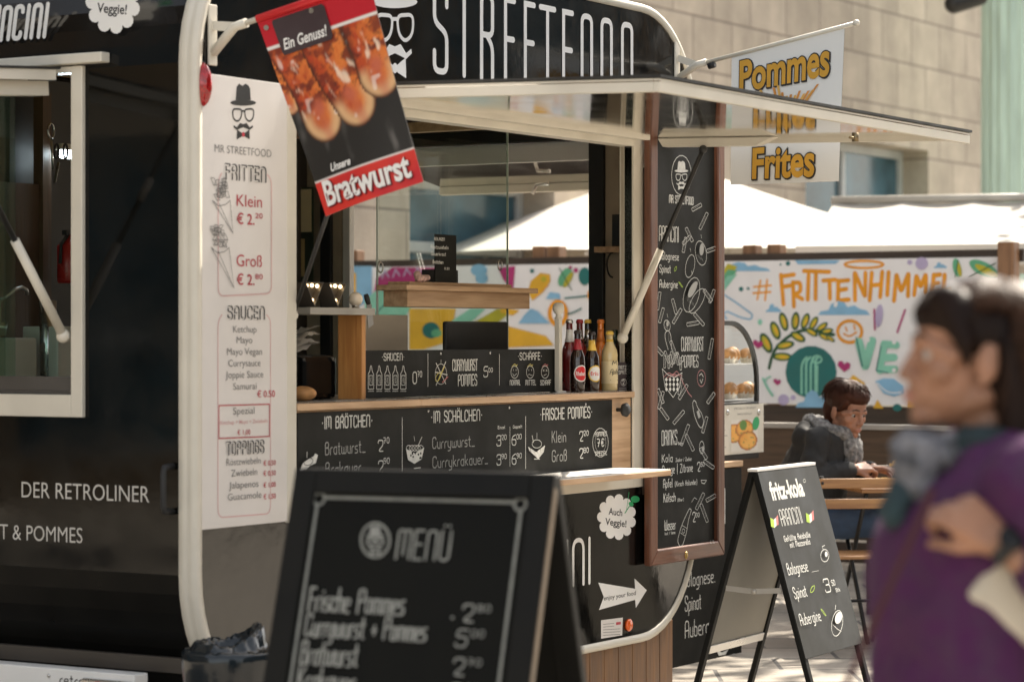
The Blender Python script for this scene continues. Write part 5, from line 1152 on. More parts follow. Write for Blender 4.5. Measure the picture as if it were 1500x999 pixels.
# near menu board
FRB = mat('black_stain', (.008, .008, .007), .55, var=.3, spec=.15); NEARB = mat('near_chalkboard', (.0065, .0068, .0058), .65, var=.3, spec=.10); 
TLm, TRm = Vector((-.4875, 6.0625, 1.230)), Vector((.1004, 5.817, 1.230))
n_ = Vector((-.385, -.923, 0))
am, pn, PM, F, B, W_ = aframe('menu_stand', 'large near black A-board lettered MENÜ in chalk, standing before the truck', TLm, TRm, n_, .42, .12, .055, .03, NEARB, FRB, FRB, False)
EDGEW = wood('bare_edge', (.13, .095, .06), (.08, .058, .036), 'z')
m = MB(); Pl, Lf = F; a = Pl.W(W_ + .0015, -.03, -.015); b = Pl.W(W_ + .0015, -Lf + .02, -.015); m.bar(a, b, .002, .022, up=Pl.n); m.build('edge_band', EDGEW, am)
A = Art(PM, .0008)
CH2 = mat('chalk_grey', (.20, .205, .185), .85, var=.2, vs=40)
def pw(px, py): return PM.P(px, py)
a, b = pw(467, 724), pw(764, 740); zl = (a[1] + b[1]) / 2; bot = -.95
A.ribbon([(a[0] + .02, zl), (b[0] - .02, zl)], .0075, 0); A.ribbon([(a[0], zl - .02), (a[0], bot)], .0075, 0); A.ribbon([(b[0], zl - .02), (b[0], bot)], .0075, 0)
for x in (a[0] + .003, b[0] - .003): A.ribbon([(x + .014 * math.cos(t_), zl - .004 + .014 * math.sin(t_)) for t_ in [2 * math.pi * k / 14 for k in range(14)]], .006, 0, True)
c = pw(550, 791); A.line(ell(550, 791, 21, 25)[:-1], .006, 0, True); gent(A, 550, 770, 42, 1, .005, .95)
A.text('MENÜ', 580, 818, 657, 42, .085, 0, .5)
def line(t, x0, yb, x1, h, pr, sup, py, px=665): 
    v = pw(x0, yb); A.text(t, x0, yb, x1, h, .105, 1, jit=.02); A.text(pr, px, py, px + 16, 25, .11, 1); A.text(sup, px + 23, py - 14, px + 42, 10, .16, 1)
line('Frische Pommes', 452, 894, 592, 34, '2', '80', 910, 677); A.text('.', 662, 905, 666, 26, .16, 1)
line('Currywurst + Pommes', 447, 931, 625, 32, '5', '00', 947, 668); line('Bratwurst', 441, 972, 524, 34, '2', '70', 989, 664); line('Krakauer', 436, 1011, 520, 34, '2', '90', 1027, 660)
A.build('lettering', [CH2, mat('chalk_soft', (.23, .235, .215), .85, var=.2, vs=40)], am)
# cola board by the trailer's end
TLk = Vector((1.0 - .0, 11.02, .968)); TRk = TLk + Vector((.309, .58, 0)) * 1.0
nk = Vector((.882, -.47, 0))
ak, pn, PK, F, B, W_ = aframe('cola_stand', 'narrow A-board with a bold drink name and chalk menu, beside the hanging chalkboard', TLk, TRk, nk, .272, .20, .035, .022, CHALKG, FRB, mat('beige_backing', (.26, .245, .21), .7), True)
m = MB(); m.bar(TLk + Vector((-.0, -.0, .006)), TRk + Vector((0, 0, .006)), .012, .045, up=nk); m.build('top_strip', WHITE, ak, bevel=.002)
for Wd in (.012,):
    Pf, Pb = F[0], B[0]; p = Pf.W(Wd, -.50, -.03); q = Pb.W(Wd, -.50, -.03); k = (p + q) / 2 + Vector((0, -.008, -.008))
    m = MB(); m.bar(p, k, .022, .004, up=nk.cross(ZZ)); m.bar(k + Vector((0, -.004, 0)), q + Vector((0, -.004, 0)), .022, .004, up=nk.cross(ZZ)); m.ball(k + Vector((0, -.01, 0)), .01); m.build('stay_bar', mat('pale_metal', (.42, .40, .36), .4, metal=.3), ak)
A = Art(PK, .0006)
V, F_ = font_mesh('fritz-kola', .035); mn = min(p[0] for p in V); mx = max(p[0] for p in V); u0, v0 = PK.P(1131, 732); u1, _ = PK.P(1181, 732); k = (u1 - u0) / (mx - mn); d = A.lay()
H = PK.P(1131, 705)[1] - v0; ids = [A.put(u0 + (a - mn) * k, v0 + b * H / .72, d) for a, b in V]
for f in F_: A.face([ids[i] for i in f], 0)
A.line(ell(1178, 704, 1.8, 2.4)[:-1], .002, 0, True)
A.text('ARANCINI', 1146, 770, 1177, 24, .07)
for x, y in ((1134, 764), (1186, 757)):
    A.fill([(x - 6, y - 6), (x - 1, y - 3), (x, y + 9), (x - 5, y + 7)], 1); A.fill([(x - 1, y - 3), (x + 2, y - 6), (x + 3, y + 6), (x, y + 9)], 0); A.fill([(x + 2, y - 6), (x + 5, y - 10), (x + 6, y + 4), (x + 3, y + 6)], 2)
A.text('Gefüllte Reisbälle', 1149, 793, 1188, 8, .16); A.text('mit Mozzarella', 1157, 802, 1187, 8, .16)
A.text('Bolognese', 1154, 842, 1184, 17, .1); A.text('Spinat', 1163, 877, 1182, 17, .1); A.text('Aubergine', 1172, 916, 1203, 17, .1)
A.text('3', 1208, 868, 1216, 20, .09); A.text('50', 1217, 858, 1222, 8, .16); A.text('Stk', 1223, 867, 1229, 5, .2); A.line([(1187, 838), (1197, 836)], .0015)
for x, y, a in ((1188, 863, 55), (1204, 897, -50)): leaf(x, y, 7, a, 1, .003)
A.line(ell(1206, 814, 6, 9)[:-1], .003, 0, True); A.line([(1204, 806), (1202, 801), (1206, 799)], .0025); A.fill(ell(1208, 812, 2, 4), 0)
A.line(ell(1224, 913, 8, 19, rot=8)[:-1], .003, 0, True); A.fill(ell(1226, 905, 5, 9, rot=15), 0); A.line([(1221, 893), (1222, 886)], .003)
for j in range(4): A.line([(1218 + 2 * j, 915 + j * 2), (1224 + 2 * j, 922 + j)], .0016)
A.build('lettering', [CHALK, LIME, mat('red_chalk')], ak)
# ================================================================ snack stand behind the trailer end
yS = .36; x0, x1 = sx(984, 900, yS)[0], sx(1086, 900, yS)[0]; zt5 = .93
st = tthing('snack_stand', 'wooden snack counter behind the trailer end with a dark lettered front board', 'stand', x0, yS, 0)
m = MB(T); x = x0
while x < x1 - .05: m.box(x, min(x + .118, x1), yS + .012, yS + .035, 0, zt5 - .03); x += .122
m.build('plank_front', PLANK, st, bevel=.003)
m = MB(T); m.box(x0, x1, yS - .01, yS + .8, zt5 - .028, zt5); m.build('stand_top', OAK, st, bevel=.003)
m = MB(T); m.box(x1 - .03, x1, yS + .036, yS + .78, 0, zt5 - .03); m.box(x0, x0 + .03, yS + .036, yS + .78, 0, zt5 - .03); m.build('stand_sides', PLANK, st)
zb6 = sx(985, 985, yS)[1]; m = MB(T); m.box(x0 + .002, x1 - .002, yS - .002, yS + .011, zb6, zt5 - .035); m.build('front_board', CHALKB, st)
A = Art(side(yS - .002), .0006); A.text('ARANCINI', 985, 776, 1062, 52, .05); A.text('Bolognese.', 1000, 860, 1047, 20, .08); A.text('Spinat', 1003, 895, 1026, 22, .08); A.text('Aubergine', 1003, 934, 1052, 24, .08)
A.fill([(1048, 950), (1056, 955), (1066, 951), (1062, 958), (1052, 960)], 0); A.text('3', 1072, 962, 1076, 4, .2); A.build('lettering', CHALK, st)
# display case: black arched frame, glass, two shelves of muffins
yC = yS + .03; cx1, ctop = sx(1112, 530, yC)[0], sx(1060, 470, yC)[1]; cx0 = cx1 - .92; cz0 = zt5 + .001; cbase = sx(1080, 589, yC)[1]
dc = tthing('display_case', 'arched glass display case with black edging on the snack stand', 'display case', cx0, yC, cz0)
def arch(off, n=14):
    rr_ = .30 - off; zc = ctop - .30; o = [(cx1 - off, cbase)]
    o += [(cx1 - .30 + rr_ * math.cos(R(a)), zc + rr_ * math.sin(R(a)) * 1.0) for a in [90 * k / n for k in range(n + 1)]]
    return o + [(cx0 + .30 + rr_ * math.cos(R(a)), zc + rr_ * math.sin(R(a))) for a in [90 + 90 * k / n for k in range(n + 1)]] + [(cx0 + off, cbase)]
for yy in (yC, yC + .42):
    m = MB(T); a_, b_ = arch(0), arch(.022)
    for i in range(len(a_) - 1): m.prism([(a_[i][0], yy, a_[i][1]), (a_[i + 1][0], yy, a_[i + 1][1]), (b_[i + 1][0], yy, b_[i + 1][1]), (b_[i][0], yy, b_[i][1])], (0, .018, 0))
    m.build('arch_frame', BLACKM, dc)
m = MB(T); m.box(cx0, cx1, yC, yC + .44, cz0, cbase); m.build('base', BLACKM, dc, bevel=.004)
m = MB(T); a_ = arch(.008)
for i in range(len(a_) - 1): m.poly([(a_[i][0], yC + .018, a_[i][1]), (a_[i + 1][0], yC + .018, a_[i + 1][1]), (a_[i + 1][0], yC + .42, a_[i + 1][1]), (a_[i][0], yC + .42, a_[i][1])])
m.build('curved_glass', PANE, dc)
sz = (cbase + .012, sx(1080, 533, yC)[1])
CLEAR = mat('shelf_acrylic', (.70, .70, .66), .25, var=.03)
for z in sz: m = MB(T); m.box(cx0 + .03, cx1 - .03, yC + .02, yC + .40, z - .006, z); m.build('shelf', CLEAR, dc, bevel=.001)
m = MB(T); m.box(cx0 + .03, cx1 - .03, yC + .41, yC + .415, cbase, ctop - .2); m.build('back_pane', PANE, dc)
CASEP = mat('muffin_case', (.62, .56, .48), .7)
mi = 0
for z, pxs in ((sz[0], (1060, 1070, 1081, 1095)), (sz[1], (1060, 1073, 1086))):
    for k, px in enumerate(pxs):
        x = sx(px, 560, yC + .12)[0]; yy = yC + .09 + .03 * (k % 2)
        lab = ['topped golden muffin on the %s shelf, leftmost behind the board frame', 'golden muffin second from left on the %s shelf of the glass case', 'brown muffin third from left on the %s shelf of the glass case', 'round golden bun at the right end of the %s shelf of the glass case'][k] % ('lower' if z == sz[0] else 'upper')
        t = tthing('muffin', lab, 'muffin', x, yy, z, 'muffins in the glass display case'); M = T @ Matrix.Translation((x, yy, z + .0005))
        m = MB(M); n = 22; pr = [(.026, 0), (.036, .034)]
        r0 = [m.pt((.026 * math.cos(2 * math.pi * j / n), .026 * math.sin(2 * math.pi * j / n), 0)) for j in range(n)]; r1 = [m.pt(((.037 + .003 * (j % 2)) * math.cos(2 * math.pi * j / n), (.037 + .003 * (j % 2)) * math.sin(2 * math.pi * j / n), .032 + .004 * (j % 3))) for j in range(n)]
        for j in range(n): m.face([r0[j], r0[(j + 1) % n], r1[(j + 1) % n], r1[j]])
        m.build('paper_case', CASEP, t)
        m = MB(M); m.ball((0, 0, .042), (.040, .040, .034 + .006 * (k % 2)), n=18, k=12); m.build('crust', BREAD, t)
# printed snack card on the case front
p0, p1 = sx(1056, 667, yC - .01), sx(1118, 591, yC - .01); xl0 = p0[0] - .3
sc_ = tthing('snack_sign', 'cream card with a printed picture of orange filled rolls below the muffins', 'sign', xl0, yC - .01, p0[1])
m = MB(T); m.box(xl0, p1[0], yC - .012, yC - .008, p0[1], p1[1]); m.build('card', mat('cream_card', (.62, .58, .49), .5, var=.04), sc_)
class GP:
    pass
PRS = MAT['banner_print']
px0, pz0 = sx(1071, 662, yC - .0125); px1, pz1 = sx(1110, 613, yC - .0125)
def snack(u, v):
    c = (.66, .62, .55)
    for k, (a, b, r) in enumerate(((.12, .42, .36), (.5, .3, .34), (.62, .68, .36))):
        d = math.hypot(u - a, (v - b) * 1.2) / r
        if d < 1: n = fbm(u * 9, v * 9, k); c = lerp3((.72, .28, .03), (.82, .48, .12), n); c = lerp3(c, (.35, .10, .02), smooth(.7, 1, d)); c = lerp3(c, (.16, .2, .05), smooth(.68, .8, fbm(u * 12, v * 12, k + 4)))
    if math.hypot((u - .45) * 1.2, v - .18) < .16: c = (.10, .22, .04)
    return c
m = MB(T); m.col = []; n1, n2 = 30, 34; g_ = []
for j in range(n2 + 1):
    row = []
    for i in range(n1 + 1): row.append(m.pt((px0 + (px1 - px0) * i / n1, yC - .0128, pz1 + (pz0 - pz1) * j / n2))); m.col.append(snack(i / n1, j / n2))
    g_.append(row)
for j in range(n2):
    for i in range(n1): m.face([g_[j][i], g_[j][i + 1], g_[j + 1][i + 1], g_[j + 1][i]])
m.build('picture', PRS, sc_)
A = Art(side(yC - .012), .001); A.fill(ell(1107, 620, 5, 10, rot=10), 1); A.ftext('SPECIALTY OF SICILY', 1075, 600, 1107, 3, 0); A.ftext('FRISCH GEFÜLLT', 1080, 608, 1101, 2.5, 0)
for yb, a, b in ((630, 1057, 1062), (638, 1057, 1065), (646, 1057, 1061), (655, 1057, 1063)): A.line([(a, yb), (b, yb)], .003, 0)
for x in (1061, 1068): A.line([(x, 592), (x, 603)], .0016, 0)
A.build('lettering', [GREYT, GREEN], sc_)
for px in (1065.5, 1111): q = sx(px, 604, yC - .0125); m = MB(T); m.ball((q[0], yC - .014, q[1]), (.012, .008, .014)); m.build('magnet', STEEL, sc_)
# ================================================================ waste bin with bag
BINB = mat('blue_grey_bin', (.010, .018, .026), .5, var=.2, spec=.2); BAG = mat('silver_grey_bag', (.006, .011, .015), .14, var=.2, bump=.12, bs=30)
b0 = at(335, 955, 3880 / 475.); bt = thing('waste_bin', 'dark blue waste bin with a shiny crumpled bag at the trailer corner', 'bin', (b0.x, b0.y, 0)); M = WM[bt.name]; h = b0.z + .0
m = MB(M); m.lathe([(0, 0), (.105, 0), (.128, h - .05), (.134, h - .045), (.138, h - .03), (.138, h - .012), (.130, h - .008), (.118, h - .06), (.10, .02), (0, .02)], n=48); m.build('drum', BINB, bt)
m = MB(M); n = 150; rows = []
prof = ((.131, h - .16), (.137, h - .13), (.140, h - .09), (.1445, h - .05), (.147, h - .02), (.1465, h + .002), (.140, h + .012), (.131, h + .010), (.122, h + .018), (.112, h + .034), (.100, h + .040), (.088, h + .02), (.07, h - .02), (.04, h - .05), (.01, h - .06))
for j, (r, z) in enumerate(prof):
    row = []
    for i in range(n):
        a = 2 * math.pi * i / n; x_, y_ = math.cos(a), math.sin(a)
        rid = abs(fbm(a * 2.4 + j * .10, j * .30, 2) - .5) * 2; rid2 = abs(vn(a * 6 + j * .3, j * .5, 5) - .5) * 2; w_ = .004 if j < 7 else .014
        up = max(0, math.cos(a - .2)) ** 1.5 * (0, .02, .045, .055, .04, .015)[j - 7] if 7 <= j <= 12 else 0
        row.append(m.pt(((r - w_ * rid - .4 * w_ * rid2) * x_, (r - w_ * rid) * y_, z + up - w_ * .8 * rid2)))
    rows.append(row)
for A_, B_ in zip(rows, rows[1:]):
    for i in range(n): m.face([A_[i], A_[(i + 1) % n], B_[(i + 1) % n], B_[i]], 0, True)
m.build('bag', BAG, bt)
# ================================================================ mural wall, parasols
sM = 218.; mo = Vector(((1060 - 750) / sM, FPX / sM, 0)); PMU = Plane(mo, NX, ZZ)
ml, mr_ = PMU.P(455, 490)[0], PMU.P(1473, 490)[0]; mz1, mz0 = PMU.P(1060, 383)[1], PMU.P(1060, 590)[1]
mw = thing('mural_wall', 'painted white mural wall with orange hashtag lettering, leaves and clouds behind the seats', 'wall', mo + NX * ml, R(-TA)); MW_ = Matrix.Translation(mo) @ Matrix.Rotation(R(-TA), 4, 'Z')
MURW = mat('mural_white', (.84, .82, .81), .6, var=.03)
m = MB(MW_); m.box(ml, mr_, .004, .04, mz0, mz1); m.build('panel', MURW, mw)
m = MB(MW_); m.box(ml, mr_ + .1, .045, .12, mz1 - .03, mz1 + .05); m.build('top_rail', DARKW, mw)
for px, tp in ((500, 366), (775, 360), (797, 360), (1085, 358), (1121, 357), (1468, 355)):
    u = PMU.P(px, 400)[0]; zt7 = PMU.P(px, tp)[1]; m = MB(MW_); m.box(u - .05, u + .05, (.05 if px != 1468 else -.06) + .075, .23, 0, zt7) if px != 1468 else m.box(u - .01, u + .10, -.06, .044, 0, zt7); m.build('post', FENCEW, mw, bevel=.005)
m = MB(MW_); z = .05
while z < mz0 - .03: m.box(ml, mr_, .02, .05, z, min(z + .135, mz0 - .01)); z += .15
m.build('lower_boards', DARKW, mw, bevel=.004)
COLS = [mat('paint_orange', (.80, .32, .012), .6), mat('paint_blue', (.24, .47, .66), .6), mat('paint_teal', (.015, .15, .14), .6), mat('paint_mint', (.25, .58, .43), .6), mat('paint_dark_green', (.02, .085, .035), .6),
        mat('paint_olive', (.48, .42, .03), .6), mat('paint_magenta', (.42, .03, .16), .6), mat('paint_lilac', (.47, .40, .58), .6), mat('paint_yellow', (.75, .42, .03), .6), MURW, mat('paint_leaf', (.12, .40, .22), .6)]
OR, BL, TE, MI, DG, OL, MA, LI, YE, WH, LE = range(11)
A = Art(PMU, -.002); z_ = lambda x, y: (1040 + x / 3.26, 340 + y / 3.26)
A.d0 = .0; A.p.W = lambda a, b, d=0: PMU.o + PMU.u * a + PMU.v * b + PMU.n * (d - .0035)
def L_(pts, w, c, cl=False, r=0): A.line([z_(*p) for p in pts], w * .00135, c, cl, r)
def F_f(pts, c): A.fill([z_(*p) for p in pts], c)
def E_(x, y, rx, ry, c, rot=0): F_f(ell(x, y, rx, ry, rot=rot), c)
def cloud(x, y, w, h, c=BL):
    F_f([(x - w, y + h), (x - w * .9, y + h * .5), (x - w * .6, y + h * .3), (x - w * .5, y - h * .5), (x - w * .25, y - h), (x, y - h * .8), (x + w * .12, y - h * .1), (x + w * .4, y - h * .35), (x + w * .6, y + .15 * h), (x + w * .85, y + h * .35), (x + w, y + h)], c)
for q in ([(240, 232), (225, 322)], [(272, 228), (262, 325)], [(208, 262), (290, 255)], [(205, 292), (288, 286)]): L_(q, 10, OR)
lw = 21
for q in ([(338, 205), (350, 345)], [(338, 212), (400, 203)], [(345, 262), (385, 255)], [(395, 240), (400, 355)], [(395, 243), (430, 240), (432, 285), (400, 298)], [(405, 300), (440, 320)], [(470, 205), (466, 322)], [(448, 186), (568, 190)], [(505, 195), (503, 320)], [(540, 232), (598, 228)], [(570, 232), (572, 318)], [(612, 232), (610, 330)], [(612, 235), (660, 230)], [(612, 278), (650, 272)], [(610, 328), (662, 322)], [(692, 325), (690, 190), (740, 310), (742, 195)], [(772, 195), (762, 325)], [(822, 190), (812, 310)], [(770, 255), (818, 250)], [(852, 192), (846, 300)], [(878, 328), (890, 200), (912, 285), (948, 195), (945, 305)], [(975, 300), (985, 205), (1005, 265), (1030, 200), (1032, 290)], [(1068, 205), (1062, 290)], [(1068, 207), (1098, 203)], [(1066, 248), (1090, 245)], [(1062, 290), (1095, 285)], [(1120, 205), (1115, 285), (1145, 280)]): L_(q, lw, OR, False, .02)
L_(ell(735, 155, 92, 17)[:-1], 12, OR, True)
cloud(165, 165, 125, 22); cloud(303, 362, 38, 20); cloud(640, 362, 125, 34); cloud(1100, 158, 32, 14); F_f([(405, 135), (620, 135), (600, 152), (420, 155)], BL); cloud(510, 795, 100, 42); E_(600, 345, 9, 14, WH, 20)
for x, y, r in ((148, 272, 11), (182, 270, 7), (372, 150, 11), (337, 155, 5), (1400, 210, 14)): E_(x, y, r, r, TE)
L_([(68, 300), (130, 340), (205, 395), (195, 418), (150, 410), (80, 378), (62, 392), (80, 415)], 8, BL, False, .05)
for k in range(3): F_f([(50, 200 + k * 26), (85, 150 + k * 30), (130, 165 + k * 18), (60, 290)], (OL, LE, MI)[k])
L_([(282, 650), (300, 570), (360, 505), (450, 460), (590, 490)], 16, DG, False, .2)
for x, y, rx, ry, a in ((268, 530, 52, 25, 65), (312, 470, 46, 22, 70), (352, 428, 46, 20, 75), (408, 425, 44, 20, -85), (455, 425, 40, 18, -70), (495, 435, 36, 16, -60), (345, 595, 48, 20, 2), (358, 540, 46, 20, -12), (420, 500, 40, 20, 30), (485, 478, 34, 15, 30), (535, 452, 32, 14, -35), (560, 472, 30, 13, -10), (545, 500, 30, 12, 30), (575, 508, 26, 10, 35)):
    E_(x, y, rx, ry, DG, a); E_(x, y, rx * .72, ry * .6, OL, a); E_(x + rx * .1, y + 2, rx * .45, ry * .28, YE, a)
E_(483, 668, 122, 125, TE)
for k in range(4): L_([(438 + k * 22, 770), (438 + k * 22, 620 - (k % 2) * 10), (462 + k * 18, 598)], 11, MI, False, .05)
L_([(510, 760), (512, 640)], 13, MI); L_(ell(512, 608, 22, 17)[:-1], 9, MI, True)
cloud(510, 795, 100, 42)
L_(ell(668, 475, 58, 52)[:-1], 15, OR, True); L_([(648, 455), (655, 472)], 8, OR); L_([(688, 445), (692, 465)], 8, OR); L_([(640, 485), (665, 502), (700, 478)], 8, OR, False, .03)
L_([(785, 370), (788, 465)], 9, MA); L_([(932, 372), (895, 478)], 9, MA); E_(808, 400, 18, 55, LI, 6)
L_([(712, 525), (742, 640), (775, 520)], 42, MI, False, .01); L_([(700, 505), (728, 640)], 8, TE)
for q in ([(832, 535), (812, 660)], [(832, 535), (890, 540)], [(822, 600), (880, 598)], [(812, 655), (885, 655)]): L_(q, 36, MI)
L_([(818, 545), (795, 660), (850, 672)], 6, TE); 
for x, y in ((755, 515), (880, 525), (880, 660)): E_(x, y, 10, 10, WH)
for x, y, k in ((642, 640, 1), (322, 715, .6), (230, 535, .8)):
    F_f([(x, y + 28 * k), (x - 32 * k, y - 4 * k), (x - 26 * k, y - 24 * k), (x - 8 * k, y - 24 * k), (x, y - 10 * k), (x + 14 * k, y - 20 * k), (x + 30 * k, y - 10 * k), (x + 26 * k, y + 10 * k)], MA)
F_f([(790, 712), (830, 698), (880, 700), (925, 735), (930, 770), (880, 785), (830, 770)], BL); L_([(800, 720), (850, 770), (915, 765)], 5, WH, False, .05)
F_f([(640, 730), (685, 682), (740, 720), (740, 760), (650, 760)], YE); F_f([(780, 840), (800, 800), (830, 842)], YE); F_f([(950, 800), (1030, 800), (1030, 838), (945, 835)], YE); E_(895, 838, 22, 18, TE)
for x, y, r in ((352, 800, 26), (398, 790, 12), (1012, 150, 30), (955, 145, 12)): E_(x, y, r, r, LI)
L_([(255, 700), (275, 745), (300, 780)], 12, MI, False, .05); L_([(290, 690), (265, 700), (262, 720)], 8, MI, False, .03)
for x, y, l, a in ((1180, 170, 45, 80), (1310, 178, 78, 28)):
    E_(x, y, l, l * .42, LE, a); E_(x + 12, y + 8, l * .8, l * .22, OL, a); L_([(x - l * math.cos(R(a)), y + l * math.sin(R(a))), (x + l * .8 * math.cos(R(a)), y - l * .8 * math.sin(R(a)))], 5, DG)
E_(240, 430, 10, 14, MI)
# part of the mural seen through the trailer
z_ = lambda x, y: (x, y); kk = 3.26
def L_(pts, w, c, cl=False, r=0): A.line(pts, w * .0044, c, cl, r)
F_f([(430, 390), (545, 390), (545, 440), (500, 460), (430, 460)], BL); F_f([(510, 400), (522, 400), (522, 440), (510, 430)], YE)
F_f([(548, 430), (552, 408), (575, 392), (640, 392), (640, 412), (600, 416), (575, 424), (556, 440)], MA)
for k, x in enumerate((560, 576, 592, 608)): L_([(x, 408 - k * 2), (x + 4, 396 - k), (x + 10, 406 - k * 2)], 2.5, LI)
F_f([(535, 440), (552, 425), (600, 428), (606, 445), (590, 470), (560, 470), (535, 462)], MI); L_([(545, 465), (575, 435), (600, 440)], 2.5, TE, False, .1)
F_f([(600, 452), (668, 452), (660, 500), (620, 512), (600, 512)], YE); E_(632, 484, 13, 12, TE); E_(640, 488, 8, 6, LE); F_f([(662, 470), (690, 452), (712, 452), (680, 482), (662, 486)], MI)
E_(702, 396, 12, 9, BL); E_(706, 408, 9, 8, BL); F_f([(730, 392), (755, 390), (752, 425), (738, 410)], MA); F_f([(690, 475), (730, 452), (750, 456), (715, 485)], OL)
F_f([(774, 428), (778, 412), (792, 400), (806, 402), (807, 412), (796, 428), (780, 440)], YE); L_([(782, 438), (803, 418)], 2, OR); E_(797, 409, 4, 4, OL)
E_(828, 406, 15, 8, LE, -60); E_(833, 410, 13, 4, OL, -60); L_([(820, 393), (838, 425)], 1.5, DG); E_(857, 405, 9, 13, TE); E_(844, 396, 3.5, 3.5, MA); E_(836, 392, 2.5, 2.5, MA); E_(780, 397, 3, 3, TE)
F_f([(760, 474), (768, 462), (778, 452), (788, 456), (800, 468), (806, 474)], BL); F_f([(800, 438), (806, 428), (820, 430), (822, 438)], BL)
E_(818, 459, 15, 20, OR); E_(818, 459, 9, 13, WH); L_([(828, 437), (868, 433)], 2.5, TE); L_([(832, 460), (842, 458), (852, 452)], 2.5, TE, False, .05); E_(866, 432, 5, 8, OR)
F_f([(745, 478), (800, 492), (812, 506), (760, 508), (700, 512)], YE); F_f([(735, 450), (762, 455), (752, 462), (733, 458)], YE)
A.build('mural_paint', COLS, mw)
# parasols
CANVAS = mat('cream_canvas', (.52, .485, .425), .8, var=.04, vs=2, stretch=(1, 1, 3))
CANVASW = mat('white_canvas', (.54, .51, .46), .8, var=.03)
POLE = mat('parasol_pole', (.40, .38, .34), .5)
def parasol(label, c, half, ze, zp, rot, canv, val=.0):
    t = thing('parasol', label, 'parasol', (c[0], c[1], 0), rot, 'white parasols over the seats'); M = WM[t.name]; m = MB(M)
    cs = [(-half, -half), (half, -half), (half, half), (-half, half)]; n = 10
    for k in range(4):
        a, b = Vector(cs[k]), Vector(cs[(k + 1) % 4]); g_ = []
        for j in range(n + 1):
            v = j / n; row = []
            for i in range(n + 1):
                q = a.lerp(b, i / n) * v; sag = -.07 * math.sin(math.pi * v) * 1.0 - .10 * v * math.sin(math.pi * i / n) * 0 ; zed = zp + (ze - zp) * v + sag + .04 * v * math.sin(math.pi * i / n)
                row.append(m.pt((q.x, q.y, zed)))
            g_.append(row)
        for j in range(n):
            for i in range(n): m.face([g_[j][i], g_[j + 1][i], g_[j + 1][i + 1], g_[j][i + 1]], 0, True)
        if val:
            for i in range(n):
                p, q = m.v[g_[n][i]], m.v[g_[n][i + 1]]; I = M.inverted(); m.poly([I @ p, I @ q, (I @ q) - Vector((0, 0, val)), (I @ p) - Vector((0, 0, val))])
    m.build('canopy', canv, t)
    for k in range(4): m = MB(M); m.tube([(0, 0, zp - .12), (cs[k][0] * .97, cs[k][1] * .97, ze - .03)], .014, 8); m.build('rib', POLE, t)
    m = MB(M); m.tube([(0, 0, .08), (0, 0, zp + .06)], .028, 12); m.ball((0, 0, zp + .08), .04); m.build('pole', POLE, t)
    m = MB(M); m.box(-.35, .35, -.35, .35, 0, .08); m.build('foot', STEEL, t, bevel=.01)
def ctr(px, s): return ((px - 750) / s, FPX / s)
parasol('white parasol rising behind the hanging chalkboard, peak hidden by the trailer', ctr(985, 178), 1.95, 2.16, 2.98, R(28), CANVASW)
def canopy(label, p0, p1, zr, ze, run):
    # gabled market canopy: ridge p0-p1, canvas falling to both sides
    p0, p1 = Vector((*p0, 0)), Vector((*p1, 0)); d = (p1 - p0); Lc = d.length; t = thing('market_canopy', label, 'canopy', p0, math.atan2(d.y, d.x)); M = WM[t.name]
    m = MB(M); n = 24; k = 8
    for s_ in (-1, 1):
        g_ = [[m.pt((Lc * i / n, s_ * run * j / k, zr + (ze - zr) * j / k - .05 * math.sin(math.pi * j / k) - (.02 * abs(math.sin(i * math.pi / 6)) if j < 2 else 0) * 1.0)) for i in range(n + 1)] for j in range(k + 1)]
        for j in range(k):
            for i in range(n): m.face([g_[j][i], g_[j][i + 1], g_[j + 1][i + 1], g_[j + 1][i]], 0, True)
        I = M.inverted()
        for i in range(n): a, b = I @ m.v[g_[k][i]], I @ m.v[g_[k][i + 1]]; m.poly([a, b, b - Vector((0, 0, .14)), a - Vector((0, 0, .14))])
    m.build('canvas', CANVAS, t); m = MB(M); m.tube([(-.02, 0, zr + .015), (Lc + .02, 0, zr + .015)], .03, 10); m.build('ridge_pole', POLE, t)
    for x in (.03, Lc - .03):
        for s_ in (-1, 1): m = MB(M); m.tube([(x, s_ * run * .97, 0), (x, s_ * run * .97, ze)], .025, 10); m.build('post', POLE, t)
r0, r1 = at(1222, 297, FPX / 200), at(1640, 288, FPX / 207)
canopy('broad white canopy with a straight grey ridge at the right, behind the walking woman', (r0.x, r0.y), (r1.x, r1.y), r0.z, 2.15, 1.3)
parasol('small white parasol seen through the left part of the trailer window', ctr(430, 172), 1.4, 2.12, 2.85, R(28), CANVASW)

fo = Vector((7.0, 13.6, 0)); fn = Vector((13.5, 21.5, 0)); df = thing('reflection_fence', 'dark timber fence added out of view to darken the reflection in the trailer side', 'fence', fo, math.atan2(fn.y - fo.y, fn.x - fo.x)); M = WM[df.name]; L_f = (fn - fo).length  # unseen fence, added so the trailer side mirrors something dark
m = MB(M); x = 0
while x < L_f: m.box(x, x + .14, 0, .03, .05, 2.3); x += .15
m.build('boards', DARKW, df); m = MB(M); m.box(0, L_f, .031, .09, .4, .5); m.box(0, L_f, .031, .09, 1.8, 1.9); m.build('rails', DARKW, df)

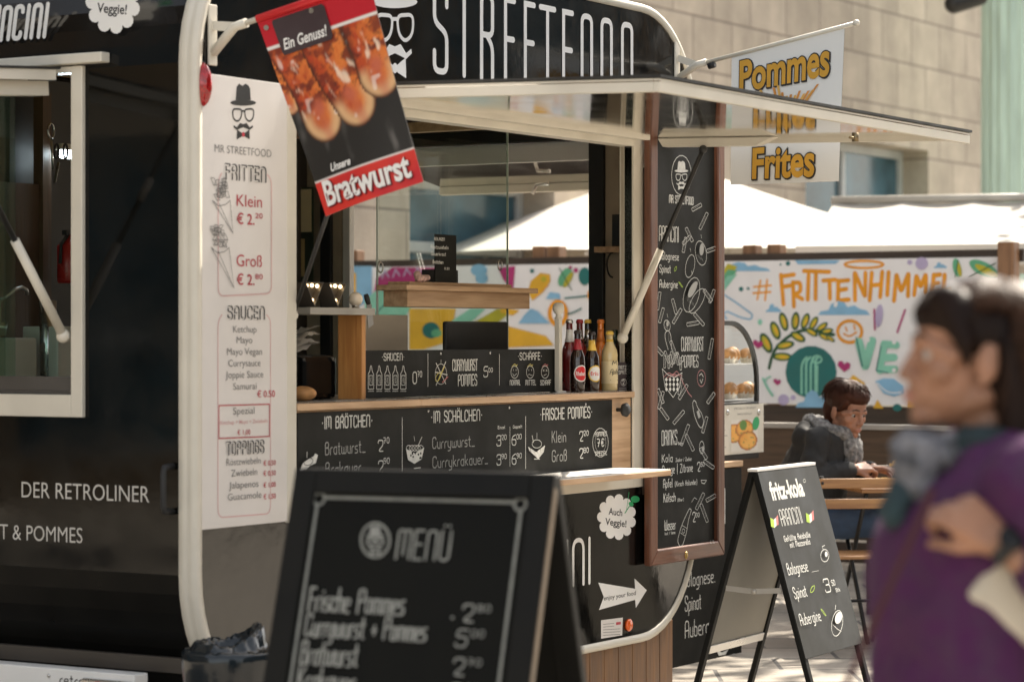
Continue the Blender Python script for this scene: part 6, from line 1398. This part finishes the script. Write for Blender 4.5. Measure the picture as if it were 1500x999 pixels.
# tree beyond the right edge of the picture: its dappled shade lies on the seats
tr = thing('plane_tree', 'leafy tree beyond the right edge that throws dappled shade on the seats', 'tree', (5.2, 18.5, 0)); M = WM[tr.name]
BARK = mat('bark', (.12, .09, .065), .9, var=.4, bump=.5, bs=20); LEAFM = mat('leaf', (.06, .10, .025), .6, var=.4)
m = MB(M); m.tube([(0, 0, 0), (.03, .02, 1.5), (-.02, .05, 3.2), (.02, 0, 5.0), (0, 0, 6.6)], [.2, .16, .13, .09, .03], 14)
for k in range(9): a = k * 2.4; z = 3.6 + k * .3; m.tube([(0, 0, z), (.7 * math.cos(a), .7 * math.sin(a), z + .5), (1.5 * math.cos(a), 1.5 * math.sin(a), z + .8)], [.06, .04, .015], 8)
m.build('trunk', BARK, tr)
m = MB(M); cl = [(random.gauss(0, .85), random.gauss(0, .85), random.gauss(6.1, .6)) for _ in range(46)]
for c in cl:
    for _ in range(85):
        p = Vector(c) + Vector((random.gauss(0, .27), random.gauss(0, .27), random.gauss(0, .2)))
        if p.z < 4.75: continue
        a = Vector((random.gauss(0, 1), random.gauss(0, 1), random.gauss(0, .6))).normalized() * .085; b = a.cross(Vector((random.gauss(0, 1), random.gauss(0, 1), 1))).normalized() * .055
        m.poly([p - a, p + b, p + a, p - b])
m.build('crown', LEAFM, tr)
# ================================================================ seating: bench, table, chair, glass
BLK_ST = mat('black_steel', (.02, .02, .02), .35, metal=.3)
SLATW = wood('bistro_slat', (.42, .22, .085), (.28, .13, .05), 'x', rough=.4)
def pt(px, py, Y): return at(px, py, Y)
bn = pt(1165, 620, 15.6); t = thing('wooden_bench', 'dark timber bench along the mural wall with a pale lit edge', 'bench', (bn.x - .6, bn.y, 0), R(-TA)); M = WM[t.name]
m = MB(M); m.box(0, 2.6, -.4, 0, .42, .46); m.build('seat', DARKW, t, bevel=.004)
m = MB(M); m.box(0, 2.6, .02, .06, .62, bn.z - .02); m.build('backrest', wood('bench_brown', (.10, .06, .035), (.06, .035, .02), 'x'), t, bevel=.004)
m = MB(M); m.box(0, 2.6, .0, .09, bn.z - .019, bn.z + .012); m.build('cap_board', mat('lit_edge_tone', (.36, .33, .29), .6), t, bevel=.004)  # top edge coloured pale to stand for light falling on the dark bench
for x in (.05, 1.27, 2.5):
    m = MB(M); m.box(x, x + .06, -.38, -.32, 0, .419); m.build('leg', DARKW, t); m = MB(M); m.box(x, x + .06, .061, .11, 0, bn.z - .02); m.build('post', DARKW, t)
tc = pt(1325, 720, 13.5); tz = .775
t = thing('bistro_table', 'small wooden bistro table behind the folding chair', 'table', (tc.x, tc.y, 0), R(10)); M = WM[t.name]
m = MB(M)
for k in range(5): m.box(-.32, .32, -.30 + k * .122, -.30 + k * .122 + .116, tz - .022, tz)
m.build('tabletop', SLATW, t, bevel=.003)
for s_ in (-1, 1):
    for q in (-1, 1): m = MB(M); m.tube([(s_ * .28, q * .27, 0), (s_ * .28, -q * .25, tz - .023)], .011); m.build('leg', BLK_ST, t)
pp = pt(1292, 700, 13.42); t = thing('paper_tray', 'white paper tray of food on the bistro table edge', 'tray', (pp.x, pp.y, tz)); M = WM[t.name]
m = MB(M); m.prism([(-.075, -.05, .001), (.075, -.05, .001), (.075, .05, .001), (-.075, .05, .001)], (0, 0, .004))
for a, b in (((-.075, -.05), (.075, -.05)), ((.075, -.05), (.075, .05)), ((.075, .05), (-.075, .05)), ((-.075, .05), (-.075, -.05))): m.poly([(a[0], a[1], .001), (b[0], b[1], .001), (b[0] * 1.2, b[1] * 1.25, .034), (a[0] * 1.2, a[1] * 1.25, .034)])
m.build('tray', WHITE, t)
m = MB(M)
for k in range(16): a = random.uniform(0, 3); x, y = random.uniform(-.05, .05), random.uniform(-.03, .03); m.bar((x - .025 * math.cos(a), y - .02 * math.sin(a), .012 + .0015 * k), (x + .025 * math.cos(a), y + .02 * math.sin(a), .014 + .0015 * k), .009, .009)
FR = mat('fried_potato', (.68, .40, .08), .5, var=.2, vs=30); o = m.build_at('fries', FR, (pp.x, pp.y, tz + .005)); mark(o, 'yellow fries lying in the white paper tray', 'fries'); o['kind'] = 'stuff'
# folding chair, backrest towards the camera
c0 = Vector(((1255 - 750) / 301, FPX / 301, 0)); t = thing('folding_chair', 'folding bistro chair with two wooden back slats on a black steel frame', 'chair', c0, R(8)); M = WM[t.name]
w2 = .19; bt_ = .855
for s_ in (-1, 1):
    m = MB(M); m.tube([(s_ * w2, .40, .0), (s_ * w2, .10, .43), (s_ * w2, -.01, .62), (s_ * w2, -.055, bt_)], .010, 8); m.build('frame_leg', BLK_ST, t)
    m = MB(M); m.tube([(s_ * (w2 - .025), -.06, .0), (s_ * (w2 - .025), .34, .44)], .010, 8); m.build('cross_leg', BLK_ST, t)
for z, y in ((.822, -.050), (.722, -.030)):
    m = MB(M); m.box(-w2 - .015, w2 + .015, y - .022, y - .008, z - .026, z + .022); m.build('back_slat', SLATW, t, bevel=.004)
    for s_ in (-1, 1): m = MB(M); m.ball((s_ * w2, y - .023, z), (.008, .004, .008), n=10, k=6); m.build('rivet', BLK_ST, t)
for k in range(5): m = MB(M); m.box(-w2 + .012, w2 - .012, .0 + k * .075, .066 + k * .075, .446, .462); m.build('seat_slat', SLATW, t, bevel=.003)
m = MB(M); m.tube([(-w2, .25, .22), (w2, .25, .22)], .008, 8); m.build('stretcher', BLK_ST, t)
# ================================================================ people
SKINM = mat('skin', (.31, .155, .092), .5, var=.20, vs=14, sss=.05); SKIN2 = mat('skin_tan', (.33, .16, .10), .5, var=.18, vs=14, sss=.05)
LIP = mat('lip', (.36, .16, .115), .5); EYEW = mat('eye_white', (.40, .36, .33), .3); IRIS = mat('iris', (.03, .018, .012), .15)
HAIRD = mat('dark_hair', (.012, .006, .004), .5, var=.4, vs=8, spec=.12); HAIRS = mat('sunlit_hair_strand', (.040, .018, .009), .45, var=.6, vs=25, spec=.18); HAIRB = mat('brown_hair', (.045, .017, .010), .5, var=.4, vs=8, spec=.15)
def head_shape(m, H):
    B = lambda c, r: m.ball(H @ Vector(c), r if isinstance(r, tuple) else (r, r, r), M=H.to_3x3().to_4x4())
    C = lambda a, ra, b, rb: m.cap(H @ Vector(a), ra, H @ Vector(b), rb)
    B((-.015, 0, .03), (.098, .075, .083)); B((.028, 0, -.03), (.062, .060, .082)); B((.04, 0, .045), (.052, .062, .05))
    for s in (-1, 1):
        C((-.012, s * .046, -.058), .022, (.058, s * .012, -.092), .016); C((.080, s * .036, .022), .011, (.088, s * .010, .020), .011)
        B((.056, s * .040, -.022), .027); B((.097, s * .011, -.036), .0095); C((.070, s * .050, .012), .012, (.04, s * .06, .0), .014)
        B((-.008, s * .079, -.008), (.019, .007, .032)); C((-.018, s * .080, .016), .006, (-.016, s * .082, -.022), .006); B((-.002, s * .078, -.036), (.009, .007, .010))
        C((.070, s * .045, .014), .006, (.084, s * .018, .012), .006); C((.071, s * .044, -.009), .005, (.083, s * .020, -.011), .005)
    C((.088, 0, .010), .009, (.107, 0, -.031), .0115); B((.070, 0, -.055), (.03, .033, .03)); C((.090, -.016, -.060), .006, (.098, 0, -.0585), .008); C((.090, .016, -.060), .006, (.098, 0, -.0585), .008)
    C((.088, -.013, -.0715), .007, (.094, 0, -.072), .009); C((.088, .013, -.0715), .007, (.094, 0, -.072), .009); B((.078, 0, -.094), (.018, .020, .017)); C((.02, 0, -.078), .030, (.06, 0, -.084), .022)
def face_bits(H, par):
    for s in (-1, 1):
        m = MB(); m.ball(H @ Vector((.0745, s * .0325, .002)), .0118); e = m.build('eye', EYEW, par)
        m = MB(); m.ball(H @ Vector((.0835, s * .0325, .001)), (.0042, .0062, .0065), M=H.to_3x3().to_4x4()); m.build('iris', IRIS, e)
        m = MB(); m.tube([H @ Vector(q) for q in ((.079, s * .050, .026), (.089, s * .034, .033), (.0945, s * .014, .028))], [.0012, .0028, .0022], 8); m.build('eyebrow', HAIRD, par)
    m = MB()
    for s in (-1, 1): m.cap(H @ Vector((.096, s * .017, -.0645)), .0035, H @ Vector((.1035, 0, -.061)), .0055); m.cap(H @ Vector((.094, s * .015, -.068)), .0035, H @ Vector((.100, 0, -.0715)), .006)
    m.build('lips', LIP, par)
def hand_shape(m, wr, d, n, curls, sp=.02, k=1.0, thumb=(35, 25), side=1):
    """palm and five fingers: wrist wr, direction d to knuckles, n = back of hand; side = which way the thumb lies"""
    d = d.normalized(); n = (n - d * n.dot(d)).normalized(); s = d.cross(n) * side
    Ls = [(.043, .025, .02), (.047, .029, .022), (.043, .027, .021), (.034, .021, .018)]
    for i in range(4):
        off = (1.5 - i) * sp * k; kn = wr + d * (.088 - .006 * abs(i - 1)) * k + s * off
        m.cap(wr + s * off * .55 - n * .002, .0155 * k, kn - n * .002, .0115 * k)
        m.cap(wr + s * off * .6 - n * .012, .012 * k, kn - d * .015 - n * .010, .0105 * k)
        p = kn; a = 0; v = d
        for j in range(3):
            a += curls[i][j]; v = d * math.cos(R(a)) - n * math.sin(R(a)); q = p + v * Ls[i][j] * k; m.cap(p, (.0098, .0088, .008)[j] * k, q, (.0088, .008, .0068)[j] * k); p = q
    b = wr + d * .022 * k + s * .022 * k - n * .008; v = (d * math.cos(R(thumb[0])) + s * math.sin(R(thumb[0])) - n * .35).normalized(); q = b + v * .042 * k; m.cap(b, .016 * k, q, .0115 * k)
    v2 = (d * math.cos(R(thumb[1] - 20)) + s * math.sin(R(thumb[1] - 20)) - n * .7).normalized(); q2 = q + v2 * .030 * k; m.cap(q, .011 * k, q2, .0098 * k); q3 = q2 + (v2 * .7 - n * .5).normalized() * .022 * k; m.cap(q2, .0095 * k, q3, .008 * k)
def rings(m, M, rr, n=28):
    L = []
    for z, xc, rx, ry in rr: L.append([m.pt(M @ Vector((xc + rx * math.cos(2 * math.pi * j / n), ry * math.sin(2 * math.pi * j / n), z))) for j in range(n)])
    for A_, B_ in zip(L, L[1:]):
        for j in range(n): m.face([A_[j], A_[(j + 1) % n], B_[(j + 1) % n], B_[j]], 0, True)
    m.face(L[0][::-1]); m.face(L[-1])
FOLD = bpy.data.textures.new('folds', 'CLOUDS'); FOLD.noise_scale = .09; FOLD.noise_depth = 2
CM = lambda v, it=3, s=.022: (('REMESH', dict(mode='VOXEL', voxel_size=v)), ('SMOOTH', dict(factor=.5, iterations=6)), ('DISPLACE', dict(texture=FOLD, strength=s, mid_level=.5, texture_coords='LOCAL')), ('SMOOTH', dict(factor=.5, iterations=it)))
RM = lambda v, it=6, f=.5: (('REMESH', dict(mode='VOXEL', voxel_size=v)), ('SMOOTH', dict(factor=f, iterations=it)))
def strands(m, H, n, f, r=.0022, seg=8):
    for _ in range(n):
        pts = f(); m.tube([H @ Vector(p) for p in pts], [r * (1 - .6 * i / (len(pts) - 1)) for i in range(len(pts))], 4, caps=False)
# ---- walking woman, close, in profile to the left
wx = .724; WY = 4.15; wm = thing('person', 'dark haired woman in a purple top and grey scarf walking past in the foreground', 'person', (wx, WY, 0), R(180)); M = WM[wm.name]
H = M @ Matrix.Translation((0, 0, 1.497)) @ Matrix.Rotation(R(-3), 4, 'Y')
P = lambda *a: M @ Vector(a)
el, wr = P(-.185, .275, 1.065), P(.000, .225, 1.228); er, wrr = P(-.10, -.25, 1.00), P(.06, -.27, .80)
m = MB(); head_shape(m, H); m.cap(P(-.022, 0, 1.42), .052, P(-.035, 0, 1.30), .060)
rings(m, M, ((.80, .0, .12, .165), (.95, .01, .125, .155), (1.05, .02, .12, .15), (1.18, .03, .12, .155), (1.27, .0, .10, .15), (1.33, -.02, .07, .09)))
for s in (-1, 1):
    kx = .16 * s; m.cap(P(.0, s * .09, .84), .085, P(kx * .5 + .03, s * .09, .47), .058); m.cap(P(kx * .5 + .03, s * .09, .47), .055, P(kx, s * .09, .10), .038); m.cap(P(kx - .03, s * .09, .035), .034, P(kx + .15, s * .095, .028), .026)
m.cap(P(-.045, .17, 1.30), .05, el, .04); m.cap(el, .038, wr, .024); m.cap(P(-.045, -.17, 1.30), .05, er, .04); m.cap(er, .04, wrr, .027)
hd = P(.105, .215, 1.305) - wr; hand_shape(m, wr, hd, P(0, 1, .55) - P(0, 0, 0), [(42, 66, 45), (52, 72, 48), (60, 76, 48), (68, 78, 48)], .0205, .88, (40, 30), -1)
hand_shape(m, wrr, P(.0, 0, -1) - P(0, 0, 0), P(0, -1, 0) - P(0, 0, 0), [(20, 25, 15)] * 4, .02, 1.0, (30, 25), 1)
body = m.build('body', SKINM, wm); bake(body, *RM(.0038, 4)); face_bits(H, wm)
PURPLE = mat('purple_knit', (.052, .007, .052), .85, var=.18, vs=30, bump=.25, bs=160)
m = MB(); rings(m, M, ((.80, -.005, .17, .22), (.86, -.005, .168, .218), (.98, .0, .162, .21), (1.07, .005, .155, .205), (1.15, .015, .150, .20), (1.22, .012, .145, .205), (1.29, -.015, .128, .205), (1.345, -.035, .10, .16), (1.385, -.045, .078, .105)))
for s in (-1, 1): m.ball(P(.080, s * .075, 1.19), (.062, .075, .075))
m.cap(P(-.05, .19, 1.305), .078, el, .062); m.cap(el, .058, el.lerp(wr, .70), .042); m.cap(P(-.05, -.19, 1.305), .078, er, .06); m.cap(er, .055, er.lerp(wrr, .85), .042)
top = m.build('sweater', PURPLE, wm); bake(top, *CM(.008, 2, .030))
JEAN = mat('dark_trousers', (.02, .022, .03), .8, var=.2)
m = MB(); rings(m, M, ((.74, .0, .14, .175), (.80, 0, .15, .185), (.88, 0, .145, .18)))
for s in (-1, 1): kx = .16 * s; m.cap(P(.0, s * .09, .82), .098, P(kx * .5 + .03, s * .09, .47), .072); m.cap(P(kx * .5 + .03, s * .09, .47), .07, P(kx, s * .09, .09), .055)
bake(m.build('trousers', JEAN, wm), *CM(.010, 2, .025))
for s in (-1, 1): kx = .16 * s; m = MB(); m.cap(P(kx - .045, s * .09, .042), .042, P(kx + .165, s * .095, .033), .033); m.build('shoe', BLACKM, wm)
m = MB(); B = lambda c, r: m.ball(H @ Vector(c), r, M=H.to_3x3().to_4x4())
B((-.032, 0, .04), (.103, .086, .080)); B((-.075, 0, -.02), (.085, .094, .105)); B((-.105, 0, -.095), (.066, .094, .085)); B((-.095, 0, -.145), (.055, .088, .055)); B((.022, 0, .064), (.078, .079, .050))
for s in (-1, 1): m.cap(H @ Vector((.055, s * .045, .085)), .028, H @ Vector((.028, s * .077, .022)), .016); m.cap(H @ Vector((.028, s * .077, .02)), .014, H @ Vector((.022, s * .078, -.01)), .007); m.cap(H @ Vector((-.04, s * .083, .02)), .018, H @ Vector((-.06, s * .085, -.13)), .030)
hair = m.build('hair', HAIRD, wm); bake(hair, *RM(.005, 4))
m = MB()
def lock(a0, a1, f0, f1, drop, fl):
    # one lock of hair lying on the head: from near the crown outwards, then hanging
    a = R(random.uniform(a0, a1)) * random.choice((-1, 1)); e = random.uniform(f0, f1); g = random.uniform(0, fl); wv = random.uniform(0, 6); pts = []; st = random.uniform(.0, .5); da = random.uniform(-.18, .18)
    for j in range(10):
        t = j / 9; ph = st + (e - st) * t; p1 = min(ph, 1.45); q = a + da * t; k = (1.05 if f1 < 1.3 else 1) + g * t
        x = -.030 - .012 * t + .110 * k * math.sin(p1) * math.cos(q); y = .094 * k * math.sin(p1) * math.sin(q); z = .034 + .086 * k * math.cos(p1) - max(0, ph - 1.45) * drop
        if ph > 1.45: x += (ph - 1.45) * (.01 + .012 * math.sin(wv + 5 * t)); y *= 1 - .10 * (ph - 1.45)
        pts.append((x + .003 * math.sin(wv + 9 * t), y, z + .0025 * math.sin(wv * 2 + 7 * t)))
    return pts
strands(m, H, 620, lambda: lock(95, 180, 1.6, 2.75, .15, .16), .0030, 10)
strands(m, H, 420, lambda: lock(15, 95, .95, 1.2, .1, .06), .0026)
strands(m, H, 60, lambda: lock(100, 180, 1.5, 2.9, .15, .34), .0014)
m.build('hair_strands', HAIRS, hair)
SCARF = mat('grey_scarf', (.13, .13, .14), .9, var=.85, vs=34, bump=.5, bs=70); SCARF2 = mat('navy_teal_scarf', (.015, .03, .035), .9, var=.7, vs=18, bump=.4, bs=60)
def roll(name, M, pts, rad, mt, par, k=.75):
    m = MB(); n = 16
    P_ = [Vector(p) for p in pts]; m.tube([M @ p for p in P_], [r * (1 + .18 * math.sin(i * 2.1)) for i, r in enumerate(rad)], n); 
    o = m.build(name, mt, par, smooth=True); sm = o.modifiers.new('s', 'SUBSURF'); sm.levels = sm.render_levels = 2
    tx = bpy.data.textures.new(name, 'CLOUDS'); tx.noise_scale = .03; tx.noise_depth = 3; dm = o.modifiers.new('d', 'DISPLACE'); dm.texture = tx; dm.strength = k * rad[len(rad) // 2]; dm.mid_level = .5; dm.texture_coords = 'LOCAL'; return o
circ = lambda cx, rx, ry, z0, z1, a0, a1, n: [(cx + rx * math.cos(R(a0 + (a1 - a0) * i / n)), ry * math.sin(R(a0 + (a1 - a0) * i / n)), z0 + (z1 - z0) * i / n) for i in range(n + 1)]
roll('scarf', M, circ(-.03, .082, .095, 1.365, 1.355, 40, 320, 12), [.030] * 13, SCARF2, wm)
roll('scarf', M, [(.03, .085, 1.35), (.065, .065, 1.345), (.088, .035, 1.345), (.090, .0, 1.34), (.07, -.05, 1.34), (.02, -.09, 1.34)], [.02, .034, .044, .045, .036, .022], SCARF, wm)
roll('scarf_end', M, [(.082, .045, 1.39), (.100, .065, 1.35), (.105, .08, 1.31), (.10, .095, 1.27)], [.022, .042, .042, .022], SCARF, wm)
roll('scarf_tail', M, [(.11, .08, 1.31), (.135, .09, 1.275), (.15, .09, 1.235)], [.02, .028, .012], SCARF2, wm)
fd = (el - wr).normalized(); w0 = wr + fd * .015
Mw = Matrix.Translation(w0) @ fd.to_track_quat('Z', 'Y').to_matrix().to_4x4(); m = MB(Mw); m.lathe([(.0275, -.011), (.0295, -.011), (.0295, .011), (.0275, .011)], n=28); ws = m.build('watch_strap', RUBBER, wm)
m = MB(); cc_ = w0 + (P(0, 1, .55) - P(0, 0, 0)).normalized() * .028; Mz = Matrix.Translation(cc_) @ (P(0, 1, .55) - P(0, 0, 0)).to_track_quat('Z', 'Y').to_matrix().to_4x4(); m.M = Mz; m.lathe([(0, 0), (.019, 0), (.020, .006), (.017, .009), (0, .009)], n=28); m.build('watch_case', BLACK, wm)
bgp = at(1487, 878, 3.98); Mb = Matrix.Translation(bgp) @ Matrix.Rotation(R(38), 4, 'Y'); m = MB(Mb); m.box(-.07, .16, -.03, .03, -.045, .05); o = m.build_at('shoulder_bag', mat('cream_leather', (.50, .45, .36), .55, var=.1, bump=.1), bgp, bevel=.015); mark(o, 'cream bag tucked under the arm of the walking woman', 'bag')
a = at(1364, 722, 3.93); b = at(1240, 997, 3.93); e = a + (b - a) * ((a.z) / (a.z - b.z)) * .985; m = MB(); m.tube([a + (a - b) * .02, a, a.lerp(e, .5) + Vector((0, 0, -.01)), e], .0055, 8)
o = m.build_at('lead', mat('maroon_cord', (.05, .008, .012), .7), e); mark(o, 'thin dark red lead slanting down from the walking woman\'s hand', 'lead')
# ---- seated woman eating, facing right
s2 = 284.; sxp = (1196 - 750) / s2; SY = FPX / s2
pw_ = thing('person', 'seated woman in a dark grey jacket and grey scarf eating with a small fork', 'person', (sxp, SY, 0), R(-14)); M = WM[pw_.name] @ Matrix.Scale(1.07, 4); P = lambda *a: M @ Vector(a)
hz_ = (CAMH - (602 - HZ) / s2) / 1.07; Hx = .150
H = M @ Matrix.Translation((Hx, -.02, hz_)) @ Matrix.Rotation(R(-38), 4, 'Z') @ Matrix.Rotation(R(15), 4, 'Y') @ Matrix.Scale(1.0, 4)
shz = .965; wq = P(.195, -.12, .800); eq = P(.0, -.27, .755)
m = MB(); head_shape(m, H); m.cap(P(Hx - .02, -.01, hz_ - .08), .052, P(Hx - .09, 0, hz_ - .18), .062)
rings(m, M, ((.46, -.03, .14, .18), (.6, -.03, .13, .165), (.75, -.01, .125, .16), (.87, .02, .115, .165), (.955, .04, .09, .15), (1.0, .05, .06, .08)))
for s in (-1, 1): m.cap(P(-.02, s * .09, .54), .085, P(.40, s * .10, .55), .062); m.cap(P(.40, s * .10, .55), .058, P(.36, s * .10, .11), .040); m.cap(P(.33, s * .1, .04), .036, P(.50, s * .11, .03), .028)
lw_ = P(.26, .10, .795); lel = P(.03, .26, .755)
m.cap(P(.03, -.15, shz - .03), .045, eq, .040); m.cap(eq, .04, wq, .027); m.cap(P(.03, .15, shz - .03), .045, lel, .040); m.cap(lel, .04, lw_, .027)
hand_shape(m, wq, P(.29, -.06, .817) - wq, P(0, -.6, .8) - P(0, 0, 0), [(35, 55, 35), (50, 65, 40), (55, 70, 45), (60, 70, 45)], .0205, 1.0, (42, 25), 1)
hand_shape(m, lw_, P(.35, .06, .795) - lw_, P(0, 0, 1) - P(0, 0, 0), [(10, 20, 15)] * 4, .0205, 1.0, (35, 20), -1)
body = m.build('body', SKIN2, pw_); bake(body, *RM(.0045, 5)); face_bits(H, pw_)
JACK = mat('charcoal_jacket', (.017, .0165, .016), .8, var=.25, vs=10, bump=.2, bs=40)
m = MB(); rings(m, M, ((.47, -.03, .165, .205), (.6, -.035, .17, .20), (.72, -.02, .17, .20), (.86, .01, .16, .20), (.945, .025, .13, .195), (.995, .045, .088, .12)))
m.cap(P(.03, -.165, shz - .02), .070, eq, .062); m.cap(eq, .064, eq.lerp(wq, .88), .046); m.cap(P(.03, .18, shz - .015), .075, lel, .066); m.cap(lel, .064, lel.lerp(lw_, .88), .046)
m.cap(P(-.04, -.11, .955), .07, P(-.04, .11, .955), .07); bake(m.build('jacket', JACK, pw_), *CM(.009, 2, .030))
JN = mat('blue_jeans', (.05, .085, .15), .8, var=.3, vs=12)
m = MB()
for s in (-1, 1): m.cap(P(-.04, s * .09, .545), .10, P(.40, s * .10, .55), .076); m.cap(P(.40, s * .10, .55), .073, P(.36, s * .10, .10), .055)
bake(m.build('jeans', JN, pw_), *CM(.010, 2, .025))
for s in (-1, 1): m = MB(); m.cap(P(.32, s * .1, .045), .044, P(.52, s * .11, .034), .034); m.build('shoe', BLACKM, pw_)
m = MB(); B = lambda c, r: m.ball(H @ Vector(c), tuple(x * 1.05 for x in r), M=H.to_3x3().to_4x4())
B((-.025, 0, .055), (.105, .086, .083)); B((.03, 0, .085), (.072, .074, .045)); B((-.070, 0, -.005), (.056, .076, .080))
for s in (-1, 1): m.cap(H @ Vector((.045, s * .06, .06)), .020, H @ Vector((.015, s * .076, .012)), .011)
hair = m.build('hair', HAIRB, pw_); bake(hair, *RM(.005, 3))
m = MB()
def shortst():
    a = random.uniform(-3.14, 3.14); l = random.uniform(.6, 1.55) if abs(a) > 1.9 else random.uniform(.6, 1.0); pts = []; f0 = random.uniform(0, .024)
    for j in range(7):
        fl = f0 * j / 6 + .001
        t = j / 6 * l; ph = t * 1.25; r = math.sin(ph); q = random.uniform(-.3, .3) if j > 3 else 0; pts.append((-.02 + (.113 + fl) * r * math.cos(a + q * .25), (.085 + fl) * r * math.sin(a + q * .25), .056 + (.088 + fl) * math.cos(ph) + .004 * q))
    return pts
strands(m, H, 700, shortst, .0026); m.build('hair_strands', HAIRB, hair)
SC3 = mat('speckled_scarf', (.17, .165, .16), .9, var=.75, vs=45, bump=.5, bs=90)
roll('scarf', M, [(.07 + .10 * math.cos(R(q)), .10 * math.sin(R(q)), .985 - .035 * math.cos(R(q))) for q in range(0, 341, 20)], [.040] * 18, SC3, pw_)
roll('scarf_end', M, [(.14, -.05, .965), (.165, -.06, .91), (.17, -.06, .86), (.165, -.07, .80)], [.042, .045, .042, .028], SC3, pw_)
roll('scarf_end', M, [(.15, .05, .96), (.18, .02, .90), (.19, .0, .83), (.185, 0, .77)], [.04, .045, .04, .028], SC3, pw_)
fk = P(.272, -.075, .815); fe = P(.385, -.05, .817); t = thing('fork', 'small fork with a yellow fry held by the seated woman', 'fork', fk); m = MB(); m.bar(fk + (fk - fe) * .5, fe, .007, .003); m.build('handle', WHITE, t)
m = MB(); m.bar(fe + Vector((-.03, 0, 0)), fe + Vector((.035, 0, .012)), .016, .014); m.bar(fe + Vector((-.01, .0, .012)), fe + Vector((.02, .01, .03)), .013, .012); o = m.build_at('fry', FR, fe); mark(o, 'pale yellow piece of potato on the tip of the fork', 'fry')
